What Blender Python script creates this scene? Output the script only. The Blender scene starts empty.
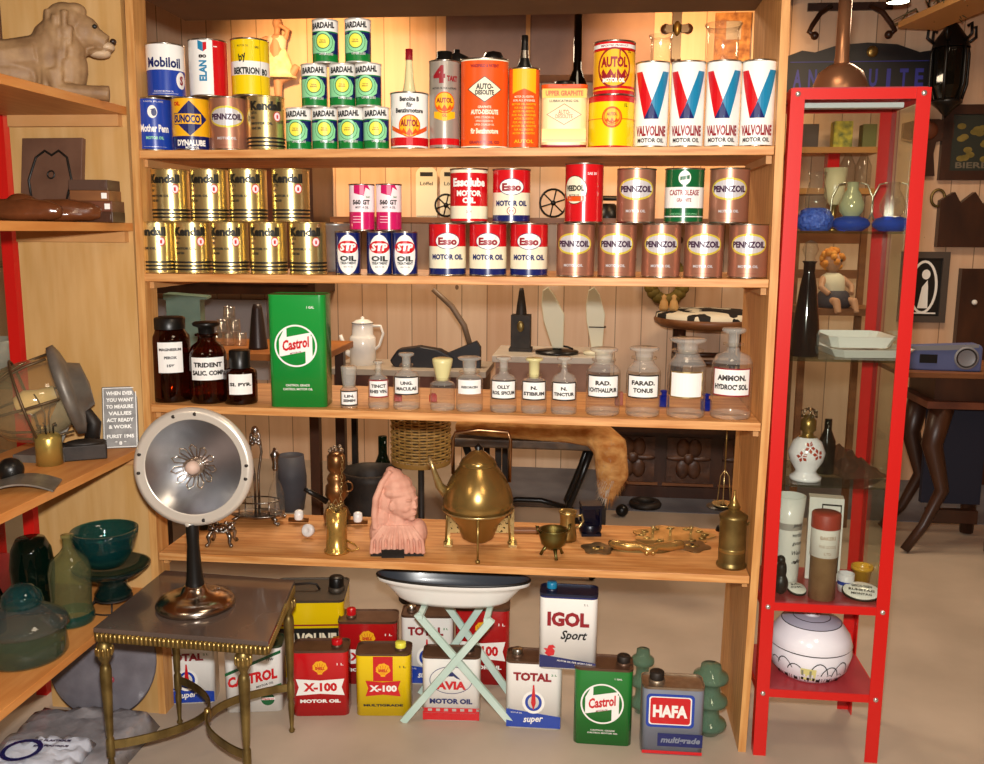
import bpy, bmesh, math, random
from mathutils import Vector as V, Matrix as M
from mathutils.geometry import tessellate_polygon
pi = math.pi
rnd = random.Random(7)
SC = bpy.context.scene
COL = SC.collection

# ------------------------------------------------------------------ camera
CAM = V((1.22, -2.4022, 1.4087))
YAW, PIT, ROL, FPX = .1079, .1626, .0073, 924.
cy, sy, cp, sp = math.cos(YAW), math.sin(YAW), math.cos(PIT), math.sin(PIT)
FW = V((-sy*cp, cy*cp, -sp)); RT = V((cy, sy, 0)); UP = RT.cross(FW)
cr, sr = math.cos(ROL), math.sin(ROL)
RT, UP = cr*RT + sr*UP, -sr*RT + cr*UP
cd = bpy.data.cameras.new('camera'); cam = bpy.data.objects.new('camera', cd); COL.objects.link(cam)
cd.sensor_width = 36; cd.lens = FPX*36/984; cd.clip_start = .02; cd.clip_end = 50
m3 = M((RT, UP, -FW)).transposed(); cam.matrix_world = M.Translation(CAM) @ m3.to_4x4()
SC.camera = cam

def ray(px, py): return (px-492)/FPX*RT - (py-382)/FPX*UP + FW
def atY(px, py, Y):                    # point seen at a pixel of the photo, at distance Y behind the shelf front
    d = ray(px, py); return CAM + d*((Y-CAM.y)/d.y)
def atZ(px, py, z=0):
    d = ray(px, py); return CAM + d*((z-CAM.z)/d.z)
def atX(px, py, X):
    d = ray(px, py); return CAM + d*((X-CAM.x)/d.x)
def proj(P):
    d = V(P)-CAM; z = d.dot(FW); return 492+FPX*d.dot(RT)/z, 382-FPX*d.dot(UP)/z
def mpp(P): return (V(P)-CAM).dot(FW)/FPX
def face(x, y): return math.atan2(CAM.x-x, -(CAM.y-y))      # turn local -Y to the viewer

# ------------------------------------------------------------------ materials
def lin(h):
    h = h.lstrip('#'); o = []
    for i in (0, 2, 4):
        c = int(h[i:i+2], 16)/255
        o.append(c/12.92 if c <= .04045 else ((c+.055)/1.055)**2.4)
    return (*o, 1)
def newmat(name):
    m = bpy.data.materials.new(name); m.use_nodes = True
    n = m.node_tree; n.nodes.clear()
    o = n.nodes.new('ShaderNodeOutputMaterial')
    return m, n, o
def prin(n, o, rough, metal, coat=0):
    b = n.nodes.new('ShaderNodeBsdfPrincipled'); b.inputs['Roughness'].default_value = rough
    b.inputs['Metallic'].default_value = metal
    if coat: b.inputs['Coat Weight'].default_value = coat; b.inputs['Coat Roughness'].default_value = .08
    n.links.new(b.outputs[0], o.inputs[0]); return b
MATS = {}
def mat(name, c, rough=.5, metal=0, c2=None, scale=12, bump=0, coat=0, stretch=(1, 1, 1), lo=.35, hi=.7, detail=5):
    if name in MATS: return MATS[name]
    m, n, o = newmat(name); b = prin(n, o, rough, metal, coat)
    if c2 or bump:
        t = n.nodes.new('ShaderNodeTexCoord'); mp = n.nodes.new('ShaderNodeMapping')
        mp.inputs['Scale'].default_value = stretch
        nz = n.nodes.new('ShaderNodeTexNoise'); nz.inputs['Scale'].default_value = scale; nz.inputs['Detail'].default_value = detail
        n.links.new(t.outputs['Object'], mp.inputs[0]); n.links.new(mp.outputs[0], nz.inputs['Vector'])
        if c2:
            r = n.nodes.new('ShaderNodeValToRGB'); r.color_ramp.elements[0].position = lo; r.color_ramp.elements[1].position = hi
            r.color_ramp.elements[0].color = lin(c); r.color_ramp.elements[1].color = lin(c2)
            n.links.new(nz.outputs['Fac'], r.inputs[0]); n.links.new(r.outputs[0], b.inputs['Base Color'])
        if bump:
            bp = n.nodes.new('ShaderNodeBump'); bp.inputs['Strength'].default_value = bump; bp.inputs['Distance'].default_value = .01
            n.links.new(nz.outputs['Fac'], bp.inputs['Height']); n.links.new(bp.outputs[0], b.inputs['Normal'])
    if not c2: b.inputs['Base Color'].default_value = lin(c)
    MATS[name] = m; return m
def glass(name, tint, gloss=.1, dust=.0, dustc='#e8e4dc', rough=.03):
    m, n, o = newmat(name)
    tr = n.nodes.new('ShaderNodeBsdfTransparent'); tr.inputs[0].default_value = lin(tint)
    gl = n.nodes.new('ShaderNodeBsdfGlossy'); gl.inputs['Roughness'].default_value = rough
    lw = n.nodes.new('ShaderNodeLayerWeight'); lw.inputs['Blend'].default_value = .5
    pw = n.nodes.new('ShaderNodeMath'); pw.operation = 'POWER'; pw.inputs[1].default_value = 3.2; n.links.new(lw.outputs['Facing'], pw.inputs[0])
    ma = n.nodes.new('ShaderNodeMath'); ma.operation = 'MULTIPLY_ADD'; ma.inputs[1].default_value = min(.85, gloss*4.5); ma.inputs[2].default_value = .045; n.links.new(pw.outputs[0], ma.inputs[0])
    mx = n.nodes.new('ShaderNodeMixShader')
    n.links.new(ma.outputs[0], mx.inputs[0]); n.links.new(tr.outputs[0], mx.inputs[1]); n.links.new(gl.outputs[0], mx.inputs[2])
    last = mx
    if dust:
        df = n.nodes.new('ShaderNodeBsdfDiffuse'); df.inputs[0].default_value = lin(dustc)
        m2 = n.nodes.new('ShaderNodeMixShader'); m2.inputs[0].default_value = dust
        n.links.new(mx.outputs[0], m2.inputs[1]); n.links.new(df.outputs[0], m2.inputs[2]); last = m2
    n.links.new(last.outputs[0], o.inputs[0]); MATS[name] = m; return m
def emit(name, c, s):
    m, n, o = newmat(name); e = n.nodes.new('ShaderNodeEmission'); e.inputs[0].default_value = lin(c); e.inputs[1].default_value = s
    n.links.new(e.outputs[0], o.inputs[0]); return m
def planks(name, c1, c2, w=.14, axis=0, knots=True):
    """vertical boards: each board its own tone, with a dark joint and knots"""
    m, n, o = newmat(name); b = prin(n, o, .45, 0); L = n.links.new
    t = n.nodes.new('ShaderNodeTexCoord'); s = n.nodes.new('ShaderNodeSeparateXYZ'); L(t.outputs['Object'], s.inputs[0])
    def mth(op, a, bb=None):
        q = n.nodes.new('ShaderNodeMath'); q.operation = op
        for i, v in enumerate((a, bb)):
            if v is None: continue
            if isinstance(v, (int, float)): q.inputs[i].default_value = v
            else: L(v, q.inputs[i])
        return q.outputs[0]
    u = mth('DIVIDE', s.outputs[axis], w); fl = mth('FLOOR', u); fr = mth('FRACT', u)
    wn = n.nodes.new('ShaderNodeTexWhiteNoise'); wn.noise_dimensions = '1D'; L(fl, wn.inputs['W'])
    mp = n.nodes.new('ShaderNodeMapping'); st = [14, 14, 1.2]; mp.inputs['Scale'].default_value = st; L(t.outputs['Object'], mp.inputs[0])
    nz = n.nodes.new('ShaderNodeTexNoise'); nz.inputs['Scale'].default_value = 1.6; nz.inputs['Detail'].default_value = 6; L(mp.outputs[0], nz.inputs['Vector'])
    f = mth('ADD', mth('MULTIPLY', wn.outputs[0], .45), mth('MULTIPLY', nz.outputs[0], .6))
    r = n.nodes.new('ShaderNodeValToRGB'); r.color_ramp.elements[0].position = .2; r.color_ramp.elements[1].position = .85
    r.color_ramp.elements[0].color = lin(c1); r.color_ramp.elements[1].color = lin(c2); L(f, r.inputs[0])
    vo = n.nodes.new('ShaderNodeTexVoronoi'); vo.inputs['Scale'].default_value = 4.2
    m2 = n.nodes.new('ShaderNodeMapping'); m2.inputs['Scale'].default_value = (1, 1, .75); L(t.outputs['Object'], m2.inputs[0]); L(m2.outputs[0], vo.inputs['Vector'])
    kn = mth('LESS_THAN', vo.outputs['Distance'], .06)
    jt = mth('LESS_THAN', fr, .035)
    dk = mth('MAXIMUM', mth('MULTIPLY', kn, .75 if knots else 0), mth('MULTIPLY', jt, .65))
    mx = n.nodes.new('ShaderNodeMixRGB'); mx.inputs[2].default_value = lin('#4a2810'); L(dk, mx.inputs[0]); L(r.outputs[0], mx.inputs[1])
    L(mx.outputs[0], b.inputs['Base Color']); MATS[name] = m; return m
def dots(name, c1, c2, scale, thr, rough=.4, metal=0, squash=(1, 1, 1)):
    m, n, o = newmat(name); b = prin(n, o, rough, metal); L = n.links.new
    t = n.nodes.new('ShaderNodeTexCoord'); mp = n.nodes.new('ShaderNodeMapping'); mp.inputs['Scale'].default_value = squash
    vo = n.nodes.new('ShaderNodeTexNoise'); vo.inputs['Scale'].default_value = scale; vo.inputs['Detail'].default_value = 1.5
    L(t.outputs['Object'], mp.inputs[0]); L(mp.outputs[0], vo.inputs['Vector'])
    r = n.nodes.new('ShaderNodeValToRGB'); r.color_ramp.interpolation = 'CONSTANT'
    r.color_ramp.elements[0].color = lin(c1); r.color_ramp.elements[1].position = thr; r.color_ramp.elements[1].color = lin(c2)
    L(vo.outputs[0], r.inputs[0]); L(r.outputs[0], b.inputs['Base Color']); MATS[name] = m; return m

PINE = mat('shelf_pine', '#b9773a', .5, 0, '#e0a768', 6, .05, 0, (1.0, 11, 16))
PINEV = mat('upright_pine', '#bf8244', .5, 0, '#dba664', 6, .05, 0, (14, 11, 1.0))
DOWEL = mat('cleat_pine', '#c08a50', .6, 0, '#c89560', 12)
BLACK = mat('black_print', '#15130f', .45); INK = mat('dark_ink', '#26201c', .5)
WHITE = mat('white_enamel', '#f2f0ea', .22, coat=.3); CREAM = mat('cream_enamel', '#efe6c8', .25, coat=.3)
RED = mat('red_enamel', '#c8141c', .22, coat=.3); REDP = mat('red_steel', '#c9140f', .38, coat=.2)
DRED = mat('dark_red_print', '#8e1420', .35); NAVY = mat('navy_enamel', '#16205e', .25, coat=.3)
BLUE = mat('blue_enamel', '#1c3fa0', .25, coat=.3); SKY = mat('teal_blue_print', '#1a7ea8', .3)
GREEN = mat('green_enamel', '#0f7a32', .25, coat=.3); LGREEN = mat('light_green_print', '#8fd8a0', .3); DGREEN = mat('bottle_green_enamel', '#0d5c30', .25, coat=.3)
YELL = mat('yellow_enamel', '#f0cd0c', .25, coat=.3); YEL2 = mat('amber_print', '#f2b21a', .3); ORNG = mat('orange_enamel', '#e2541a', .25, coat=.3)
LEMON = mat('lemon_print', '#efe850', .3)
GOLD = mat('gold_tin', '#e0ca88', .27, .88); GOLDL = mat('pale_gold_print', '#e2cb4a', .3, .3)
COPR = mat('copper_brown_tin', '#b07a62', .36, .55); SILV = mat('silver_print', '#d8d4d6', .3, .3)
TIN = mat('tin_plate', '#b9b4aa', .28, 1); TINW = mat('worn_tin', '#a89a86', .42, .8, '#7d6650', 20)
GREY = mat('warm_grey_enamel', '#a59a8e', .3, .3); PURP = mat('aubergine_print', '#3c1638', .4)
MAG = mat('magenta_enamel', '#c4175c', .25, coat=.3); PINKW = mat('pale_pink_print', '#f3dfe2', .3)
BRASS = mat('brass', '#b4985a', .3, .8, '#7d6230', 14); BRASSD = mat('dull_brass', '#8f7a48', .4, .8, '#5e4c28', 16); BRASSP = mat('pale_brass', '#c8b07a', .28, .75, '#8f7844', 18)
SILVER = mat('old_silver', '#b4b0aa', .25, 1, '#6c6862', 25); CHROME = mat('chrome', '#cfc8be', .12, 1)
BLKM = mat('black_metal', '#171513', .35, .3); IRON = mat('dark_iron', '#231d19', .55, .4, '#372e27', 20, .1)
DWOOD = mat('dark_oak', '#2c170d', .4, 0, '#4a2a18', 8, .1, 0, (1, 1, .3)); MWOOD = mat('brown_wood', '#6b3f20', .45, 0, '#8a5830', 8, .05, 0, (.5, 3, 3))
RUSTW = mat('red_brown_wood', '#51291a', .45, 0, '#6e3c26', 10, .1)
LGLASS = glass('clear_bottle_glass', '#f8f7f3', .2, .03); FROST = glass('frosted_glass', '#f6f4ee', .26, .17); BRGL = glass('brown_bottle_glass', '#8c4420', .14, .08, '#4a1e0a')
PANE = glass('window_pane_glass', '#f4f6f2', .045)
SHELFG = glass('glass_shelf', '#dfe9e2', .12)
# ------------------------------------------------------------------ mesh builder
class MB:
    def __init__(s): s.v = []; s.f = []; s.mi = []; s.sm = []; s.mats = []; s.T = M.Identity(4)
    def m(s, mt):
        if mt not in s.mats: s.mats.append(mt)
        return s.mats.index(mt)
    def add(s, vs, fs, mt, smooth=True):
        o = len(s.v); s.v += [tuple(s.T @ V(p)) for p in vs]
        for i, f in enumerate(fs):
            s.f.append([o+k for k in f]); s.mi.append(s.m(mt[i] if isinstance(mt, list) else mt)); s.sm.append(smooth)
        return s
    def box(s, x0, x1, y0, y1, z0, z1, mt):
        vs = [(x, y, z) for z in (z0, z1) for y in (y0, y1) for x in (x0, x1)]
        return s.add(vs, [(0, 2, 3, 1), (4, 5, 7, 6), (0, 1, 5, 4), (2, 6, 7, 3), (0, 4, 6, 2), (1, 3, 7, 5)], mt, False)
    def lathe(s, prof, mt, n=28, c=(0, 0, 0), sx=1, sy=1, smooth=True, ax=None):
        vs = []; fs = []; ms = []; rings = []
        for r, z in prof:
            if r < 1e-6: rings.append([len(vs)]); vs.append((0, 0, z))
            else:
                rings.append(list(range(len(vs), len(vs)+n)))
                vs += [(r*sx*math.cos(2*pi*k/n), r*sy*math.sin(2*pi*k/n), z) for k in range(n)]
        for i in range(len(rings)-1):
            a, b = rings[i], rings[i+1]; mm = mt[i] if isinstance(mt, list) else mt
            for k in range(n):
                k2 = (k+1) % n
                if len(a) == 1 and len(b) == 1: continue
                if len(a) == 1: fs.append((a[0], b[k2], b[k]))
                elif len(b) == 1: fs.append((a[k], a[k2], b[0]))
                else: fs.append((a[k], a[k2], b[k2], b[k]))
                ms.append(mm)
        q = V(c)
        if ax is not None:
            rm = V((0, 0, 1)).rotation_difference(V(ax).normalized()).to_matrix()
            vs = [tuple(rm @ V(p)+q) for p in vs]
        else: vs = [tuple(V(p)+q) for p in vs]
        return s.add(vs, fs, ms, smooth)
    def ball(s, c, r, mt, n=16, k=10):
        r = (r, r, r) if isinstance(r, (int, float)) else r
        pr = [(math.sin(pi*i/k), -math.cos(pi*i/k)) for i in range(k+1)]; pr[0] = (0, -1); pr[-1] = (0, 1)
        o = len(s.v); T = s.T; s.T = T @ M.Translation(V(c)) @ M.Diagonal((*r, 1)); s.lathe(pr, mt, n); s.T = T; return s
    def tube(s, pts, rad, mt, n=8, closed=False, flat=1.0):
        P = [V(p) for p in pts]; N = len(P); rs = rad if isinstance(rad, (list, tuple)) else [rad]*N
        vs = []; fs = []; nrm = None
        for i in range(N):
            if closed: t = P[(i+1) % N]-P[i-1]
            else: t = P[min(i+1, N-1)]-P[max(i-1, 0)]
            t.normalize()
            if nrm is None:
                nrm = t.orthogonal() if abs(t.z) > .9 else V((0, 0, 1)) - t*t.z
            nrm = (nrm - t*nrm.dot(t)).normalized(); bi = t.cross(nrm)
            for k in range(n):
                a = 2*pi*k/n; vs.append(tuple(P[i]+rs[i]*(math.cos(a)*nrm+flat*math.sin(a)*bi)))
        for i in range(N if closed else N-1):
            j = (i+1) % N
            for k in range(n): fs.append((i*n+k, i*n+(k+1) % n, j*n+(k+1) % n, j*n+k))
        if not closed: fs.append(tuple(range(n))[::-1]); fs.append(tuple((N-1)*n+k for k in range(n)))
        return s.add(vs, fs, mt)
    def bar(s, a, b, w, t, mt, up=(0, 0, 1)):           # rectangular bar a->b, w along up-ish, t across
        a = V(a); b = V(b); d = (b-a).normalized(); u = V(up); u = (u-d*u.dot(d)).normalized(); q = d.cross(u)
        vs = [tuple(p+u*i*w/2+q*j*t/2) for p in (a, b) for i in (-1, 1) for j in (-1, 1)]
        return s.add(vs, [(0, 1, 3, 2), (4, 6, 7, 5), (0, 4, 5, 1), (2, 3, 7, 6), (0, 2, 6, 4), (1, 5, 7, 3)], mt, False)
    def prism(s, poly, a, b, mt, plane='xy', mt2=None):    # polygon in a plane, extruded from a to b on the third axis
        n = len(poly)
        def e(p, w): return {'xy': (p[0], p[1], w), 'xz': (p[0], w, p[1]), 'yz': (w, p[0], p[1])}[plane]
        vs = [e(p, a) for p in poly]+[e(p, b) for p in poly]
        tr = tessellate_polygon([[V((p[0], p[1], 0)) for p in poly]])
        fs = [tuple(t) for t in tr]+[tuple(k+n for k in t) for t in tr]
        fs += [(i, (i+1) % n, (i+1) % n+n, i+n) for i in range(n)]
        ms = [mt2 or mt]*(2*len(tr))+[mt]*n
        return s.add(vs, fs, ms, False)
    def build(s, name, parent=None, loc=None, rz=0, bevel=0, label=None, cat=None, group=None, kind=None, fixn=True, autosm=False):
        me = bpy.data.meshes.new(name); me.from_pydata(s.v, [], s.f)
        for mt in s.mats: me.materials.append(mt)
        me.polygons.foreach_set('material_index', s.mi); me.polygons.foreach_set('use_smooth', s.sm); me.update()
        if fixn:
            bm = bmesh.new(); bm.from_mesh(me); bmesh.ops.recalc_face_normals(bm, faces=bm.faces); bm.to_mesh(me); bm.free()
        o = bpy.data.objects.new(name, me); COL.objects.link(o)
        if parent: o.parent = parent
        if loc is not None: o.location = loc
        if rz: o.rotation_euler.z = rz
        if bevel:
            b = o.modifiers.new('bevel', 'BEVEL'); b.width = bevel; b.segments = 2; b.limit_method = 'ANGLE'; b.angle_limit = .6
        tag(o, label, cat, group, kind); return o
def tag(o, label=None, cat=None, group=None, kind=None):
    for k, v in (('label', label), ('category', cat), ('group', group), ('kind', kind)):
        if v: o[k] = v
    return o
def thing(name, label, cat, loc=(0, 0, 0), rz=0, group=None):
    o = bpy.data.objects.new(name, None); COL.objects.link(o); o.empty_display_size = .02
    o.location = loc; o.rotation_euler.z = rz; tag(o, label, cat, group); return o
KIDS = {}
def copy_tree(o, parent=None):
    c = o.copy(); COL.objects.link(c)
    if parent: c.parent = parent
    for ch in o.children: copy_tree(ch, c)
    return c
def blob(name, parent, parts, mt, vox=.004, smooth=6, loc=None, label=None, cat=None, rz=0, group=None):
    """one continuous body: overlapping balls and tubes fused by a voxel remesh"""
    b = MB()
    for p in parts:
        if p[0] == 'b': b.ball(p[1], p[2], mt, 14, 9)
        elif p[0] == 't': b.tube(p[1], p[2], mt, 10)
        elif p[0] == 'l': b.lathe(p[1], mt, 24, p[2] if len(p) > 2 else (0, 0, 0))
        elif p[0] == 'x': b.box(*p[1], mt)
    o = b.build(name, parent, loc, rz, label=label, cat=cat, group=group)
    r = o.modifiers.new('remesh', 'REMESH'); r.mode = 'VOXEL'; r.voxel_size = vox; r.use_smooth_shade = True
    if smooth:
        s = o.modifiers.new('smooth', 'SMOOTH'); s.iterations = smooth; s.factor = .5
    return o
# ------------------------------------------------------------------ lettering and printed shapes
GL = {}
def glyphs(txt, bold=0, italic=0):
    k = (txt, bold, italic)
    if k in GL: return GL[k]
    cu = bpy.data.curves.new('t', 'FONT'); cu.body = txt; cu.resolution_u = 2; cu.offset = bold; cu.shear = italic
    o = bpy.data.objects.new('t', cu); COL.objects.link(o); bpy.context.view_layer.update()
    me = bpy.data.meshes.new_from_object(o.evaluated_get(bpy.context.evaluated_depsgraph_get()))
    bpy.data.objects.remove(o); bpy.data.curves.remove(cu)
    vs = [v.co.xy for v in me.vertices]
    x0 = min(p.x for p in vs); x1 = max(p.x for p in vs); y0 = min(p.y for p in vs); y1 = max(p.y for p in vs)
    pol = [[((vs[i].x-x0)/(x1-x0)-.5, (vs[i].y-y0)/(y1-y0)-.5) for i in p.vertices] for p in me.polygons]
    asp = (x1-x0)/(y1-y0); bpy.data.meshes.remove(me)
    GL[k] = (pol, asp); return GL[k]
def clip(poly, a, b):
    for s, lim in ((1, a), (-1, -b)):
        out = []
        for i in range(len(poly)):
            p, q = poly[i-1], poly[i]; dp = s*p[0]-lim; dq = s*q[0]-lim
            if (dp >= 0) != (dq >= 0):
                t = dp/(dp-dq); out.append((p[0]+t*(q[0]-p[0]), p[1]+t*(q[1]-p[1])))
            if dq >= 0: out.append(q)
        poly = out
        if len(poly) < 3: return []
    return poly
class Print:
    """flat printed shapes in (u,v) metres, laid on a cylinder (r), an oval (r,sx,sy) or a flat face (y0)"""
    def __init__(s, r=None, y0=0, sx=1, sy=1, taper=None): s.r = r; s.y0 = y0; s.sx = sx; s.sy = sy; s.P = []; s.L = 1; s.taper = taper
    def poly(s, pts, mt, up=True):
        tr = tessellate_polygon([[V((p[0], p[1], 0)) for p in pts]])
        for t in tr: s.P.append(([pts[i] for i in t], mt, s.L))
        if up: s.L += 1
        return s
    def rect(s, u0, v0, u1, v1, mt): return s.conv([(u0, v0), (u1, v0), (u1, v1), (u0, v1)], mt)
    def conv(s, pts, mt): s.P.append((pts, mt, s.L)); s.L += 1; return s
    def ell(s, u, v, a, b, mt, n=28): return s.conv([(u+a*math.cos(2*pi*k/n), v+b*math.sin(2*pi*k/n)) for k in range(n)], mt)
    def ring(s, u, v, a, b, t, mt, n=28, half=False):
        for k in range(n//2 if half else n):
            c0, s0, c1, s1 = math.cos(2*pi*k/n), math.sin(2*pi*k/n), math.cos(2*pi*(k+1)/n), math.sin(2*pi*(k+1)/n)
            s.P.append(([(u+a*c0, v+b*s0), (u+a*c1, v+b*s1), (u+(a-t)*c1, v+(b-t)*s1), (u+(a-t)*c0, v+(b-t)*s0)], mt, s.L))
        s.L += 1; return s
    def text(s, t, u, v, w, h, mt, bold=.0, it=0, rot=0, slope=0):
        pol, asp = glyphs(t, round(min(.052, bold*1.05+.004), 3), it)
        if w is None: w = asp*h
        s.n = getattr(s, 'n', 0)+1
        c, sn = math.cos(rot), math.sin(rot)
        for p in pol:
            q = [(x*w, y*h+slope*x*w) for x, y in p]
            s.P.append(([(u+x*c-y*sn, v+x*sn+y*c) for x, y in q], mt, s.L))
        s.L += 1; return s
    def mesh(s):
        b = MB(); step = (s.r or 1)*.17
        for pts, mt, L in s.P:
            off = .0003+.00012*L
            if s.r is None:
                b.add([(u, s.y0-off, v) for u, v in pts], [tuple(range(len(pts)))], mt, False); continue
            u0 = min(p[0] for p in pts); u1 = max(p[0] for p in pts)
            for k in range(int(math.floor(u0/step)), int(math.floor(u1/step))+1):
                q = clip(pts, k*step, (k+1)*step)
                if len(q) < 3: continue
                vs = []
                for u, v in q:
                    a = u/s.r; rr = s.r+off
                    if s.taper: rr = s.taper(v)+off; a = u/s.r
                    vs.append((rr*s.sx*math.sin(a), -rr*s.sy*math.cos(a), v))
                b.add(vs, [tuple(range(len(vs)))], mt, True)
        return b
    def build(s, name, parent, label=None):
        return s.mesh().build(name, parent, fixn=False, label=label) if s.P else None
# fixed heights of the main shelving (under side at left and right end)
SW = 1.658; ST = .0215
SHB = {1: (1.5905, 1.598), 2: (1.265, 1.2705), 3: (.9035, .9), 4: (.473, .484)}
def shz(k, x): a, b = SHB[k]; return a+(b-a)*x/SW+ST
def xat(px, Y, z):                     # world x whose image column is px at that depth and height
    lo, hi = -3., 6.
    for _ in range(40):
        m = (lo+hi)/2
        if proj((m, Y, z))[0] < px: lo = m
        else: hi = m
    return lo
def on(k, px, Y, hz=.07):
    z = SHB[k][0]+ST+hz; x = xat(px, Y, z); return V((x, Y, shz(k, x)))
# ================================================================== the room
WALLP = planks('pine_plank_wall', '#cda27e', '#e8c8a8', .15)
FLOORM = mat('concrete_floor', '#aa9a88', .5, 0, '#bcab98', 3, .04)
CARPM = mat('blue_grey_floor_paint', '#5a5a62', .7, 0, '#6a6a70', 6)
BEAM = mat('dark_ceiling_beam', '#4a2e18', .6, 0, '#5e3c22', 6, .05, 0, (.4, 4, 4))
YB, XL, XR, ZC, YF = 3.0, -2.6, 4.3, 2.75, -4.6
def struct(name, b, **k):
    k.setdefault('kind', 'structure'); return b.build(name, **k)
struct('floor', MB().box(XL, XR, YF, YB, -.1, 0, FLOORM), label='beige grey concrete floor')
struct('trim_1', MB().box(.72, XR, 2.2, YB, 0, .004, CARPM), label='blue grey painted strip of floor along the back wall')
struct('wall_back', MB().box(XL, XR, YB, YB+.1, 0, ZC, WALLP), label='back wall of vertical knotty pine boards')
struct('wall_left', MB().box(XL-.1, XL, YF, YB, 0, ZC, mat('plaster', '#b9aea0', .8)))
struct('wall_right', MB().box(XR, XR+.1, YF, YB, 0, ZC, planks('pine_side_wall', '#b27a46', '#d09a60', .15, 1)))
struct('wall_front', MB().box(XL, XR, YF-.1, YF, 0, ZC, MATS['plaster']))
struct('ceiling', MB().box(XL, XR, YF, YB, ZC, ZC+.1, mat('ceiling_boards', '#8a5c34', .6, 0, '#9c6c40', 6)))
for i, (x, z) in enumerate(((-.9, 2.6), (.55, 2.6), (2.05, 2.6))):
    struct('trim_%d' % (i+2), MB().box(x, x+.14, YF, YB, ZC-.15, ZC, BEAM), label=('left', 'middle', 'right')[i]+' dark wooden ceiling beam')
# grey plaster section of the back wall behind the left of the shelves
p0, p1 = atY(150, 298, YB), atY(268, 298, YB)
struct('trim_5', MB().box(p0.x-.6, p1.x, YB-.03, YB, .5, p0.z, mat('lilac_plaster', '#b4aaa8', .8)), label='pale grey plastered part of the back wall')

# ================================================================== shelving units
sh = thing('shelving_unit', 'large open pine shelving unit full of oil cans and bottles', 'shelves', (SW/2, .2, 0))
def rel(b, o): b.T = M.Translation(-V(o.location)) if not o.rotation_euler.z else (M.Translation(V(o.location)) @ M.Rotation(o.rotation_euler.z, 4, 'Z')).inverted(); return b
def part(o): return rel(MB(), o)
b = part(sh); xt = .008; x0t = -.013
def board(b, pts, w, d):                 # upright plank, very slightly bowed to follow the lens curvature
    vs = [(x+e, y, z) for x, z in pts for y in (0, d) for e in (0, w)]
    for k in range(len(pts)-1):
        a = 4*k; b.add(vs[a:a+8], [(0, 1, 5, 4), (2, 6, 7, 3), (0, 4, 6, 2), (1, 3, 7, 5)], PINEV, False)
    return b.add(vs[:4], [(0, 2, 3, 1)], PINEV, False).add(vs[-4:], [(0, 1, 3, 2)], PINEV, False)
board(b, [(-.018, 0), (-.017, .5), (-.0155, .91), (-.012, 1.28), (-.008, 1.61), (-.004, 2.036)], .0215, .07).build('side_panel', sh)
b = part(sh)
board(b, [(1.6475, 0), (1.656, .5), (1.6625, .93), (1.662, 1.29), (1.658, 1.61), (1.653, 2.036)], .0205, .4).build('side_panel', sh)
for k, (za, zb) in SHB.items():
    b = part(sh); xe = {1: 1.656, 2: 1.6605, 3: 1.6605, 4: 1.653}[k]
    b.add([(x, y, z+h) for h in (0, ST) for y in (.002, .398) for x, z in ((.007, za), (xe, zb))],
          [(0, 2, 3, 1), (4, 5, 7, 6), (0, 1, 5, 4), (2, 6, 7, 3), (0, 4, 6, 2), (1, 3, 7, 5)], PINE, False)
    b.build('shelf', sh, bevel=.0015)
    for x, z in ((.007, za), (xe-.014, zb)):
        part(sh).box(x, x+.014, .03, .36, z-.02, z-.0005, DOWEL).build('cleat', sh)
zt0 = atY(400, 17, .4).z; part(sh).box(-.02, SW+.03, 0, .4, zt0, zt0+.03, mat('top_board_shade_tone', '#5e3d1e', .6, 0, '#6b4826', 6)).build('top_board', sh)  # deep brown puts the shade under the board into its colour

lu = thing('corner_shelving_unit', 'pine corner shelving unit at the left with four shelves running forward', 'shelves', (-.18, -.4, 0))
part(lu).box(-.35, -.0175, .002, .022, 0, 2.06, mat('panel_ply', '#c49658', .5, 0, '#d2a870', 5, .03, 0, (6, 6, .7))).build('end_panel', lu)
LSH = {1: 1.724, 2: 1.4215, 3: .8075, 4: .3875}
PINEL = mat('left_shelf_pine', '#c07a3a', .5, 0, '#d0904e', 5, .05, 0, (9, 1.2, 9))
for k, z in LSH.items():
    part(lu).box(-.355, -.0155, -1.0, .001, z-ST, z, PINEL).build('shelf', lu, bevel=.0015)
    part(lu).box(-.34, -.03, -.02, .0015, z-ST-.03, z-ST-.0005, DOWEL).build('cleat', lu)
part(lu).box(-.375, -.3555, -1.0, -.96, 0, 2.06, PINEV).build('post', lu)

# ================================================================== cans
def can(name, label, cat, group, loc, rz, r, h, bands, draw, extra=None, lidmat=None, sx=1, sy=1):
    t = thing(name, label, cat, loc, rz, group)
    e = .0022; b = MB(); pr = [(r, e)]; ms = []
    for f, mt in bands: pr.append((r, e+f*(h-2*e))); ms.append(mt)
    b.lathe(pr, ms, 40, sx=sx, sy=sy); bo = b.build('body', t)
    lm = lidmat or TIN
    MB().lathe([(r-.006, h-.006), (r-.0025, h-.004), (r-.0022, h), (r+.0008, h), (r+.0012, h-.0025), (r, h-.004)], lm, 40, sx=sx, sy=sy).lathe([(0, h-.0055), (r-.006, h-.006)], lm, 40, sx=sx, sy=sy).build('lid', t)
    MB().lathe([(0, .001), (r-.002, .001), (r-.001, 0), (r+.001, 0), (r+.0012, .0025), (r, .004)], lm, 40, sx=sx, sy=sy).build('bottom_rim', t)
    if draw:
        em = Print(r, sx=sx, sy=sy); le = Print(r, sx=sx, sy=sy); le.L = 9
        draw(em, le, r, h)
        em.build('emblem', bo); le.build('lettering', bo)
    if extra: extra(t, r, h)
    return t
PROTO = {}
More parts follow.
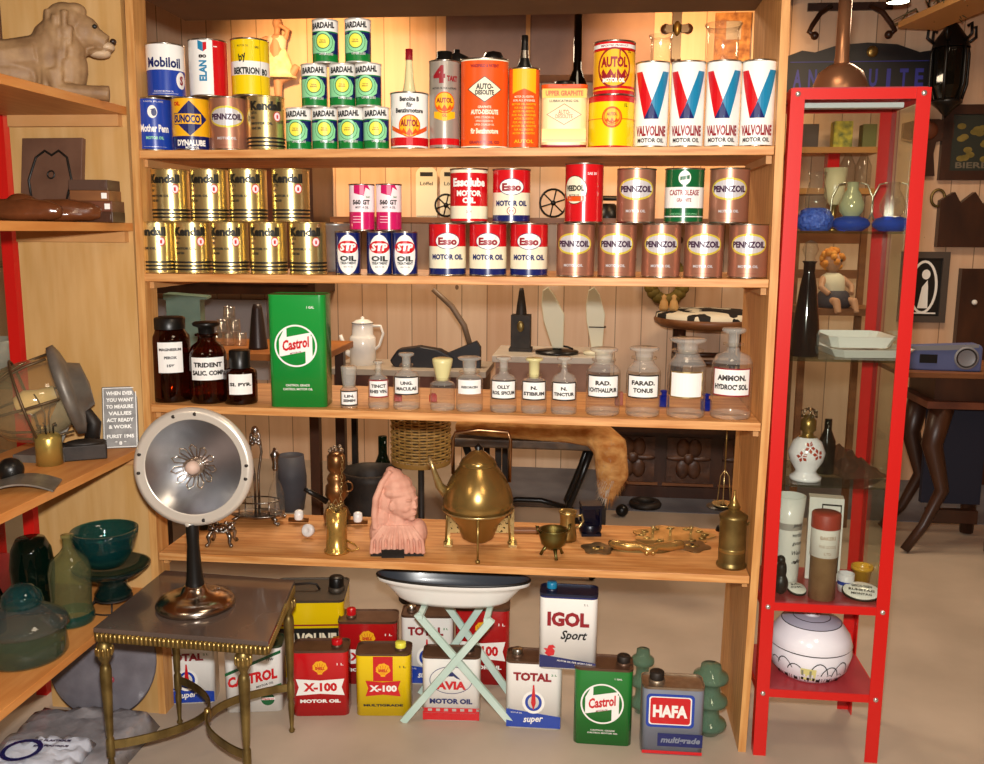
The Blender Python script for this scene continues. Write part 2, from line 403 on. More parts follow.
def put(kind, k, px, Y, label, group=None, dz=0, rot=0, name='oil_can', cat='oil can'):
    r, h, bands, draw = KIND[kind][:4]; ex = KIND[kind][4] if len(KIND[kind]) > 4 else {}
    p = on(k, px, Y, h/2+dz); p.z += dz+.0006; rz = face(p.x, p.y)+math.radians(rot)
    if kind in PROTO:
        o = copy_tree(PROTO[kind]); o.location = p; o.rotation_euler.z = rz; o['label'] = label
        if group: o['group'] = group
        return o
    o = can(name, label, cat, group, p, rz, r, h, bands, draw, **ex); PROTO[kind] = o; return o
def d_kendall(em, le, r, h):
    for v in (.06, .13, .2): em.rect(-r*pi*.98, h*v, r*pi*.98, h*(v+.036), BLACK)
    em.ell(.026, h*.62, .011, .0125, PINKW, 24); em.ring(.026, h*.62, .011, .0125, .002, RED); em.rect(.0235, h*.58, .0285, h*.65, RED)
    le.text('Kendall', -.004, h*.81, .086, .024, BLACK, .06)
    for i, (t, w) in enumerate((('GT-1', .015), ('HD', .010), ('MOTOR OIL', .058), ('SAE 30', .026))):
        le.text(t, -.045+w/2, h*(.68-.09*i-.015*(i > 1)), w, .0065, INK, .04)
def d_penn(em, le, r, h):
    em.ell(0, h*.62, .05, .0275, GOLDL, 48); em.ell(0, h*.62, .045, .0225, SILV, 48)
    le.text('PENNZOIL', 0, h*.62, .086, .0165, PURP, .06); le.text('MOTOR OIL', 0, h*.22, .05, .007, SILV, .03)
    em.rect(-.02, h*.09, .02, h*.094, DRED)
def d_esso(em, le, r, h):
    em.ell(0, h*.66, .0335, .0215, NAVY, 36); em.ell(0, h*.66, .0318, .0198, WHITE, 36)
    le.text('Esso', 0, h*.655, .05, .02, DRED, .05); le.text('MOTOR OIL', 0, h*.36, .088, .0145, NAVY, .06)
def d_essom(em, le, r, h):
    d_esso(em, le, r, h); em.ring(0, h*.22, .012, .011, .002, DRED); le.text('M', 0, h*.22, .01, .008, DRED, .02)
def d_essolube(em, le, r, h):
    le.text('Essolube', 0, h*.74, .092, .022, WHITE, .05); le.text('MOTOR', 0, h*.54, .066, .015, WHITE, .06); le.text('OIL', 0, h*.41, .034, .015, WHITE, .06)
    le.text('20W', 0, h*.2, .014, .007, DRED, .02)
def d_stp(em, le, r, h):
    em.ell(0, h*.47, .031, h*.45, WHITE, 44); em.ell(0, h*.64, .029, .017, RED, 34)
    le.text('STP', 0, h*.64, .044, .02, WHITE, .05, .15); le.text('OIL', 0, h*.38, .044, .0145, BLACK, .07)
    le.text('TREATMENT', 0, h*.275, .042, .007, BLACK, .03); le.text('ADD TO OIL', 0, h*.19, .024, .004, INK, .01)
def d_pink(em, le, r, h):
    em.poly([(-.022, h*.8), (.005, h*.74), (.01, h*.92), (.024, h*.86), (.016, h*.97), (-.022, h*.97)], MAG)
    le.text('560 GT', -.002, h*.61, .046, .013, INK, .06); le.text('MOTOR OIL', 0, h*.5, .034, .006, INK, .02); le.text('SAE', .016, h*.72, .01, .005, GREEN, .02)
    for i in range(3): em.rect(-.026, h*(.3-.06*i), -.004, h*(.312-.06*i), PINKW)
def d_veedol(em, le, r, h):
    em.ell(-.026, h*.55, .034, .036, BLACK, 36); em.ell(-.026, h*.55, .032, .034, CREAM, 36); em.rect(-.05, h*.36, .004, h*.45, ORNG)
    le.text('VEEDOL', -.026, h*.58, .052, .015, BLACK, .06); le.text('MOTOR OIL', -.026, h*.46, .03, .006, INK, .02); le.text('SAE 30', .02, h*.82, .024, .007, PINKW, .02)
def d_castro(em, le, r, h):
    em.ell(0, h*.82, .0155, .0175, WHITE, 30); em.poly([(-.011, h*.84), (.012, h*.87), (.012, h*.8), (-.011, h*.77)], DGREEN)
    le.text('CASTROLEASE', 0, h*.555, .078, .014, DRED, .02); le.text('GRAPHITE', 0, h*.42, .036, .009, DRED, .02)
    le.text('LUBRICATING GREASE FOR SPRINGS', 0, h*.17, .07, .004, LGREEN, .0)
def d_bard(em, le, r, h):
    em.poly([(-.05, h*.64), (.02, h*.64), (.031, h*.5), (.028, h*.3), (.015, h*.22), (-.05, h*.22)], LGREEN)
    em.ell(-.002, h*.48, .026, .0265, DGREEN, 36); em.ell(-.002, h*.48, .0248, .0253, LGREEN, 36); em.ell(-.002, h*.49, .0185, .019, DGREEN, 34); em.ell(-.002, h*.49, .0165, .017, LEMON, 34)
    le.text('BARDAHL', -.003, h*.85, .064, .0155, BLACK, .06, .1, 0, .06); le.text('TOP OIL', -.002, h*.51, .015, .0035, DRED, .02); le.text('BARDAHL', -.002, h*.465, .017, .0035, DRED, .02)
    le.text('UPPER LUBE', .006, h*.2, .036, .006, SILV, .02)
def d_valv(em, le, r, h):
    a, c = h*.88, h*.33
    em.conv([(-.05, a), (-.027, a), (.003, h*.5), (-.004, c), (-.018, c)], RED)
    em.conv([(.05, a), (.027, a), (-.003, h*.5), (.004, c), (.018, c)], SKY)
    em.conv([(0, h*.52), (-.0185, c), (.0185, c)], NAVY)
    le.text('VALVOLINE', 0, h*.19, .082, .026, DRED, .04); le.text('MOTOR OIL', 0, h*.08, .07, .011, INK, .03)
def d_mobil(em, le, r, h):
    le.text('Mobiloil', -.006, h*.635, .09, .026, NAVY, .03); em.ell(.042, h*.32, .016, .022, WHITE); le.text('S', .042, h*.32, .012, .024, DRED, .05)
    le.text('SOCONY MOTOR OIL', -.008, h*.1, .05, .004, WHITE, .0); em.rect(-.04, h*.06, .03, h*.066, WHITE)
def d_elan(em, le, r, h):
    em.rect(.012, .003, r*1.6, h-.003, RED); em.poly([(-.026, h*.82), (-.012, h*.77), (-.012, h*.93), (-.026, h*.97)], SKY); em.poly([(-.012, h*.77), (-.003, h*.82), (-.003, h*.94), (-.012, h*.93)], RED)
    le.text('ELAN', -.014, h*.44, .052, .02, SKY, .04, 0, pi/2); le.text('80', -.014, h*.69, .02, .009, INK, .05); em.rect(.014, h*.86, .024, h*.875, WHITE)
def d_bek(em, le, r, h):
    em.rect(-r*pi*.9, h*.36, r*pi*.9, h*.6, WHITE); em.rect(.026, .003, .0268, h-.003, BLACK)
    le.text('BEKTRION', -.012, h*.43, .07, .018, BLACK, .05); le.text('BO', .039, h*.42, .018, .017, BLACK, .05); le.text('by', -.02, h*.66, .026, .024, BLACK, .02, .4, .5)
    le.text('MOTOR OIL', -.018, h*.86, .03, .005, INK, .0); le.text('SAE', .017, h*.84, .01, .006, INK, .02)
def d_penna(em, le, r, h):
    em.ell(-.004, h*.73, .0125, .0165, WHITE, 30); em.ell(.0, h*.72, .007, .01, NAVY, 20); em.poly([(-.01, h*.77), (.004, h*.8), (.006, h*.74)], NAVY)
    le.text('Mother Penn', 0, h*.42, .075, .02, WHITE, .03); le.text('MOTOR OIL', 0, h*.24, .045, .008, LGREEN, .03); em.rect(-.03, h*.07, .03, h*.075, SILV); le.text('100% PURE', .0, h*.92, .05, .004, SILV)
def d_sun(em, le, r, h):
    em.poly([(-.052, h*.59), (-.004, h*.93), (.044, h*.59), (-.004, h*.27)], NAVY); em.rect(-.05, h*.48, .026, h*.7, NAVY); em.rect(-.048, h*.495, .026, h*.685, YEL2)
    le.text('SUNOCO', -.012, h*.59, .07, .021, NAVY, .06); le.text('OIL', -.038, h*.87, .02, .011, RED, .05); le.text('DYNALUBE', -.002, h*.14, .075, .016, WHITE, .05); le.text('MOTOR OIL', 0, h*.05, .034, .006, WHITE, .03)
def saw(em, u, v, a, col, dark):         # round badge with a jagged sun inside
    em.ell(u, v, a, a, dark, 30); em.ell(u, v, a*.9, a*.9, YEL2, 30)
    pts = [(u-a*.8, v-a*.15)]
    for i in range(7): x = u-a*.8+a*1.6*i/6; pts.append((x, v-a*(.6 if i % 2 == 0 else .18)))
    pts.append((u+a*.8, v-a*.15)); pts += [(u+a*.62, v-a*.62), (u, v-a*.88), (u-a*.62, v-a*.62)]; em.poly(pts, dark)
def d_beno(em, le, r, h):
    em.rect(-r*2.9, h*.055, r*2.9, h*.2, RED); em.poly([(-.055, h*.42), (-.02, h*.32), (.02, h*.32), (.055, h*.42), (.055, h*.34), (.02, h*.24), (-.02, h*.24), (-.055, h*.34)], ORNG)
    saw(em, 0, h*.4, .029, YEL2, ORNG)
    le.text('Benolite B', 0, h*.87, .05, .012, BLACK, .04); le.text('für', 0, h*.77, .016, .012, BLACK, .04); le.text('Benzinmotore', 0, h*.67, .074, .012, BLACK, .04); le.text('AUTOL', 0, h*.45, .048, .018, DRED, .05)
def d_4takt(em, le, r, h):
    em.rect(-r*3, h*.045, r*3, h*.12, RED); em.poly([(-.029, h*.42), (.029, h*.42), (.029, h*.35), (0, h*.31), (-.029, h*.35)], YEL2); saw(em, 0, h*.52, .027, YEL2, ORNG)
    le.text('4', -.014, h*.835, .032, .044, DRED, .05); le.text('TAKT', .021, h*.79, .03, .014, DRED, .05); le.text('MOTOR OIL FOR 4-STROKE', 0, h*.68, .066, .005, INK, .02)
    le.text('AUTOL', 0, h*.545, .042, .013, DRED, .04); le.text('OIL', 0, h*.375, .012, .007, ORNG, .03)
def d_deso(em, le, r, h):
    em.rect(-r*2.9, h-.011, r*2.9, h-.004, BLACK) if 0 else None
    em.conv([(-.047, h*.655), (0, h*.8), (.047, h*.655), (0, h*.51)], BLACK); em.conv([(-.044, h*.655), (0, h*.79), (.044, h*.655), (0, h*.52)], CREAM)
    le.text('AUTO-', 0, h*.685, .044, .015, INK, .04); le.text('DESOLITE', 0, h*.62, .048, .012, INK, .04)
    le.text('WAKEFIELD & PATENT', 0, h*.91, .075, .008, DRED, .05); le.text('GRAPHITE', 0, h*.46, .034, .006, CREAM, .02); le.text('AUTO-DESOLITE', 0, h*.405, .072, .012, CREAM, .05)
    for i in range(3): le.text('UPPER CYLINDER OIL', 0, h*(.345-.04*i), .05-.006*(i % 2), .005, CREAM, .0)
    le.text('für Benzinmotore', 0, h*.195, .072, .014, CREAM, .04); le.text('GRAPHITE OIL CO', 0, h*.07, .08, .008, DRED, .05)
def d_noz(em, le, r, h):
    em.poly([(-.033, h*.985), (.033, h*.985), (.033, h*.68), (0, h*.74), (-.033, h*.68)], YEL2)
    for i in range(11): le.text(('MOTOR OIL ADDITIVE', 'FOR ALL ENGINES')[i % 2], 0, h*(.64-.045*i), .05+.008*(i % 3), .0055, CREAM if i < 2 else YEL2, .01)
    le.text('AUTOL', 0, h*.09, .05, .009, YEL2, .02)
def d_autol(em, le, r, h):
    em.rect(-r*2.9, h*.86, r*2.9, h*.93, WHITE); em.ell(0, h*.5, .044, .049, DRED, 40); em.ell(0, h*.5, .039, .044, YEL2, 40)
    em.poly([(-.037, h*.37)]+[(-.037+.074*i/8, h*(.37 if i % 2 == 0 else .48)) for i in range(9)]+[(.03, h*.31), (0, h*.24), (-.03, h*.31)], DRED)
    le.text('AUTOL', 0, h*.6, .068, .026, DRED, .06); le.text('MOTOR OIL', 0, h*.27, .056, .011, WHITE, .05); le.text('1L', .04, h*.8, .008, .008, BLACK, .04); le.text('IMPORTED PRODUCT', 0, h*.895, .07, .005, DRED, .02)
def d_yell(em, le, r, h):
    em.ell(.002, h*.58, .026, .026, ORNG, 30); em.ell(.002, h*.59, .022, .022, YEL2, 30); saw(em, .002, h*.6, .021, YEL2, ORNG); em.rect(-r*2.5, h*.545, -.022, h*.56, ORNG); em.rect(.026, h*.545, r*2.5, h*.56, ORNG)
    le.text('1L', .038, h*.82, .009, .009, BLACK, .03); le.text('AUTOL', .002, h*.64, .026, .008, DRED, .03)
def x_spout(t, r, h):
    pl = mat('clear_plastic_spout', '#d9cf9a', .2); MB().lathe([(.022, h-.004), (.016, h+.012), (.012, h+.035), (.008, h+.085)], pl, 20).build('spout', t)
    MB().lathe([(.0095, h+.084), (.0095, h+.112), (0, h+.112)], DRED, 16).build('cap', t)
def x_cap(t, r, h): MB().lathe([(.024, h-.005), (.024, h+.006), (.02, h+.008), (.02, h+.024), (0, h+.024)], BLKM, 22).build('cap', t)
def x_nozzle(t, r, h):
    MB().lathe([(.02, h-.005), (.02, h+.006), (.014, h+.018), (.011, h+.03)], BLKM, 18).lathe([(.011, h+.03), (.009, h+.06), (.0085, h+.082), (0, h+.082)], BLKM, 18).build('nozzle', t); MB().lathe([(.0122, h+.024), (.0105, h+.045)], TIN, 18).build('collar', t)
q = .0495
KIND = {
 'kendall': (q, .1385, [(1, GOLD)], d_kendall, {'lidmat': GOLD}), 'penn': (q, .1375, [(1, COPR)], d_penn),
 'esso': (q, .1375, [(.13, NAVY), (.56, CREAM), (1, RED)], d_esso), 'essom': (q, .1375, [(.13, NAVY), (.56, CREAM), (1, RED)], d_essom),
 'essolube': (q, .1385, [(.06, RED), (.3, CREAM), (.93, RED), (1, CREAM)], d_essolube), 'stp': (.0335, .115, [(1, NAVY)], d_stp),
 'pink': (.0335, .122, [(.4, MAG), (1, PINKW)], d_pink), 'veedol': (q, .151, [(1, RED)], d_veedol), 'castro': (q, .1375, [(.1, DGREEN), (.12, WHITE), (.27, DGREEN), (.66, WHITE), (1, DGREEN)], d_castro),
 'bard': (.034, .1095, [(.2, GREEN), (.7, NAVY), (.73, GREEN), (1, WHITE)], d_bard, {'lidmat': mat('white_can_rim', '#dcd8d0', .3, .5)}), 'valv': (.042, .209, [(.995, WHITE), (1, RED)], d_valv),
 'mobil': (q, .1375, [(.5, BLUE), (1, WHITE)], d_mobil), 'elan': (q, .145, [(1, WHITE)], d_elan), 'bek': (q, .145, [(1, YELL)], d_bek),
 'penna': (q, .1375, [(1, BLUE)], d_penna), 'sun': (q, .1375, [(.26, NAVY), (1, YEL2)], d_sun),
 'beno': (q, .143, [(1, WHITE)], d_beno, {'extra': x_spout}), 'takt': (.0395, .222, [(1, GREY)], d_4takt, {'extra': x_cap}),
 'deso': (.0615, .225, [(.02, CREAM), (.98, ORNG), (1, CREAM)], d_deso, {'sy': .62}), 'noz': (.0395, .201, [(1, ORNG)], d_noz, {'extra': x_nozzle, 'sy': .75}),
 'autol': (.0525, .1325, [(.08, RED), (.11, YEL2), (.16, RED), (.82, YEL2), (1, RED)], d_autol), 'yell': (.058, .1255, [(.9, YELL), (1, RED)], d_yell, {'lidmat': RED}),
}
Y1 = .064
NTH = ['leftmost', 'second', 'third', 'fourth', 'rightmost']
def nth(i, n): return ('leftmost', 'rightmost')[i == n-1] if i in (0, n-1) else ('second', 'third', 'fourth', 'fifth')[i-1]+' from the left'
put('penna', 1, 154.5, Y1, 'dark blue round can with white lettering in the left corner of the top shelf')
put('sun', 1, 191.5, Y1, 'yellow can with a dark blue diamond, under the white and red can')
put('penn', 1, 229, Y1, 'copper brown can with an oval badge on the top shelf', rot=-8)
put('kendall', 1, 266, Y1, 'gold can with black bands on the top shelf below the figurine', rot=6)
put('mobil', 1, 166, Y1, 'white over blue can stacked at the top left of the top shelf', dz=.1382)
put('elan', 1, 208.5, Y1, 'white and red can with sideways lettering on the top shelf', dz=.1382)
put('bek', 1, 250.5, Y1, 'yellow can with a white band and black lettering, stacked on the gold can', dz=.1382)
G = 'small green and white cans stacked in a pyramid'
for i, px in enumerate((299, 325, 351, 376.5)): put('bard', 1, px, .07, nth(i, 4)+' green and white can in the bottom row of the pyramid', G, 0, -12 if i in (0, 2) else 0)
for i, px in enumerate((314.5, 342.5, 368.5)): put('bard', 1, px, .07, ('left', 'centre', 'right')[i]+' green and white can in the middle row of the pyramid', G, .1102, (0, 2, -10)[i])
for i, px in enumerate((325.5, 358)): put('bard', 1, px, .07, ('left', 'right')[i]+' one of the two green and white cans topping the pyramid', G, .2204, -8)
put('beno', 1, 409.5, Y1, 'white can with red band and a clear plastic spout with red cap')
put('takt', 1, 444.5, Y1, 'tall grey can with a large red 4 and a black cap')
put('deso', 1, 484.5, Y1, 'large orange oval tin with a cream diamond')
put('noz', 1, 524, Y1, 'orange tin with yellow top panel and black nozzle')
put('yell', 1, 611, Y1, 'yellow can with a red lid under another round can')
put('autol', 1, 614, Y1, 'red and yellow can with a round jagged badge stacked on the yellow can', dz=.127)
G = 'tall white cans with a red and blue V'
for i, px in enumerate((651.5, 687, 722.5, 757.5)): put('valv', 1, px, .06, nth(i, 4)+' of the four tall white cans with a red and blue V', G)
# flat rectangular tin on the top shelf
OCH = mat('ochre_cream_print', '#f0d49a', .3)
def recttin(name, label, loc, rz, w, d, h, bodymat, bands, draw, topmat, cap, cat='oil tin', group=None, rimh=.006, sides=None):
    """rectangular tin: rounded upright body, pressed top, cap = (x, radius, height, material)"""
    t = thing(name, label, cat, loc, rz, group); rr = min(.018, d*.35); P = []
    for sx_, sy_, a0 in ((1, 1, 0), (-1, 1, 90), (-1, -1, 180), (1, -1, 270)):
        for k in range(6): a = math.radians(a0+18*k); P.append((sx_*(w/2-rr)+rr*math.cos(a), sy_*(d/2-rr)+rr*math.sin(a)))
    def loop(s, z): return [(x*s if abs(x) < 9 else x, y*s, z) for x, y in P]
    b = MB(); n = len(P); zs = [.0]+[f*h for f, m_ in bands]; ms = [m_ for f, m_ in bands]
    vs = []; fs = []; mm = []
    for z in zs: vs += [(x, y, z) for x, y in P]
    for i in range(len(zs)-1):
        for k in range(n): fs.append((i*n+k, i*n+(k+1) % n, (i+1)*n+(k+1) % n, (i+1)*n+k)); mm.append(ms[i])
    fs.append(tuple(range(n))[::-1]); mm.append(ms[0]); b.add(vs, fs, mm, True); o = b.build('body', t)
    for e in o.data.polygons: e.use_smooth = len(e.vertices) == 4
    b = MB(); vs = [(x*(1+.0016/w), y*(1+.0016/d), h-.001) for x, y in P]+[(x*(1+.0016/w), y*(1+.0016/d), h+rimh) for x, y in P]+[(x*.975, y*.95, h+rimh) for x, y in P]+[(x*.97, y*.94, h+.002) for x, y in P]
    fs = [(i*n+k, i*n+(k+1) % n, (i+1)*n+(k+1) % n, (i+1)*n+k) for i in range(3) for k in range(n)]+[tuple(3*n+k for k in range(n))]
    b.add(vs, fs, topmat, False); b.build('top', t)
    if cap:
        cx, r, ch, cm = cap; z = h+.002
        MB().lathe([(r*1.12, z), (r*1.12, z+ch*.25), (r*.92, z+ch*.3)], topmat, 22, (cx, 0, 0)).build('neck', t)
        MB().lathe([(r, z+ch*.3), (r, z+ch*.92), (r*.88, z+ch), (0, z+ch)], cm, 22, (cx, 0, 0)).build('screw_cap', t)
    em = Print(None, -d/2); le = Print(None, -d/2); le.L = 9; draw(em, le, w, h); em.build('emblem', o); le.build('lettering', o); return t
def d_flat(em, le, w, h):
    em.rect(-w*.48, h*.82, w*.48, h*.97, YEL2); em.rect(-w*.48, h*.1, w*.48, h*.32, YEL2); em.rect(-w*.48, h*.13, w*.48, h*.14, DRED)
    em.conv([(-.045, h*.55), (0, h*.73), (.045, h*.55), (0, h*.38)], ORNG); em.conv([(-.042, h*.55), (0, h*.715), (.042, h*.55), (0, h*.395)], OCH)
    le.text('AUTO-', 0, h*.59, .03, .012, ORNG, .02); le.text('DESOLITE', 0, h*.52, .044, .01, ORNG, .02); le.text('UPPER GRAPHITE', 0, h*.895, .095, .013, ORNG, .03); le.text('LUBRICATING OIL', 0, h*.77, .075, .006, INK, .02)
p = on(1, 564, Y1, .08)
recttin('oil_tin', 'flat orange and cream tin with a diamond on the top shelf, dark round cap', p+V((0, 0, .0006)), face(p.x, p.y), .117, .055, .152, ORNG, [(.06, DRED), (.96, OCH), (1, ORNG)], d_flat, ORNG, (.0, .026, .014, BLKM))

# second shelf
G = 'gold cans with three black bands'
for i, px in enumerate((158.5, 193, 230.5, 269, 308)): put('kendall', 2, px, .058, nth(i, 5)+' gold can, lower row of the second shelf, three black bands', G, 0, (-22, -6, -14, -12, -5)[i])
for i, px in enumerate((171, 210, 248.5, 291)): put('kendall', 2, px, .058, nth(i, 4)+' gold can, upper row of the second shelf, three black bands', G, .1392, (-18, -18, -8, -8)[i])
G = 'small navy cans with a red oval on a white ellipse'
for i, px in enumerate((348, 379.5, 405)): put('stp', 2, px, .045, ('left', 'centre', 'right')[i]+' small navy can with a red oval badge', G)
G = 'small pink and white cans'
for i, px in enumerate((362, 389)): put('pink', 2, px, .045, ('left', 'right')[i]+' small pink and white can standing on the navy cans', G, .1158)
G = 'red cream and navy round cans'
for i, px in enumerate((447.5, 488, 529)): put('esso', 2, px, .058, ('left', 'centre', 'right')[i]+' red, cream and navy can in the bottom row with an oval badge', G)
put('essolube', 2, 469, .058, 'red can with white top rim and cream base stacked on the oval badge cans', None, .1382)
put('essom', 2, 511.5, .058, 'red, cream and navy can in the upper row with a small monogram', G, .1382)
put('veedol', 2, 584, .058, 'bright red can with a cream disc at its left side', None, .1382)
G = 'copper brown cans with a silver oval badge'
for i, px in enumerate((575.5, 617, 661, 703.5, 748)): put('penn', 2, px, .058, nth(i, 5)+' copper brown can in the bottom row', G, 0, (-6, -4, 0, 0, 2)[i])
for i, px in enumerate((636, 729)): put('penn', 2, px, .058, ('copper brown can stacked between the red can and the green can', 'copper brown can stacked at the far right end of the second shelf')[i], G, .1382)
put('castro', 2, 684, .058, 'dark green and white round can in the upper row of the second shelf', None, .1382)
# ================================================================== third shelf: bottles
PAPER = mat('paper_label', '#efece6', .7); CORKG = glass('ground_stopper_glass', '#efede6', .26, .24); CORKY = mat('yellowed_stopper', '#d3c98f', .35)
def zy(px, py, Y): return atY(px, py, Y).z
def fitbox(px0, px1, pyt, k, Y):
    c = on(k, (px0+px1)/2, Y, .06); w = (px1-px0)*mpp((c.x, Y, c.z+.06)); return c, w, zy((px0+px1)/2, pyt, Y)-c.z
def bottle(label, k, px0, px1, pyt, neck, lip, hb, lines, border, gl=LGLASS, stop='flat', lab=(.18, .52), lw=.95, liquid=None, sm=CORKG, name='apothecary_bottle', hs=.82, tsz=1, square=False):
    R0 = (px1-px0)/2
    c = on(k, (px0+px1)/2, .06, .06); r = R0*mpp((c.x, .06, c.z+.05)); Y = r+.022
    c = on(k, (px0+px1)/2, Y, .06); r = R0*mpp((c.x, Y, c.z+.05)); h = zy((px0+px1)/2, pyt, Y)-c.z
    t = thing(name, label, 'bottle', c+V((0, 0, .0006)), face(c.x, c.y))
    rn, rl = neck*r, lip*r
    prof = [(0, .004), (r*.8, .002), (r*.95, 0), (r, .006), (r, hb*h*.93), (r*.97, hb*h), (r*.8, hb*h+(hs-hb)*h*.38), (rn*1.1, hb*h+(hs-hb)*h*.62), (rn, hb*h+(hs-hb)*h*.8), (rn, hs*h-.004), (rl, hs*h-.002), (rl, hs*h+.003), (rn*1.02, hs*h+.004)]
    if square: n = 28
    fr = FROST if gl is LGLASS else gl; MB().lathe([(r*.97, .012), (r*.99, .004), (r*.9, .0005)], fr, 32).lathe(prof, [gl]*5+[fr]*3+[gl]*(len(prof)-9), 32).build('body', t)
    z = hs*h+.0045
    if stop == 'flat': MB().lathe([(rn*.8, z-.012), (rn*.9, z), (rn*.95, h*.93), (rl*1.12, h*.955), (rl*1.18, h*.985), (rl*1.05, h), (0, h)], sm, 24).build('stopper', t)
    elif stop == 'cap': MB().lathe([(rl*1.1, z-.014), (rl*1.12, h*.985), (rl, h), (0, h)], BLKM, 24).build('screw_cap', t)
    elif stop == 'tall': MB().lathe([(rn*.9, z-.01), (rn*1.1, z+.002), (rl*1.2, h*.9), (rl*1.25, h*.98), (rl, h), (0, h)], sm, 20).build('stopper', t)
    if liquid: MB().lathe([(0, .005), (r*.95, .006), (r*.95, h*liquid[0]), (0, h*liquid[0])], liquid[1], 24).build('contents', t)
    if lines is not None:
        P = Print(r+.0006); L = Print(r+.0006); L.L = 5; a, b_ = lab; hw = r*lw
        if border: P.rect(-hw-.0035, a*h-.0035, hw+.0035, b_*h+.0035, border)
        P.rect(-hw, a*h, hw, b_*h, PAPER); m_ = len(lines)
        for i, s in enumerate(lines):
            hh = (b_-a)*h/(m_+.9)*.66*tsz; L.text(s, 0, a*h+(b_-a)*h*(m_-i-.1)/(m_+.8), min(2*hw*.92, len(s)*hh*.85), hh, INK, .05)
        o = P.build('paper_label', t); L.build('lettering', o)
    return t
bottle('tall brown glass jar with a white paper label and black lid', 3, 152, 191, 317, .66, .72, .78, ['MAGNESIUM', 'PEROX', '15%'], None, BRGL, 'cap', (.36, .72), .62, name='brown_bottle', hs=.9, tsz=.55)
bottle('brown glass bottle with a shoulder and white label left of the green tin', 3, 190, 227, 322, .46, .62, .62, ['TRIDENT', 'SALIC. COMP'], None, BRGL, 'flat', (.3, .58), .95, sm=BLKM, name='brown_bottle', hs=.84, tsz=.95)
bottle('small square-shouldered brown bottle with black cap beside the green tin', 3, 224, 257, 350, .5, .56, .6, ['SI. PYR.'], None, BRGL, 'cap', (.2, .58), .72, name='brown_bottle', hs=.72, tsz=.5)
bk = BLACK
bottle('smallest clear bottle with frosted stopper, beside the green tin', 3, 340, 358, 366, .66, .72, .44, ['LIN.', 'SEMIN'], bk, lab=(.1, .4), stop='tall', hs=.52, name='apothecary_bottle')
bottle('clear bottle with a pink bordered label, second from the green tin', 3, 368, 389, 361, .3, .42, .58, ['TINCT', 'RHEI VIN.'], DRED, lab=(.28, .6), hs=.8)
bottle('clear bottle with narrow neck and black bordered label in front of the coffee pot', 3, 393, 420, 353, .34, .5, .56, ['UNG.', 'MACULAE'], bk, lab=(.3, .58), hs=.78)
bottle('clear bottle with a yellowed round stopper and no label', 3, 430, 455, 358, .5, .66, .5, None, None, sm=CORKY, stop='tall', hs=.6)
bottle('clear wide-necked bottle with a plain white label reading one word', 3, 456, 483, 357, .55, .75, .6, ['RESORCIN'], None, lab=(.34, .6), hs=.72, tsz=.5)
bottle('clear bottle with narrow neck left of three small ones, label of two words', 3, 490, 517, 357, .34, .5, .56, ['OLLY', 'ROS. SPICUM'], bk, lab=(.28, .58), hs=.78)
bottle('clear bottle with greenish stopper and black bordered label under the white board', 3, 521, 547, 358, .44, .58, .56, ['N.', 'STIBIUM'], bk, sm=CORKY, lab=(.28, .58), hs=.68)
bottle('small clear bottle with a slim neck and label, left of the wide-necked pair', 3, 551, 577, 357, .24, .5, .56, ['N.', 'TINCTUR'], bk, lab=(.28, .56), hs=.84)
bottle('clear wide-necked bottle with flat stopper, left of an equal pair', 3, 586, 620, 348, .56, .7, .66, ['RAD.', 'ICHTHALLPUR'], bk, lab=(.3, .6), hs=.82)
bottle('clear wide-necked bottle with flat stopper, right of an equal pair', 3, 626, 660, 347, .56, .74, .66, ['FARAD.', 'TONUS'], bk, lab=(.3, .6), hs=.84)
bottle('large clear bottle with wide neck and a blank white label', 3, 667, 705, 338, .6, .82, .66, [], GOLD, lab=(.28, .58), hs=.84, lw=.85)
bottle('largest clear bottle with slim neck and red bordered label at the right end', 3, 711, 751, 328, .3, .5, .62, ['AMMON.', "HYDROC' SOL."], DRED, lab=(.28, .56), hs=.82)
def d_cast(em, le, w, h):
    cu, cv, a = -.003, h*.555, w*.37
    em.ring(cu, cv, a, a, .0045, WHITE, 44)
    em.conv([(cu-a*.78, cv+a*.3), (cu-a*.5, cv+a*.86), (cu-a*.42, cv+a*.9), (cu-a*.42, cv-a*.4), (cu-a*.78, cv-a*.5)], WHITE)
    em.conv([(cu+a*.78, cv+a*.5), (cu+a*.78, cv-a*.55), (cu+a*.45, cv-a*.86), (cu+a*.45, cv+a*.2)], WHITE)
    em.conv([(cu-a*.72, cv+a*.36), (cu+a*.72, cv+a*.64), (cu+a*.72, cv-a*.2), (cu-a*.72, cv-a*.5)], WHITE)
    le.text('Castrol', cu, cv+a*.1, a*1.25, a*.52, RED, .03, 0, 0, .18); le.text('MOTOR OIL', cu, cv-a*.32, a*.55, a*.09, DRED, .02, 0, 0, .18)
    le.text('CASTROL GRADE', 0, h*.2, w*.42, h*.02, WHITE, .01); le.text('CASTROL MOTOR OIL', 0, h*.165, w*.52, h*.02, WHITE, .01); le.text('1 GAL', w*.25, h*.9, w*.13, h*.022, WHITE, .02)
c, w, h = fitbox(264, 321, 296, 3, .03)
GRN2 = mat('bright_green_enamel', '#159038', .25, coat=.3)
recttin('oil_tin', 'large tall green tin with a white circle badge on the third shelf', V((c.x+.012, .075, c.z+.0006)), .10, w*1.0, .1, h, GRN2, [(1, GRN2)], d_cast, GRN2, None, rimh=.003)
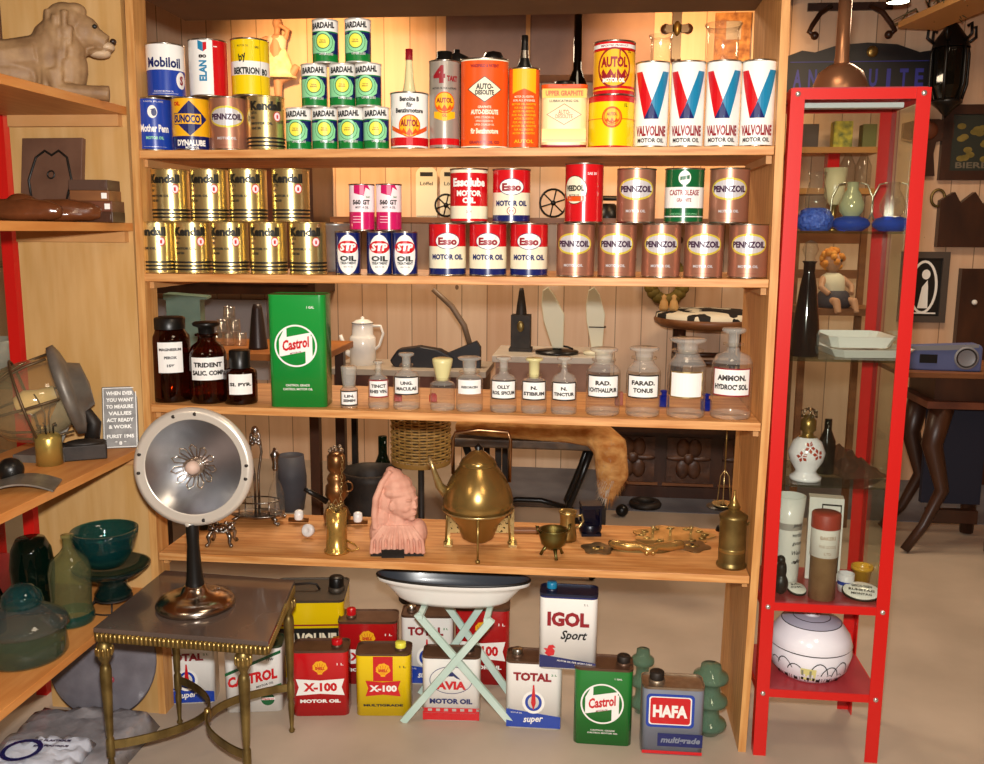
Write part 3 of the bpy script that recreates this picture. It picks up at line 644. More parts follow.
# small coloured pieces and inkwells behind the bottles
for px, Y, mt, lb in ((398, .16, mat('red_glass', '#b3202a', .15), 'small red block behind the coffee pot bottle'), (433, .17, MATS['red_glass'], 'small red block behind the bottle with yellowed stopper')):
    p = on(3, px, Y, .02); MB().box(-.011, .011, -.008, .008, 0, .02, mt).box(-.008, .008, -.006, .006, .02, .024, mt).build('box', None, p, .2, .002, lb, 'box')
for px, Y, lb in ((664, .2, 'small blue glass inkwell behind the blank label bottle'), (706, .16, 'small blue glass inkwell between the two largest bottles')):
    p = on(3, px, Y, .02); BL = glass('cobalt_glass', '#3a50c8', .2, .3, '#2038b0')
    MB().box(-.014, .014, -.014, .014, 0, .03, BL).lathe([(.008, .03), (.008, .04), (.011, .041), (.011, .046), (.008, .046)], BL, 14).build('inkwell', None, p, 0, .003, lb, 'inkwell')
p = on(3, 619, .2, .03); MB().box(-.011, .011, -.011, .011, 0, .038, mat('brick_red_box', '#8e4a38', .6)).build('box', None, p, .1, .002, 'small brick red box behind the pair of wide-necked bottles', 'box')

# ================================================================== glass chimneys and bottles at the back of the top shelf
def chim(px, Y, r, h, lab, flare=1.1):
    p = on(1, px, Y, .3); MB().lathe([(r*.9, 0), (r*.9, h*.1), (r*1.05, h*.25), (r*.92, h*.5), (r*.9, h*.95), (r*flare, h), (r*flare-.002, h), (r*.86, h*.95)], LGLASS, 28).build('lamp_chimney', None, p+V((0, 0, .0006)), 0, 0, lab, 'lamp chimney')
chim(661, .26, .03, zy(661, 36, .26)-shz(1, 1.2), 'short clear glass lamp chimney behind the tall white cans'); chim(723, .25, .046, zy(723, 25, .25)-shz(1, 1.4), 'wide clear glass lamp chimney behind the tall white cans')
DKGL = glass('dark_bottle_glass', '#20140c', .15, .2, '#120b06')
p = on(1, 577, .3, .2); hh = zy(577, 15, .3)-p.z
MB().lathe([(0, 0), (.03, 0), (.03, hh*.5), (.012, hh*.62), (.011, hh), (0, hh)], DKGL, 22).build('bottle', None, p+V((0, 0, .0006)), 0, 0, 'tall dark bottle with a long neck behind the flat orange tin', 'bottle')
p = on(1, 457, .22, .2); hh = zy(460, 50, .22)-p.z
t = thing('oil_lamp', 'dark metal lamp top showing behind the grey can', 'lamp', p+V((0, 0, .0006)))
MB().lathe([(.03, 0), (.03, hh*.7), (.012, hh*.78), (.012, hh*.86)], BLKM, 18).build('body', t); MB().lathe([(.035, hh*.84), (.032, hh*.93), (.008, hh*.97), (.008, hh), (0, hh)], BLKM, 18).build('cap', t)
p = on(1, 493, .24, .2); hh = zy(495, 51, .24)-p.z
MB().lathe([(.02, 0), (.02, hh*.8), (.034, hh*.9), (.022, hh*.98), (0, hh)], BLKM, 18).build('candle_holder', None, p+V((0, 0, .0006)), 0, 0, 'black domed metal piece behind the orange oval tin', 'candle holder')

# ================================================================== fourth shelf
def s4(px, py): return atZ(px, py, shz(4, .8)+.0005)
def fix4(p):
    p = V(p); u = proj(p)[0]
    if p.y > .31: p.y = .31; p.x = xat(u, .31, p.z)
    p.z = shz(4, p.x)+.0006; return p
# silver cruet stand with glass bottles
def foot_tray(t, rx, ry, z, name='tray'):
    b = MB(); b.lathe([(0, z), (.9, z), (1, z+.004), (1, z+.008), (.94, z+.006), (0, z+.005)], SILVER, 28, sx=rx, sy=ry)
    b.build(name, t)
    for sx_, sy_ in ((1, 1), (-1, 1), (-1, -1), (1, -1)):
        x, y = rx*.72*sx_, ry*.72*sy_
        MB().tube([(x*.8, y*.8, z+.004), (x*1.1, y*1.1, z*.72), (x, y, z*.35), (x*1.22, y*1.22, .004)], [.006, .007, .005, .006], SILVER, 8).ball((x*1.22, y*1.22, .006), .006, SILVER, 8, 6).build('leg', t)
p = fix4(s4(258, 518)); t = thing('cruet_stand', 'silver plated cruet stand on scrolled feet behind the dish heater', 'cruet stand', p, .1)
foot_tray(t, .085, .05, .022); zt = zy(255, 428, p.y)-p.z
b = MB(); b.tube([(-.006, 0, .026), (-.006, 0, zt*.5), (-.018, 0, zt*.75), (-.013, 0, zt*.93), (.0, 0, zt), (.013, 0, zt*.93), (.018, 0, zt*.75), (.006, 0, zt*.5), (.006, 0, .026)], .0042, SILVER, 8).ball((0, 0, zt*.97), (.012, .008, .016), SILVER, 10, 7)
for k in range(7): b.ball((.012*math.cos(k), .008*math.sin(k), zt*(.84+.02*(k % 4))), .008, SILVER, 8, 6)
b.build('handle', t)
b = MB()
for k in range(2): b.tube([(.07*math.cos(a)*(1), .04*math.sin(a), .07) for a in [2*pi*i/24 for i in range(24)]], .0025, SILVER, 6, True)
for a in (.8, 2.3, 3.9, 5.4): b.tube([(.07*math.cos(a), .04*math.sin(a), .026), (.07*math.cos(a), .04*math.sin(a), .07)], .0025, SILVER, 6)
b.build('gallery', t)
def decanter(px, py, w, pyt, label, st=SILVER):
    p = fix4(s4(px, py)); p.z += .0295; h = zy(px, pyt, p.y)-p.z; r = w/2
    t = thing('glass_decanter', label, 'decanter', p)
    MB().lathe([(0, 0), (r, 0), (r*1.02, h*.08), (r*.98, h*.3), (r*.7, h*.42), (r*.28, h*.52), (r*.26, h*.68), (r*.4, h*.7)], LGLASS, 24).build('body', t)
    MB().lathe([(r*.3, h*.66), (r*.42, h*.7), (r*.34, h*.76), (r*.5, h*.86), (r*.62, h*.9), (r*.3, h*.95), (r*.2, h), (0, h)], st, 18).build('stopper', t); return t
decanter(277, 514, .05, 448, 'glass cruet bottle with a silver figured stopper at the right of the stand'); decanter(247, 520, .042, 466, 'short glass cruet bottle standing on the silver stand left of its handle', LGLASS)
p = fix4(s4(222, 543)); t = thing('silver_stand', 'low ornate silver stand with curled feet in front of the cruet stand', 'stand', p, .1); foot_tray(t, .04, .032, .042, 'top')
b = MB()
for k in range(14): a = 2*pi*k/14; b.ball((.032*math.cos(a), .026*math.sin(a), .05+.006*(k % 2)), (.008, .008, .007), SILVER, 8, 6)
b.ball((0, 0, .052), (.02, .016, .01), SILVER).build('ornament', t)
# green bottle end behind the dish
p = fix4(s4(166, 524)); p.x = .05; MB().lathe([(0, 0), (.03, 0), (.03, .08), (.012, .11), (.012, .14), (0, .14)], glass('dark_green_glass', '#1c4a30', .15, .25, '#0d3320'), 22).build('bottle', None, p, 0, 0, 'dark green bottle mostly hidden behind the dish heater', 'bottle')
# brass blow lamp
p = fix4(s4(332, 528)); h = zy(328, 455, p.y)-p.z; t = thing('brass_blowlamp', 'tall brown brass blowlamp of stacked bulges with a chain', 'lamp', p+V((0, .06, 0)), .2); h *= 1.03
BRB = mat('brown_brass', '#96693c', .32, .75, '#5e3c20', 18)
MB().lathe([(0, 0), (.04, 0), (.043, h*.1), (.033, h*.2), (.022, h*.24), (.022, h*.3), (.036, h*.38), (.034, h*.5), (.026, h*.54), (.03, h*.6), (.026, h*.64), (.02, h*.68), (.028, h*.73), (.028, h*.9), (.02, h*.94), (0, h*.95)], BRB, 26).build('body', t)
b = MB()
for k in range(9): a = k*2.4; b.ball((.018*math.cos(a), .018*math.sin(a), h*(.97+.012*(k % 4))), .007, TINW, 8, 6)
b.build('burner', t)
MB().tube([(-.03, -.01, h*.3), (-.07, -.02, h*.42), (-.095, -.03, h*.5)], [.01, .009, .007], BLKM, 8).build('handle', t)
MB().tube([(.036+.014*math.sin(a), -.012, h*.5+.016*math.cos(a)) for a in [2*pi*i/16 for i in range(16)]], .003, BRB, 6, True).build('ring', t)
b = MB()
for i in range(16): f = i/15; b.tube([(.022+.004*math.cos(a)*(i % 2)-.01*f, -.034-.01*f+.004*math.cos(a)*((i+1) % 2), h*(.9-.72*f)+.0075*math.sin(a)) for a in [2*pi*k/8 for k in range(8)]], .0012, BRASSP, 5, True)
b.build('chain', t)
p = fix4(s4(337, 551)); h = zy(337, 510, p.y)-p.z; t = thing('brass_measure', 'polished brass cup with a loop handle below the blowlamp', 'cup', p, -.2); BR2 = mat('bright_brass', '#cca458', .22, .75)
MB().lathe([(0, .002), (.036, 0), (.037, .006), (.031, .01), (.029, h*.5), (.03, h), (.027, h), (.026, h*.5), (.026, .01), (0, .01)], BR2, 28).build('body', t)
MB().tube([(.03, 0, h*.3), (.06, -.01, h*.26), (.075, -.012, h*.18), (.055, -.015, h*.1), (.03, -.004, h*.12)], .0028, BR2, 7).build('handle', t)
b = MB()
for k in range(12): a = k*.7; b.tube([(.0, 0, h*.9), (.012*math.cos(a), .012*math.sin(a), h+.01), (.024*math.cos(a+.6), .022*math.sin(a+.6), h+.014+.006*(k % 3)), (.02*math.cos(a+1.5), .02*math.sin(a+1.5), h+.004)], .0014, BRASSP, 5)
b.build('wire_coil', t)
def plug(px, py, label, rz):
    p = fix4(s4(px, py)); t = thing('porcelain_fitting', label, 'fitting', p, rz)
    MB().tube([(-.032, 0, .010), (.03, 0, .010)], .0075, BRB, 10, flat=1).build('base', t); MB().lathe([(.013, 0), (.015, .01), (.013, .026), (.007, .03), (0, .03)], WHITE, 18, (0, 0, .0125)).build('porcelain_knob', t)
plug(299, 513, 'white porcelain knob on a brown brass bar, left of the blowlamp', .05); plug(358, 510, 'white porcelain knob on a brass bar between blowlamp and bust', .15)
p = fix4(s4(311, 536)); MB().lathe([(.012, 0), (.018, .006), (.02, .02), (.014, .026), (.006, .02), (0, .02)], mat('grey_porcelain', '#d8d4d0', .25), 18, (0, 0, .021), ax=(-.3, -1, .25)).build('pipe_fitting', None, p, 0, 0, 'small round grey white fitting with a dark hole beside the brass cup', 'fitting')
# pink bust
p = fix4(s4(402, 553)); h = zy(400, 466, p.y+.04)-p.z; s = h/.25; p.y += .012; p.x -= .012; PK = mat('pink_terracotta', '#dba58e', .75, 0, '#c98f7a', 25, .25)
t = thing('bust', 'pink plaster bust of a hooded head looking right', 'bust', p, face(p.x, p.y)*.6)
def S(*a): return tuple(v*s for v in a)
fd = V((.83, -.56, 0)); fp = V((.56, .83, 0)); hc = V((.012, -.004, .152))
def FF(f, sd, u): q = hc+fd*f+fp*sd+V((0, 0, u)); return S(*q)
parts = [('b', S(0, 0, .055), S(.078, .05, .052)), ('x', tuple(v*s for v in (-.076, .076, -.042, .042, .012, .05))), ('b', S(-.055, 0, .06), S(.03, .042, .045)), ('b', S(.055, 0, .06), S(.03, .042, .04)), ('t', [S(-.003, 0, .08), S(.005, -.002, .13)], [.034*s, .03*s]),
 ('b', S(*hc), S(.045, .043, .05)), ('b', FF(.016, 0, -.026), S(.03, .03, .024)), ('b', FF(.0445, 0, -.001), S(.006, .006, .012)), ('b', FF(.0465, 0, -.009), S(.007, .0075, .005)),
 ('b', FF(.041, 0, -.0225), S(.01, .01, .0035)), ('b', FF(.04, 0, -.0295), S(.009, .009, .0035)), ('b', FF(.032, 0, -.042), S(.012, .013, .01)), ('b', FF(.026, .018, -.012), S(.014, .014, .012)), ('b', FF(.026, -.018, -.012), S(.014, .014, .012)),
 ('b', FF(.0345, .015, .014), S(.01, .012, .004)), ('b', FF(.0345, -.015, .014), S(.01, .012, .004)), ('b', FF(.0365, .016, .005), S(.0055, .0055, .004)), ('b', FF(.0365, -.016, .005), S(.0055, .0055, .004)), ('b', FF(-.004, -.044, -.004), S(.009, .006, .014)),
 ('b', S(.0, .002, .184), S(.052, .048, .024)), ('b', S(-.004, .004, .203), S(.046, .044, .03)), ('b', S(-.014, .006, .223), S(.031, .034, .026)), ('b', S(-.022, .004, .24), S(.015, .02, .015)), ('b', S(-.036, .012, .155), S(.034, .045, .058)), ('b', S(-.046, .008, .105), S(.03, .044, .05)),
 ('t', [S(-.02, -.02, .248), S(-.044, -.026, .214), S(-.062, -.03, .168), S(-.066, -.03, .12), S(-.064, -.03, .08)], [.007*s, .009*s, .01*s, .01*s, .01*s])]
for k in range(10): x = -.072+.016*k; parts.append(('t', [S(x*.55, -.045, .095), S(x, -.05, .05), S(x*1.04, -.044, .01)], [.004*s, .0055*s, .0065*s]))
blob('body', t, parts, PK, .0022, 4)
MB().box(-.045*s, .02*s, -.054*s, -.046*s, 0, .024*s, BLKM).box(-.078*s, .075*s, -.04*s, .04*s, 0, .0118*s, BLKM).build('base', t)
# kettle on stand
Yk = .125; zb = shz(4, .95); pc = atY(478, 500, Yk); t = thing('brass_kettle', 'onion shaped brass kettle with a long spout hanging in a stand', 'kettle', (pc.x, Yk, zy(480, 541, Yk)), face(pc.x, Yk)); m = mpp(pc); z0 = zy(480, 541, Yk)
def kz(py): return zy(480, py, Yk)-z0
KB = mat('kettle_brass', '#a8884e', .24, .75, '#8c7038', 10)
MB().lathe([(0, .0), (.03, .002), (.045, .012), (.062, kz(522)), (.088, kz(512)), (.1, kz(504)), (.101, kz(499)), (.094, kz(489)), (.079, kz(478)), (.063, kz(470)), (.052, kz(465))], KB, 40).build('body', t)
MB().lathe([(.05, kz(465.5)), (.054, kz(464)), (.046, kz(459)), (.022, kz(452)), (.008, kz(450)), (.012, kz(447)), (0, kz(443))], [KB]*4+[BLKM]*2, 28).build('lid', t)
MB().tube([(-.085, 0, kz(495)), (-.11, -.005, kz(485)), (-.125, -.008, kz(470)), (-.138, -.01, kz(456))], [.017, .012, .0075, .006], BRASSP, 10).build('spout', t)
hx0, hx1 = (455-480)*m, (512-480)*m
MB().tube([(hx0, 0, kz(474)), (hx0, 0, kz(440)), (hx0+.006, 0, kz(433)), (0, 0, kz(430)), (hx1-.008, 0, kz(432)), (hx1, 0, kz(440)), (hx1-.002, 0, kz(482))], .0052, mat('copper_rod', '#9c7654', .3, 1), 8).build('handle', t)
p = V((pc.x, Yk, zb+.0006)); t2 = thing('kettle_stand', 'brass stand with pierced rim carrying the kettle', 'stand', p, face(pc.x, Yk)); rz_ = z0+kz(509)-zb
b = MB(); b.lathe([(.093, rz_-.004), (.1015, rz_-.001), (.1035, rz_+.004), (.1015, rz_+.004), (.1, rz_-.001), (.093, rz_-.004)], BRASSP, 40); b.build('ring', t2)
for a in (-pi/2, pi/2-1.05, pi/2+1.05):
    x, y = .103*math.cos(a), .103*math.sin(a); MB().tube([(x, y, rz_), (x*1.02, y*1.02, rz_*.5), (x*1.05, y*1.05, .006)], [.0035, .003, .003], BRASS, 8).lathe([(0, 0), (.007, 0), (.007, .007), (0, .009)], BRASS, 10, (x*1.05, y*1.05, 0)).build('leg', t2)
# perforated brass back plate of a trivet left of the kettle
p = fix4(s4(478, 551)); p.y = Yk+.065; p.x = pc.x; t = thing('brass_trivet', 'pale brass trivet with a pierced plate behind the kettle stand', 'trivet', p, face(p.x, p.y)); w2 = 33*m
for sx_ in (-1, 1):
    MB().box(sx_*w2-.012, sx_*w2+.012, -.04, .01, 0, .006, BRASSP).box(sx_*w2-.0045, sx_*w2+.0045, -.003, .003, .006, .1, BRASSP).build('leg', t)
b = MB(); hole = dots('pierced_brass', '#c0a76e', '#30240f', 160, .62, .3, .8)
b.box(-w2+.0045, w2-.0045, -.002, .002, .03, .075, hole).build('pierced_plate', t)
# cauldron
p = fix4(s4(553, 558)); p.y += .0; h = zy(553, 529, p.y)-p.z; t = thing('brass_cauldron', 'small greenish brass cauldron on three splayed feet', 'pot', p, .3); GB = mat('greenish_brass', '#7f7544', .42, 1, '#5c5a34', 20)
MB().lathe([(0, h*.3), (.018, h*.32), (.034, h*.5), (.04, h*.8), (.037, h*.95), (.041, h), (.037, h), (.034, h*.9), (0, h*.45)], GB, 28).build('body', t)
for k in range(3): a = 2*pi*k/3-pi/2; MB().tube([(.02*math.cos(a), .02*math.sin(a), h*.36), (.03*math.cos(a), .03*math.sin(a), h*.2), (.036*math.cos(a), .036*math.sin(a), .004)], [.006, .004, .005], GB, 8).build('foot', t)
for sg in (-1, 1): MB().tube([(sg*.036, 0, h*.86), (sg*.046, 0, h*.98), (sg*.05, 0, h*1.15), (sg*.042, 0, h*1.1)], .003, GB, 6).build('ear', t)
# jug
p = fix4(s4(567, 543)); p.y += .02; h = zy(567, 511, p.y)-p.z; t = thing('brass_jug', 'small brass jug with an ear handle behind the cauldron', 'jug', p, .2)
MB().lathe([(0, 0), (.026, 0), (.028, .01), (.025, h*.35), (.022, h*.7), (.024, h*.9), (.028, h), (.025, h), (.021, h*.7), (.022, .01), (0, .008)], BRASS, 26).build('body', t)
MB().tube([(.023, 0, h*.8), (.042, 0, h*.86), (.047, 0, h*.65), (.036, 0, h*.45), (.024, 0, h*.42)], .0038, BRASSP, 8).build('handle', t)
# small blue lantern
p = fix4(s4(590, 537)); p.y += .025; h = zy(590, 503, p.y)-p.z; t = thing('lantern', 'small dark blue glass lantern beside the brass jug', 'lantern', p, .15); NB = mat('dark_blue_metal', '#0b0d1e', .3, .3)
MB().box(-.03, .03, -.03, .03, 0, .008, NB).lathe([(.032, .008), (.036, .02), (.03, .032)], NB, 16).build('base', t)
b = MB()
for sx_ in (-1, 1):
    for sy_ in (-1, 1): b.box(sx_*.027-.003, sx_*.027+.003, sy_*.027-.003, sy_*.027+.003, .03, h*.88, NB)
b.box(-.031, .031, -.031, .031, h*.88, h, NB); b.build('frame', t)
MB().box(-.025, .025, -.025, .025, .032, h*.87, glass('blue_lantern_glass', '#202860', .2, .4, '#0a0e28')).build('glass_pane', t)
# wooden handled knife / tray behind cauldron
p = fix4(s4(525, 543)); p.y = .3; MB().bar((-.06, 0, .006), (.06, .0, .006), .01, .03, MWOOD).build('brush', None, p, .1, .002, 'flat wooden piece lying behind the cauldron', 'brush')
# flat brass fittings lying on the shelf
def scal(rx, ry, n, amp): return [((rx*(1+amp*math.cos(n*a)))*math.cos(a), (ry*(1+amp*math.cos(n*a)))*math.sin(a)) for a in [2*pi*k/72 for k in range(72)]]
p = fix4(s4(673, 529)); p.y = min(p.y, .3); t = thing('brass_plaque', 'ornate pale brass back plate with scalloped edge and three pegs', 'plaque', p+V((0, 0, .004)), .12); t.rotation_euler.x = .12
MB().prism(scal(.118, .062, 7, .09), 0, .004, BRASSP).build('plate', t)
for x in (-.06, -.01, .055): MB().lathe([(.004, .004), (.004, .02), (.007, .024), (0, .029)], BRASSP, 10, (x, .012-.01*(x == -.01), 0)).build('peg', t)
b = MB()
for k in range(12): a = 2*pi*k/12; b.ball((.095*math.cos(a), .045*math.sin(a), .005), (.012, .006, .004), BRASS, 8, 6)
b.build('relief', t)
p = fix4(s4(645, 551)); p.y += .02; t = thing('drawer_handle', 'large curved brass drawer pull lying at the front of the shelf', 'handle', p, .12)
MB().prism(scal(.1, .05, 5, .06), 0, .004, BRASSD).build('back_plate', t)
b = MB(); b.tube([(-.088, .006, .006), (-.1, -.02, .02), (-.094, -.05, .026), (-.06, -.062, .026), (-.022, -.066, .026), (-.012, -.074, .022), (0, -.077, .02), (.012, -.074, .022), (.022, -.066, .026), (.06, -.062, .026), (.094, -.05, .026), (.1, -.02, .02), (.088, .006, .006)], [.008, .01, .013, .0135, .011, .013, .014, .013, .011, .0135, .013, .01, .008], mat('polished_brass', '#c09c5c', .24, .75), 10)
b.ball((-.009, -.08, .013), (.008, .01, .009), MATS['polished_brass'], 10, 7).ball((.009, -.08, .013), (.008, .01, .009), MATS['polished_brass'], 10, 7).build('bail', t)
def escut(px, py, rz, label, s=1):
    p = fix4(s4(px, py)); t = thing('escutcheon', label, 'key plate', p, rz); pts = scal(.046*s, .048*s, 5, .12)
    b = MB(); b.prism(pts, 0, .003, mat('tarnished_brass', '#8f7a58', .45, .9, '#6b5a40', 20)).ball((0, 0, .003), (.02*s, .012*s, .004), BRASS, 12, 6); b.build('plate', t)
    MB().lathe([(0, .0072), (.008, .0072), (.008, .0075), (0, .0078)], BLKM, 12, (0, 0, 0), sx=.8).build('keyhole', t)
escut(598, 550, .3, 'tarnished brass key plate left of the drawer pull'); escut(692, 548, -.2, 'tarnished brass key plate right of the drawer pull', 1.05)
# hanging lamp scale
p = atY(724, 492, .3); zt = SHB[3][1]-.002; t = thing('hanging_lamp', 'small brass hanging lamp on a thin rod below the bottle shelf', 'lamp', (p.x, .3, zt), 0)
z1 = zy(724, 470, .3)-zt; z2 = zy(724, 505, .3)-zt; z3 = zy(724, 533, .3)-zt
MB().tube([(0, 0, 0), (0, 0, z1)], .0022, BRASS, 7).build('rod', t)
b = MB()
for k in range(3): a = 2*pi*k/3+.3; b.tube([(0, 0, z1), (.014*math.cos(a), .014*math.sin(a), z1-.02), (.022*math.cos(a), .022*math.sin(a), z2+.006)], .0017, BRASSP, 6)
b.build('bracket', t)
MB().lathe([(.012, z2-.006), (.03, z2), (.034, z2+.006), (.028, z2+.004), (.01, z2)], BRASSP, 24).lathe([(.001, z2-.003), (.05, z2-.004), (.05, z2-.0055), (.001, z2-.006)], BLKM, 28).build('pan', t)
MB().tube([(0, 0, z2-.005), (0, 0, z3+.02)], .0025, BLKM, 7).lathe([(0, z3+.004), (.02, z3+.008), (.016, z3+.02), (.005, z3+.03), (0, z3+.03)], BLKM, 18).build('weight', t)
# brass spirit lamp at the right end
p = fix4(s4(732, 570)); p.y += .02; h = zy(732, 490, p.y)-p.z; t = thing('brass_spirit_lamp', 'brass cylinder spirit lamp with a thin nozzle at the right end', 'lamp', p, 0); r = .036
MB().lathe([(0, 0), (r*1.12, 0), (r*1.14, .006), (r*1.02, .012), (r, .016), (r, h*.62), (r*1.06, h*.64), (r*1.06, h*.67), (r*.9, h*.69), (r*.5, h*.73), (r*.42, h*.74)], BRASSD, 30).build('body', t)
MB().lathe([(r*.42, h*.73), (r*.42, h*.77), (r*.5, h*.78), (r*.3, h*.84), (r*.12, h*.9), (r*.08, h), (0, h)], BRASS, 20).build('burner', t)
b = MB(); b.lathe([(r*1.001, h*.2), (r*1.02, h*.21), (r*1.02, h*.24), (r*1.001, h*.25)], BRASS, 30).tube([(r*1.0, 0, h*.55), (r*1.35, 0, h*.6), (r*1.3, 0, h*.72)], .003, BRASS, 7); b.build('fittings', t)

p = on(2, 336, .2, .1); MB().lathe([(0, 0), (.026, 0), (.028, .01), (.042, .128), (.045, .13), (.045, .136), (.041, .136), (.027, .012), (0, .008)], mat('zinc_bucket', '#b4b2ac', .35, .7, '#96948e', 20), 26).build('zinc_pot', None, p+V((0, 0, .0006)), 0, 0, 'grey zinc pot behind the small navy cans', 'pot')
# ================================================================== oil tins on the floor
TTOP = mat('brown_tin_top', '#5a4030', .4, .5, '#6d5240', 20)
def ftin(label, px0, px1, pyb, pyt, body, bands, draw, top, cap, Y=None, turn=.5, d=.085, z0=0, h=None, dy=0):
    pc = (px0+px1)/2
    P = atZ(pc, pyb, z0) if Y is None else V((xat(pc, Y, z0+.1), Y, z0))
    w = (px1-px0)*mpp(P+V((0, 0, .1))); rz = face(P.x, P.y)*turn
    if h is None: h = zy(pc, pyt, P.y)-z0
    c = P+V((-math.sin(rz)*d/2, math.cos(rz)*d/2, .0006))
    capd = None if cap is None else (cap[0]*w, cap[1], cap[2], cap[3])
    return recttin('oil_tin', label, c, rz, w, d, h, body, bands, draw, top, capd)
def shell(em, le, u, v, a, c1=YEL2, c2=RED):
    em.poly([(u-a*.3, v-a*.85), (u-a*.35, v-a*.6), (u-a, v-a*.1)]+[(u+a*math.cos(t)*(1+.05*math.cos(9*t)), v+a*.1+a*math.sin(t)*(1+.05*math.cos(9*t))) for t in [pi-pi*i/16 for i in range(17)]]+[(u+a, v-a*.1), (u+a*.35, v-a*.6), (u+a*.3, v-a*.85)], c1)
    for k in range(-2, 3): em.conv([(u+.1*a*k-a*.012, v-a*.6), (u+.1*a*k+a*.012, v-a*.6), (u+a*.36*k+a*.03, v+a*(.8-.07*k*k)), (u+a*.36*k-a*.03, v+a*(.8-.07*k*k))], c2)
    le.text('SHELL', u, v+a*.05, a*1.3, a*.42, c2, .06)
def bow(em, w, v, hh, mt, k=.42):
    em.poly([(-w*k, v+hh), (0, v+hh*.8), (w*k, v+hh), (w*(k-.05), v), (w*k, v-hh), (0, v-hh*.8), (-w*k, v-hh), (-w*(k-.05), v)], mt)
def d_total(em, le, w, h):
    le.text('TOTAL', -.004, h*.8, w*.68, h*.13, DRED, .05)
    em.poly([(-w*.485, .004), (w*.485, .004), (w*.485, h*.2), (-w*.485, h*.3)], BLUE)
    em.ring(0, h*.41, w*.15, w*.17, w*.05, BLUE); em.ring(0, h*.41, w*.2, w*.215, w*.05, WHITE)
    em.conv([(-.007, h*.4), (0, h*.29), (.007, h*.4), (.002, h*.68), (-.002, h*.68)], RED)
    le.text('super', 0, h*.13, w*.36, h*.1, WHITE, .02, .3, .08); le.text('2 L', w*.36, h*.84, w*.1, h*.03, GREEN, .02); le.text('MOTOR OIL', -w*.3, h*.245, w*.2, h*.02, WHITE, 0, 0, -.05)
def d_x100(bg, shellbg=None, txt='MOTOR OIL', tc=WHITE, bc=WHITE, xc=RED):
    def f(em, le, w, h):
        if shellbg: em.rect(-w*.18, h*.58, w*.18, h*.985, shellbg)
        shell(em, le, 0, h*.75, w*.13)
        bow(em, w, h*.46, h*.13, bc, .43 if not shellbg else .32); le.text('X-100', 0, h*.46, w*(.6 if not shellbg else .5), h*(.14 if not shellbg else .11), xc, .06)
        le.text(txt, 0, h*(.24 if not shellbg else .18), w*.72, h*(.055 if not shellbg else .04), tc, .06); le.text('1 L', w*.36, h*.82, w*.12, h*.035, tc, .02)
    return f
def d_avia(em, le, w, h):
    em.rect(-w*.49, h*.13, w*.49, h*.155, RED)
    for k in range(7): em.rect(-w*.47+w*.14*k, h*.155, -w*.4+w*.14*k, h*.2, RED)
    em.rect(-w*.49, .003, w*.49, h*.13, RED); em.rect(-w*.49, h*.2, w*.49, h*.212, RED)
    em.ring(0, h*.66, w*.37, h*.22, .0018, NAVY, 40); em.conv([(0, h*.82), (-.006, h*.72), (.006, h*.72)], NAVY)
    for s in (-1, 1): em.conv([(s*.003, h*.8), (s*w*.17, h*.67), (s*w*.1, h*.69), (s*.003, h*.74)], NAVY)
    le.text('AVIA', 0, h*.575, w*.52, h*.135, RED, .05); le.text('MOTOR OIL', 0, h*.32, w*.74, h*.085, NAVY, .05)
def d_castrolw(em, le, w, h):
    em.poly([(-w*.485, h*.62), (w*.485, h*.97), (w*.485, h*.92), (-w*.485, h*.57)], DGREEN); em.poly([(-w*.485, h*.16), (w*.485, h*.45), (w*.485, h*.42), (-w*.485, h*.1)], DGREEN)
    le.text('CASTROL', -.002, h*.54, w*.86, h*.17, RED, .06, 0, 0, .2); le.text('MOTOR OIL', w*.2, h*.43, w*.3, h*.035, INK, .02, 0, 0, .3)
    em.ell(w*.24, h*.2, w*.12, w*.12, DGREEN); em.rect(w*.13, h*.185, w*.36, h*.225, WHITE); le.text('Castrol', w*.24, h*.205, w*.2, h*.03, RED, .03); le.text('10W', w*.3, h*.83, w*.12, h*.04, INK, .02)
def d_valvt(em, le, w, h):
    em.rect(-w*.49, h*.3, w*.49, h*.66, BLACK); le.text('VALVOLINE', 0, h*.5, w*.8, h*.2, CREAM, .04); le.text('MOTOR OIL', 0, h*.36, w*.4, h*.06, CREAM, .04); em.rect(-w*.49, h*.69, w*.49, h*.71, DRED)
def d_igol(em, le, w, h):
    em.poly([(-w*.485, .003), (w*.485, .003), (w*.485, h*.1), (-w*.485, h*.19)], NAVY)
    le.text('IGOL', 0, h*.69, w*.72, h*.2, DRED, .09); le.text('Sport', w*.1, h*.46, w*.46, h*.16, BLACK, .02, .35)
    u, v, a = -w*.3, h*.24, w*.1
    em.poly([(u-a, v-a*.4), (u-a*.3, v-a*.9), (u+a*.6, v-a*.7), (u+a*.8, v+a*.1), (u+a*.4, v+a*.6), (u+a*.9, v+a*.7), (u+a*.45, v+a*1.2), (u-a*.3, v+a*1.1), (u-a*.5, v+a*.5), (u-a*1.2, v+a*.5), (u-a*.7, v)], RED)
    le.text('MOTOR OIL FOR SPORT CARS', w*.12, h*.1, w*.6, h*.022, WHITE, .01, 0, 0, -.09); le.text('2 L', w*.3, h*.9, w*.08, h*.025, INK, .0)
GB2 = mat('blue_grey_enamel', '#8890a0', .3, .2)
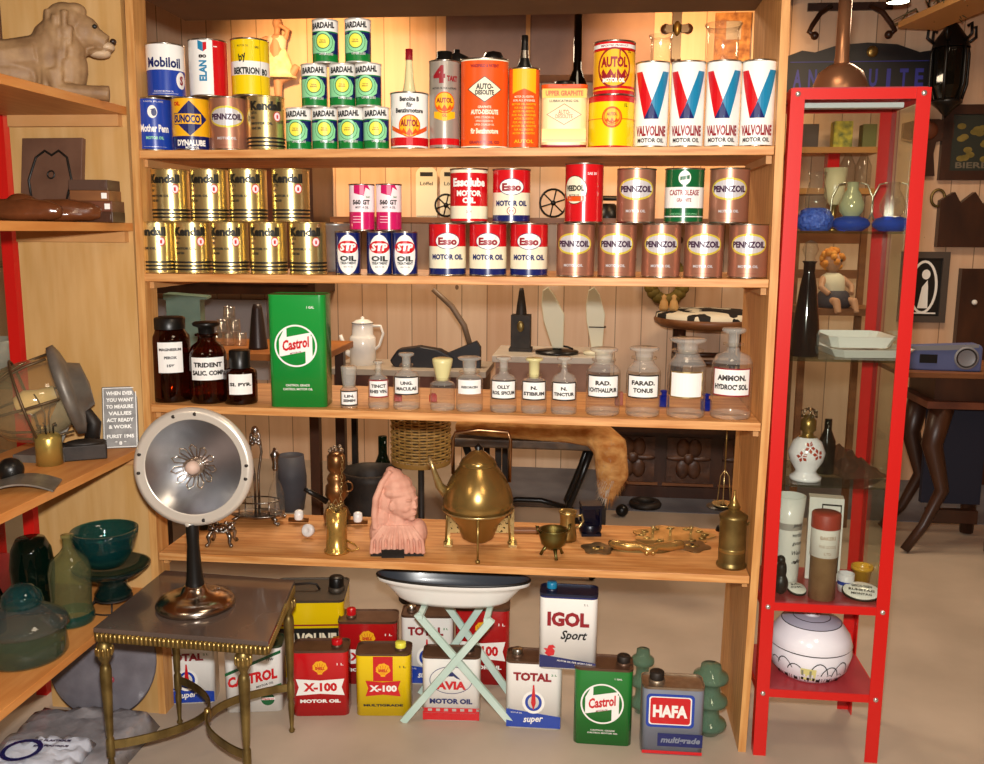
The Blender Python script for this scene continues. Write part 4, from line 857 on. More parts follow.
def d_hafa(em, le, w, h):
    def rr(a, b, c, d_, r): return [(x+r*math.cos(math.radians(t)), y+r*math.sin(math.radians(t))) for x, y, t0 in ((c-r, d_-r, 0), (a+r, d_-r, 90), (a+r, b+r, 180), (c-r, b+r, 270)) for t in range(t0, t0+91, 18)]
    em.conv(rr(-w*.44, h*.42, w*.34, h*.93, w*.07), BLUE); em.conv(rr(-w*.395, h*.46, w*.295, h*.89, w*.05), WHITE); em.conv(rr(-w*.375, h*.475, w*.275, h*.875, w*.045), RED)
    le.text('HAFA', -w*.05, h*.67, w*.56, h*.19, WHITE, .07); em.rect(-w*.24, h*.13, w*.49, h*.33, NAVY); le.text('multigrade', w*.13, h*.22, w*.64, h*.12, GB2, .03, .25); em.rect(-w*.49, .002, w*.49, h*.06, RED)
def d_castg(em, le, w, h): d_cast(em, le, w, h)
SHR = mat('deep_red_enamel', '#b4161a', .25, coat=.3)
ftin('white and blue tin half hidden under the left of the side table', 161, 215, 704, 646, WHITE, [(1, WHITE)], d_total, WHITE, None, d=.09)
ftin('white tin with green diagonal lines and red lettering behind the table leg', 226, 283, 712, 649, WHITE, [(1, WHITE)], d_castrolw, mat('tin_green_top', '#3c4a34', .4, .3), (.3, .016, .028, DGREEN), d=.09)
t = ftin('large yellow tin with a black band and cap, behind the side table', 270, 344, 690, 603, YELL, [(1, YELL)], d_valvt, mat('sooty_tin_top', '#4c4236', .5, .4), (.36, .024, .045, BLKM), Y=.27, d=.2)
hh = zy(307, 603, .27)
MB().tube([(-.06, 0, hh+.004), (-.05, 0, hh+.022), (0, 0, hh+.026), (.02, 0, hh+.022), (.03, 0, hh+.004)], .004, IRON, 7).build('handle', t)
ftin('dark red tin standing behind the red and the yellow tin', 338, 397, 690, 624, SHR, [(1, SHR)], d_x100(SHR), TTOP, (-.3, .015, .028, RED), Y=.25, d=.1)
ftin('bright red tin with a white bow tie panel in the front row', 293, 349, 716, 653, RED, [(1, RED)], d_x100(RED), TTOP, (.28, .016, .022, RED), d=.085)
ftin('yellow tin with a red panel and bow tie in the front row', 356, 411, 716, 656, YELL, [(1, YELL)], d_x100(YELL, RED, 'MULTIGRADE', INK, RED, WHITE), TTOP, (.3, .016, .022, LEMON), d=.085)
ftin('white and blue tin behind the crossed legs of the basin stand', 401, 453, 690, 618, WHITE, [(1, WHITE)], d_total, TTOP, (-.32, .014, .02, TIN), Y=.27, d=.09)
ftin('dark red tin behind the basin stand at its right', 455, 509, 690, 611, SHR, [(1, SHR)], d_x100(SHR), TTOP, None, Y=.29, d=.09)
ftin('white tin with red base and a winged oval badge below the basin', 422, 480, 721, 659, WHITE, [(1, WHITE)], d_avia, TTOP, (.3, .014, .02, IRON), d=.08)
t1 = ftin('white and blue tin at the right foot of the basin stand', 505, 561, 729, 664, WHITE, [(1, WHITE)], d_total, TTOP, (-.31, .015, .022, TIN), d=.09, turn=.3)
ftin('green tin with a white circle badge on the floor', 573, 631, 745, 671, mat('mid_green_enamel', '#1b7a2e', .25, coat=.3), [(1, MATS['mid_green_enamel'])], d_castg, TTOP, (.34, .018, .026, IRON), d=.09, turn=-.3)
ftin('blue grey tin with a red rounded panel at the right end of the floor row', 641, 702, 755, 690, GB2, [(1, GB2)], d_hafa, TINW, (-.26, .02, .03, IRON), d=.085, turn=-.2)
zt1 = zy(533, 664, .048)
ftin('white tin with navy top and base standing on two other tins', 539, 597, 662, 597, WHITE, [(.97, WHITE), (1, NAVY)], d_igol, mat('navy_tin_top', '#1c2038', .35, .2), (-.3, .014, .024, SKY), z0=zt1+.0075, d=.08, Y=.012, turn=.0)
GRG = glass('sea_green_glass', '#b4ccb8', .25, .3, '#7ca08a')
def ribbed(px, pyb, r, h, label):
    p = atZ(px, pyb, 0); pr = [(0, .0)]
    for k in range(3): z = h*k/3; pr += [(r*.55, z+.002), (r*.6, z+h*.08), (r*.96, z+h*.11), (r, z+h*.15), (r*.94, z+h*.19), (r*.6, z+h*.24), (r*.55, z+h*.32)]
    pr += [(r*.45, h*.98), (r*.4, h), (0, h)]
    MB().lathe(pr, GRG, 30).build('glass_insulator', None, p+V((0, 0, .0006)), 0, 0, label, 'insulator')
ribbed(708, 733, .05, .21, 'green ribbed glass insulator behind the blue grey tin'); ribbed(641, 712, .034, .2, 'green ribbed glass insulator between the green and the blue grey tin')

# ================================================================== enamel basin on a folding stand
Yb = .11; pb = atY(453, 575, Yb); zr = zy(453, 576, Yb); rx = 78*mpp(V((pb.x, Yb, .43))); t = thing('enamel_basin', 'oval white enamel basin with dark rim on the folding stand', 'basin', (pb.x, Yb, 0)); sy_ = .32
dk = mat('dark_enamel_inside', '#3a3f46', .3, coat=.3); hb = .078
MB().lathe([(0, zr-hb), (rx*.62, zr-hb), (rx*.72, zr-hb*.85), (rx*.86, zr-hb*.4), (rx*.92, zr-.02), (rx*.99, zr-.016), (rx*1.0, zr-.006)], WHITE, 48, sy=sy_).build('bowl', t)
MB().lathe([(rx*1.0, zr-.006), (rx*1.004, zr), (rx*.985, zr+.0015), (rx*.95, zr-.004), (rx*.84, zr-hb*.4), (rx*.7, zr-hb*.8), (0, zr-hb+.004)], [BLACK, BLACK]+[dk]*4, 48, sy=sy_).build('rim', t)
MINT = mat('pale_mint_paint', '#b7d2c6', .5, 0, '#cfe0d6', 10); t = thing('folding_stand', 'pale mint green folding cross-legged stand under the basin', 'stand', (pb.x, .1, 0))
def cross(yf, nm, a0, a1, b0, b1):
    for a, b, o_ in ((a0, b1, 0), (a1, b0, .012)):
        MB().bar((a[0]-pb.x, a[1]-.1+o_, a[2]), (b[0]-pb.x, b[1]-.1+o_, b[2]), .02, .01, MINT, (1, 0, 0)).build('leg', t)
A0 = atZ(403, 722, 0); A1 = atZ(514, 729, 0); B1 = atY(497, 596, -.0); B0 = atY(408, 592, -.0); zt = zr-hb-.004
A0.z = A1.z = .001
kz_ = min(zt, .36)
cross(0, 'f', A0, A1, V((B0.x+.02, .012, zt)), V((B1.x-.015, .012, zt)))
cross(0, 'b', V((A0.x+.02, .21, .001)), V((A1.x-.02, .21, .001)), V((B0.x+.04, .2, zt)), V((B1.x-.04, .2, zt)))
for x in (B0.x+.03, B1.x-.03): MB().bar((x-pb.x, -.09, zt-.006), (x-pb.x, .105, zt-.006), .012, .016, MINT).build('rail', t)
# ================================================================== side table and dish heater
zt = .45; q = [V((.034, -.404)), V((.481, -.426)), V((.419, -.039)), V((.03, -.014))]; ctr = sum(q, V((0, 0)))/4
MARB = mat('brown_marble', '#5a4c44', .18, 0, '#4c403a', 7, 0, .3); t = thing('side_table', 'small square side table with brown stone top and ribbed brass legs', 'table', (ctr.x, ctr.y, 0))
lq = [p-ctr for p in q]
MB().prism([tuple(p) for p in lq], zt-.012, zt, MARB).build('tabletop', t, bevel=.002)
b = MB(); n = 0
ins = [p*.985 for p in lq]
b.prism([tuple(p) for p in ins], zt-.036, zt-.0125, BRASSD)
for i in range(4):
    a, c2 = ins[i], ins[(i+1) % 4]; L = (c2-a).length; dn = (c2-a)/L; nn = V((dn.y, -dn.x)); N = int(L/.0115)
    for k in range(N): pp = a+dn*L*(k+.5)/N; b.tube([(pp.x+nn.x*.001, pp.y+nn.y*.001, zt-.034), (pp.x+nn.x*.001, pp.y+nn.y*.001, zt-.0135)], .0042, BRASS, 6)
b.build('ribbed_frieze', t)
lw_ = [atZ(104, 645, .4), atZ(243, 654, .4), atZ(288, 598, .4)]; lw_.append(lw_[0]+lw_[2]-lw_[1]); lg = [V((p.x, p.y))-ctr for p in lw_]; lg[3].x += .02; zs_ = .135
for i, p in enumerate(lg):
    b = MB(); b.lathe([(.0, .0), (.007, 0), (.009, .006), (.005, .014), (.007, .05), (.009, .085), (.006, .1), (.0105, .108), (.0105, .15), (.007, .156), (.009, .165), (.0145, .33), (.0125, .345), (.008, .352), (.015, .366), (.02, .385), (.017, .402), (.01, .4135), (0, .4138)], BRASSD, 20, (p.x, p.y, 0))
    o = b.build('leg', t); b = MB()
    for k in range(10): a = 2*pi*k/10; b.ball((p.x+.018*math.cos(a), p.y+.018*math.sin(a), .386), (.005, .005, .013), BRASS, 8, 6)
    b.build('collar', o)
mid = V((0, 0))
for (i, j, s) in ((0, 3, 1), (1, 2, -1)):
    a, c2 = lg[i], lg[j]; pts = []
    for k in range(25):
        f = k/24; e = a.lerp(c2, f); bl = max(0, math.sin(pi*f))**.8*(abs((lg[0].x+lg[3].x-lg[1].x-lg[2].x)/4)-.006); pts.append((e.x+s*bl, e.y, zs_))
    b = MB()
    for k in range(24): b.bar(pts[k], pts[k+1], .022, .005, BRASSD)
    b.build('stretcher', t)
bx = (pts[12][0])
MB().lathe([(0, zs_-.02), (.008, zs_-.018), (.01, zs_), (.008, zs_+.018), (0, zs_+.022)], BRASS, 14, (bx-.006, pts[12][1], 0)).build('knob', t)
ph = atZ(196, 605, zt); Yh = ph.y; ch = atY(191.5, 468.5, Yh-.01); Rh = 60.5*mpp(ch); t = thing('dish_heater', 'round chrome dish heater on a chrome foot standing on the side table', 'heater', (ph.x, Yh, zt+.0006), 0)
CH2 = mat('worn_chrome', '#b8aca0', .2, 1, '#a5988a', 14); zc = ch.z-zt
MB().lathe([(0, 0), (.098, 0), (.1, .007), (.092, .02), (.062, .031), (.038, .034), (.03, .05), (.024, .056), (0, .056)], CH2, 40).build('foot', t)
zn = zc-Rh*.98
MB().lathe([(.024, .056), (.021, .07), (.015, zn*.75), (.017, zn), (.014, zn+.012), (0, zn+.012)], BLKM, 24).build('neck', t)
dx, dz = ch.x-ph.x, zc
ax = V((.1, -1, .06)).normalized(); rm = V((0, 0, 1)).rotation_difference(ax).to_matrix().to_4x4()
def dish(): b = MB(); b.T = M.Translation((dx, 0, dz)) @ rm; return b
DISH = mat('brushed_dish_metal', '#a9acb2', .3, 1, '#c0c2c6', 6); RIMW = mat('cream_dish_rim', '#d8cfc2', .3, .45)
b = dish(); pr = [(0, -.07)]+[(Rh*.8*k/10, -.07+.07*(k/10)**2) for k in range(1, 11)]; b.lathe(pr, DISH, 48); b.build('reflector', t)
b = dish(); b.lathe([(Rh*.8, 0), (Rh*.815, .003), (Rh*.83, .001), (Rh*.9, .011), (Rh*.985, .003), (Rh, -.006), (Rh*.985, -.012), (Rh*.8, -.012), (Rh*.6, -.05), (.03, -.085), (0, -.085)], [RIMW]*6+[CH2]*4, 56)
b.build('rim', t)
b = dish()
for a in (.15, -.1, 2.0, 1.6, 3.0, 3.35, 5.0): b.lathe([(0, .0125), (.004, .0115), (.005, .008)], IRON, 8, (Rh*.9*math.cos(a), Rh*.9*math.sin(a), 0))
b.tube([(0, -Rh*.93, .0), (0, -Rh*1.02, -.01)], .012, RIMW, 8); b.build('rivets', t)
b = dish(); b.lathe([(.017, -.07), (.019, -.03), (.017, .01), (.012, .022), (0, .024)], mat('heater_ceramic', '#c4a898', .6), 18); b.build('heating_core', t)
b = dish()
for k in range(11):
    a = 2*pi*k/11; b.tube([(.018*math.cos(a-.12), .018*math.sin(a-.12), -.03), (.05*math.cos(a-.17), .05*math.sin(a-.17), -.006), (.058*math.cos(a), .058*math.sin(a), 0), (.05*math.cos(a+.17), .05*math.sin(a+.17), -.006), (.018*math.cos(a+.12), .018*math.sin(a+.12), -.025)], .0022, CHROME, 6)
for z in (-.03, -.015, 0, .012): b.tube([(.022*math.cos(a), .022*math.sin(a), z) for a in [2*pi*k/20 for k in range(20)]], .0016, CHROME, 6, True)
b.build('wire_guard', t)

# ================================================================== things on the left unit
# lion
LI = mat('lion_fur', '#a5825a', .6, 0, '#7d5c3c', 18, .2); LIP = mat('lion_muzzle', '#c2a584', .5)
zl = LSH[1]+.0006; t = thing('lion_figurine', 'brown lying lion figurine on the top left shelf looking right', 'figurine', (-.095, -.12, zl), math.radians(22)); t.scale = (.92, .88, .93)
parts = [('b', (-.045, 0, .105), (.06, .056, .1)), ('b', (-.02, 0, .155), (.055, .056, .075)), ('b', (-.005, 0, .21), (.05, .05, .042)), ('b', (.02, 0, .232), (.03, .036, .02)), ('b', (-.0, 0, .085), (.045, .05, .075)), ('b', (.004, 0, .13), (.04, .05, .05)),
 ('b', (.04, 0, .178), (.042, .036, .044)), ('t', [(.045, 0, .178), (.095, 0, .152)], [.03, .022]), ('b', (.096, 0, .14), (.018, .021, .014)), ('b', (.072, 0, .126), (.03, .024, .012)),
 ('t', [(-.08, 0, .11), (-.15, 0, .1), (-.28, 0, .085)], [.055, .05, .06]), ('b', (-.3, -.02, .06), (.075, .07, .058)), ('b', (-.16, 0, .06), (.1, .05, .05)),
 ('t', [(-.04, -.035, .07), (-.03, -.04, .02), (.05, -.045, .017), (.1, -.045, .016)], [.026, .022, .019, .021]), ('t', [(-.04, .035, .07), (-.03, .04, .02), (.05, .04, .017), (.085, .04, .015)], [.026, .022, .019, .02]),
 ('t', [(-.3, -.07, .03), (-.22, -.08, .018), (-.17, -.08, .016)], [.03, .02, .018]), ('b', (-.0, -.05, .168), (.014, .01, .018))]
rl = random.Random(2)
for k in range(60):
    a, e_ = rl.uniform(-1.9, 1.9), rl.uniform(.03, .2); parts.append(('t', [(-.03-.05*math.cos(a)+.03*(e_ > .1), .05*math.sin(a), e_+.03), (-.034-.052*math.cos(a)+.03*(e_ > .1), .052*math.sin(a), e_-.02)], [.01, .006]))
blob('body', t, parts, LI, .004, 2)
b = MB(); b.ball((.112, 0, .158), (.009, .012, .008), mat('lion_nose', '#2c1a12', .4), 10, 7)
b.build('nose', t)
for s in (-1, 1): MB().ball((.07, s*.026, .19), (.007, .006, .006), BLACK, 10, 7).build('eye', t)
blob('muzzle', t, [('b', (.097, 0, .143), (.02, .0225, .014)), ('b', (.076, 0, .124), (.03, .025, .012))], LIP, .004, 3)
# shelf 2
z2 = LSH[2]+.0006
def leanboard(name, px, pyb_, w, h, d, zb_, Yc, rz, tilt, mt, label, cat):
    t = thing(name, label, cat, (xat(px, Yc, zb_), Yc, zb_), rz); t.rotation_euler.x = tilt; MB().box(-w/2, w/2, 0, d, 0, h, mt).build('board', t, bevel=.0015); return t
BRM = mat('brown_wooden_mould', '#5e4030', .5, 0, '#6e4e3c', 12, .1)
t = leanboard('wooden_mould', 50, 195, .175, .222, .016, z2, -.065, -.05, -.15, BRM, 'brown wooden mould with a grooved heart shaped outline leaning on the panel', 'mould')
out = [(-.052, .05), (-.064, .11), (-.045, .17), (-.02, .188), (0, .176), (.02, .188), (.045, .17), (.06, .11), (.045, .05)]
b = MB(); b.tube([(x, -.0005, z) for x, z in out], .0035, BLACK, 6); b.tube([(.01*math.cos(a), -.0005, .125+.01*math.sin(a)) for a in [2*pi*k/14 for k in range(14)]], .0022, BLACK, 6, True); b.build('groove', t)
for i, (w, mt, dxx) in enumerate(((.105, DWOOD, 0), (.1, RUSTW, .002), (.098, MWOOD, -.004), (.098, mat('dull_brown_box', '#4e3426', .5), -.006))):
    p = V((xat(99, -.11, z2), -.11, z2+.0265*i)); MB().box(-w/2+.0, w/2, -.04, .04, 0, .026, mt).box(w/2-.018, w/2-.004, -.0415, -.04, .006, .02, PAPER if i in (1, 2) else mt).build('wooden_block', None, p+V((dxx, 0, 0)), .1, .002, ('lowest', 'second lowest', 'second from top', 'topmost')[i]+' brown block in the stack beside the wooden mould', 'block', 'stacked wooden blocks')
LEA = mat('glossy_brown_leather', '#4e2a16', .22, 0, '#6e3c20', 12, .1, .4)
def clog(px, Y, rz, label):
    p = V((xat(px, Y, z2+.03), Y, z2)); parts = [('t', [(-.11, 0, .028), (-.05, 0, .028), (.02, 0, .03), (.075, 0, .026), (.1, 0, .024)], [.026, .026, .028, .024, .014]), ('b', (-.08, 0, .045), (.036, .03, .024)), ('b', (.0, 0, .018), (.1, .032, .018))]
    return blob('shoe', None, parts, LEA, .005, 4, p, label, 'shoe', rz)
clog(20, -.25, .15, 'glossy brown leather shoe in front of the wooden mould'); clog(58, -.2, .5, 'brown leather shoe lying beside the block stack, toe towards the right')
# shelf 3
z3 = LSH[3]+.0006
pg = atX(42, 398, -.2); t = thing('bulkhead_lamp', 'old grey ship lamp lying on its side with a glass dome in a wire cage', 'lamp', (pg.x, pg.y, z3)); zc = pg.z-z3; rg = 44*mpp(pg)
CAST = mat('grey_cast_metal', '#6c665e', .5, .5, '#857d72', 20, .15); axd = V((.75, .45, .25)).normalized(); rm = V((0, 0, 1)).rotation_difference(axd).to_matrix().to_4x4()
def LB(): b = MB(); b.T = M.Translation((0, 0, zc)) @ rm; return b
LB().lathe([(0, -rg*1.25), (rg*.3, -rg*1.2), (rg*.7, -rg*.95), (rg*.9, -rg*.55), (rg*.93, -rg*.1), (rg*.85, rg*.25), (rg*.75, rg*.45)], glass('dome_glass', '#f2e8d0', .2, .1, '#d8c8a0'), 36).build('glass_dome', t)
b = LB(); b.lathe([(rg*.78, rg*.4), (rg*1.05, rg*.45), (rg*1.08, rg*.6), (rg*.9, rg*.68), (rg*.6, rg*.75), (rg*.5, rg*1.0), (0, rg*1.05)], CAST, 32); b.build('flange', t)
b = LB()
for k in range(3):
    a = pi*k/3; u = V((math.cos(a), math.sin(a), 0)); b.tube([u*(rg*1.0*math.cos(f))*s_+V((0, 0, rg*.4-rg*1.75*math.sin(f))) for s_, fs in ((1, [0, .25, .5, .8, 1.1, 1.4, pi/2]), (-1, [1.4, 1.1, .8, .5, .25, 0])) for f in fs], .0035, mat('rusty_wire', '#5e4a32', .5, .6), 6)
for z, rr in ((-rg*.35, 1.0),): b.tube([(rg*rr*math.cos(a), rg*rr*math.sin(a), z) for a in [2*pi*k/32 for k in range(32)]], .0035, MATS['rusty_wire'], 6, True)
b.build('wire_cage', t)
MB().box(-.06, .07, -.05, .04, 0, .02, CAST).bar((.0, 0, .01), (rg*.55, .03, zc), .05, .03, CAST).build('bracket', t)
LB().lathe([(0, rg*.3), (rg*.2, rg*.3), (rg*.22, 0), (rg*.3, -rg*.3), (rg*.2, -rg*.55), (0, -rg*.6)], mat('lamp_bulb_glass', '#e6cfa0', .1, 0, coat=.5), 18).build('bulb', t)
p = atZ(85, 458, z3); p.x = min(p.x, -.075); MB().box(-.055, .055, -.03, .03, 0, .04, IRON).ball((0, 0, .04), (.05, .026, .012), IRON, 12, 6).build('iron_block', None, p, .5, .004, 'black iron block beside the ship lamp', 'iron')
t = thing('iron_hook', 'dark iron fitting between ship lamp and metal plaque', 'fitting', (-.12, -.09, z3), .4); MB().box(-.03, .03, -.02, .02, 0, .03, IRON).tube([(.0, 0, .03), (.01, 0, .08), (-.005, 0, .11), (-.03, 0, .1), (-.035, 0, .07)], [.02, .018, .014, .012, .01], IRON, 10).build('body', t)
pl = leanboard('metal_plaque', 121, 445, .092, .17, .012, z3, -.04, .35, -.2, mat('slate_metal', '#77736f', .45, .4, '#5f5b58', 30, .1), 'grey metal plaque with raised lettering leaning at the shelf corner', 'plaque')
pr_ = Print(None, 0)
for i, s in enumerate(('WHEN EVER', 'YOU WANT', 'TO MEASURE', 'VALUES', 'ACT READY', '& WORK', 'FURST 1945', '* 8 *')): pr_.text(s, 0, .152-.0185*i-.008*(i > 5), .07-.01*(i in (3, 5))-.04*(i == 7), .0105, mat('bright_letter_metal', '#cfcac2', .4, .3), .03)
pr_.rect(-.043, .003, .043, .0045, MATS['bright_letter_metal']).rect(-.043, .1655, .043, .167, MATS['bright_letter_metal']).rect(-.043, .003, -.0415, .167, MATS['bright_letter_metal']).rect(.0415, .003, .043, .167, MATS['bright_letter_metal']); pr_.build('lettering', pl)
p = atZ(50, 464, z3); h = zy(50, 433, p.y)-z3; t = thing('brass_burner', 'small brass burner can with upright wires in front of the ship lamp', 'burner', p); r = 12.5*mpp(p)
MB().lathe([(0, 0), (r, 0), (r, h*.85), (r*.85, h*.95), (r*.6, h), (0, h)], mat('yellow_brass', '#bca256', .3, .7), 26).build('body', t)
b = MB()
for k in range(5): a = 2*pi*k/5; b.tube([(r*.5*math.cos(a), r*.5*math.sin(a), h), (r*.5*math.cos(a), r*.5*math.sin(a), h+.02), (r*.8*math.cos(a), r*.8*math.sin(a), h+.022)], .002, IRON, 6)
b.tube([(-.006, 0, h), (-.004, 0, h+.05), (-.02, .0, h+.085), (-.03, 0, h+.1)], .0018, MATS['rusty_wire'], 6).tube([(.006, 0, h), (.006, 0, h+.05), (.012, 0, h+.07)], .0018, MATS['rusty_wire'], 6); b.build('wires', t)
p = atZ(34, 492, z3); pts = [(x, .035*math.cos(x/.085*1.25)-.0105) for x in [(-.075+.15*k/12) for k in range(13)]]; b = MB()
b.prism(pts+[(x, z-.004) for x, z in pts[::-1]], -.05, .05, mat('dull_zinc', '#9a948a', .4, .7, '#7a746a', 22, .15), 'xz'); b.build('zinc_tile', None, p+V((-.04, .02, .0007)), .35, 0, 'curved grey zinc sheet lying at the shelf edge', 'sheet')
p = atZ(5, 487, z3); MB().ball((0, 0, .03), .03, BLKM, 20, 14).build('iron_ball', None, p+V((-.01, .04, 0)), 0, 0, 'black iron ball at the left edge of the picture', 'ball')
# shelf 4 glassware
z4 = LSH[4]+.0006
TEAL = glass('teal_glass', '#8cbcb8', .22, .1, '#2c7c7e'); DTEAL = glass('dark_teal_glass', '#7c9a94', .2, .12, '#2c5450'); OLIV = glass('olive_clear_glass', '#d6dabc', .2, .12, '#96a078'); BOTG = glass('smoke_green_glass', '#c4d2c0', .25, .1, '#74907c')
def gl_at(px, pyb, name, label, prof, mt, cat, n=36):
    p = atZ(px, pyb, z4); return p
p = atZ(73, 622, z4); h = zy(71, 535, p.y)-z4; r = 20*mpp(p)
t = thing('glass_bottle', 'olive glass siphon shaped bottle on the lower left shelf', 'bottle', p)
MB().lathe([(0, .003), (r*.9, 0), (r, .008), (r, h*.15), (r*.94, h*.2), (r*1.0, h*.6), (r*.85, h*.72), (r*.45, h*.8), (r*.24, h*.86), (r*.24, h*.96), (r*.3, h*.97), (r*.3, h), (0, h)], OLIV, 30).build('body', t)
MB().lathe([(r*1.01, .004), (r*1.06, .01), (r*1.06, h*.1), (r*1.01, h*.13)], TEAL, 30).build('base', t)
p = atZ(26, 655, z4); p.x = max(-.3, p.x); h = zy(20, 583, p.y)-z4; r = 40*mpp(p); t = thing('glass_dome_jar', 'large green glass lidded jar at the front of the lower left shelf', 'jar', p)
MB().lathe([(0, .002), (r*.93, 0), (r, .01), (r*.96, h*.3), (r*.9, h*.38)], BOTG, 40).build('body', t)
MB().lathe([(r*.92, h*.385), (r*1.06, h*.42), (r*.98, h*.52), (r*.55, h*.66), (r*.42, h*.7)], glass('grey_glass', '#bcc4c0', .25, .14, '#7c8682'), 40).build('lid', t)
MB().lathe([(r*.44, h*.7), (r*.5, h*.74), (r*.44, h*.86), (r*.25, h*.96), (0, h)], TEAL, 30).build('knob', t)
p = V((xat(112, -.14, z4+.1), -.14, z4)); m = mpp(p); t = thing('plate_stand', 'wire stand carrying a dark green glass compote', 'stand', p)
MB().tube([(.062*math.cos(a), .062*math.sin(a), .003) for a in [2*pi*k/28 for k in range(28)]], .0025, IRON, 6, True).build('ring', t)
for k in range(4): a = 2*pi*k/4+.4; MB().tube([(.062*math.cos(a), .062*math.sin(a), .003), (.045*math.cos(a), .045*math.sin(a), .028)], .0025, IRON, 6).build('leg', t)
MB().lathe([(.0, .0285), (.05, .0285), (.05, .031), (0, .031)], IRON, 20).build('platform', t)
o = MB().lathe([(0, 0), (.046, 0), (.048, .012), (.036, .03), (.04, .05), (.075, .065), (.098, .085), (.1, .09), (.095, .089), (.07, .07), (0, .058)], DTEAL, 40).build('glass_compote', None, p+V((0, 0, .0316)), 0, 0, 'dark green glass compote on the wire stand', 'compote')
MB().lathe([(0, 0), (.045, .0), (.06, .02), (.075, .05), (.085, .085), (.086, .1), (.082, .1), (.078, .07), (.06, .03), (0, .008)], TEAL, 40).build('glass_bowl', None, p+V((-.014, 0, .121)), 0, 0, 'teal glass bowl stacked on the dark compote', 'bowl')
p = atZ(40, 588, z4); p.y = -.18; p.x = -.26; h = .2; MB().lathe([(0, 0), (.045, 0), (.05, .02), (.056, h*.6), (.05, h*.85), (.036, h), (0, h)], glass('very_dark_green_glass', '#4a6a58', .2, .2, '#0c2a20'), 30).build('glass_vase', None, p, 0, 0, 'very dark green glass vase behind the olive bottle', 'vase')
p = V((-.29, -.33, z4)); h = .19; MB().lathe([(0, 0), (.04, 0), (.042, .08), (.03, .12), (.012, .16), (.012, h), (0, h)], DKGL, 26).build('glass_bottle', None, p, 0, 0, 'dark brown bottle with a slim neck behind the lidded jar', 'bottle')
# plastic wrapped parcels under the left unit
PLAS = mat('grey_plastic_wrap', '#8a8688', .14, .1, '#a8a4a6', 14, .9, .6); BUB = mat('bubble_wrap', '#b4b2b8', .14, .2, '#8a8890', 50, 1.0, .6)
def parcel(name, x0, x1, y0, y1, z0, z1, mt, label, rz=0, txt=None):
    cx, cyy = (x0+x1)/2, (y0+y1)/2; t = thing(name, label, 'parcel', (cx, cyy, z0), rz); n = 14; w, d, h = (x1-x0)/2, (y1-y0)/2, z1-z0; vs = []; fs = []
    r2 = random.Random(len(label))
    for j in range(n+1):
        for i in range(n+1):
            u, v = -1+2*i/n, -1+2*j/n; e = max(abs(u), abs(v)); z = h*(1-max(0, e-.75)**2*10)+r2.uniform(-.011, .011)
            if e > .99: z = .0
            vs.append((u*w, v*d, max(0, z)))
    for j in range(n):
        for i in range(n): a = j*(n+1)+i; fs.append((a, a+1, a+n+2, a+n+1))
    per = [i for i in range(n+1)]+[(j*(n+1)+n) for j in range(1, n+1)]+[(n*(n+1)+i) for i in range(n-1, -1, -1)]+[j*(n+1) for j in range(n-1, 0, -1)]
    fs.append(tuple(per[::-1])); MB().add(vs, fs, mt).build('wrap', t)
    if txt:
        P = Print(None, 0)
        for s, u, v, ww, hh_, mm in txt: P.text(s, u, v, ww, hh_, mm, .04)
        if name == 'plastic_bag': P.ring(-.035, -.01, .05, .05, .012, NAVY, 24)
        o = P.build('lettering', t); o.rotation_euler.x = -pi/2; o.location.z = h+.012
    return t
parcel('wrapped_parcel', -.34, .02, -.38, -.07, .0006, .06, PLAS, 'grey plastic wrapped parcel lying flat under the corner unit')
parcel('bubble_parcel', -.3, .05, -.74, -.4, .0006, .05, BUB, 'bubble wrapped parcel with printed lettering beside the table leg', .1, (('SAS', .06, .0, .1, .05, INK),))
pb_ = atZ(48, 752, .075); parcel('plastic_bag', pb_.x-.13, pb_.x+.1, pb_.y-.1, pb_.y+.06, .062, .085, mat('white_bag', '#dcdfe8', .3, 0, '#c8ccd8', 12, .3), 'white plastic bag with dark blue printing at the bottom left', .1, (('SAC PLASTIQUE', .02, .035, .1, .01, NAVY), ('SAC PLASTIQUE', .03, .01, .09, .009, NAVY)))
t = thing('round_cover', 'large grey plastic covered disc leaning on the pine panel', 'cover', (-.16, -.02, .0006), .0); t.rotation_euler.x = -.22
b = MB(); b.T = M.Translation((0, -.06, .17)) @ M.Rotation(pi/2, 4, 'X'); b.lathe([(0, .012), (.1, .012), (.16, .004), (.165, 0), (.16, -.004), (0, -.006)], mat('dark_plastic_disc', '#6a666c', .25, 0, '#7c787e', 16, .3, .3), 40); b.build('disc', t)
b = MB(); b.ball((.04, -.075, .12), (.009, .006, .009), mat('dull_red_knob', '#a8404c', .4), 10, 7); b.build('red_stud', t)
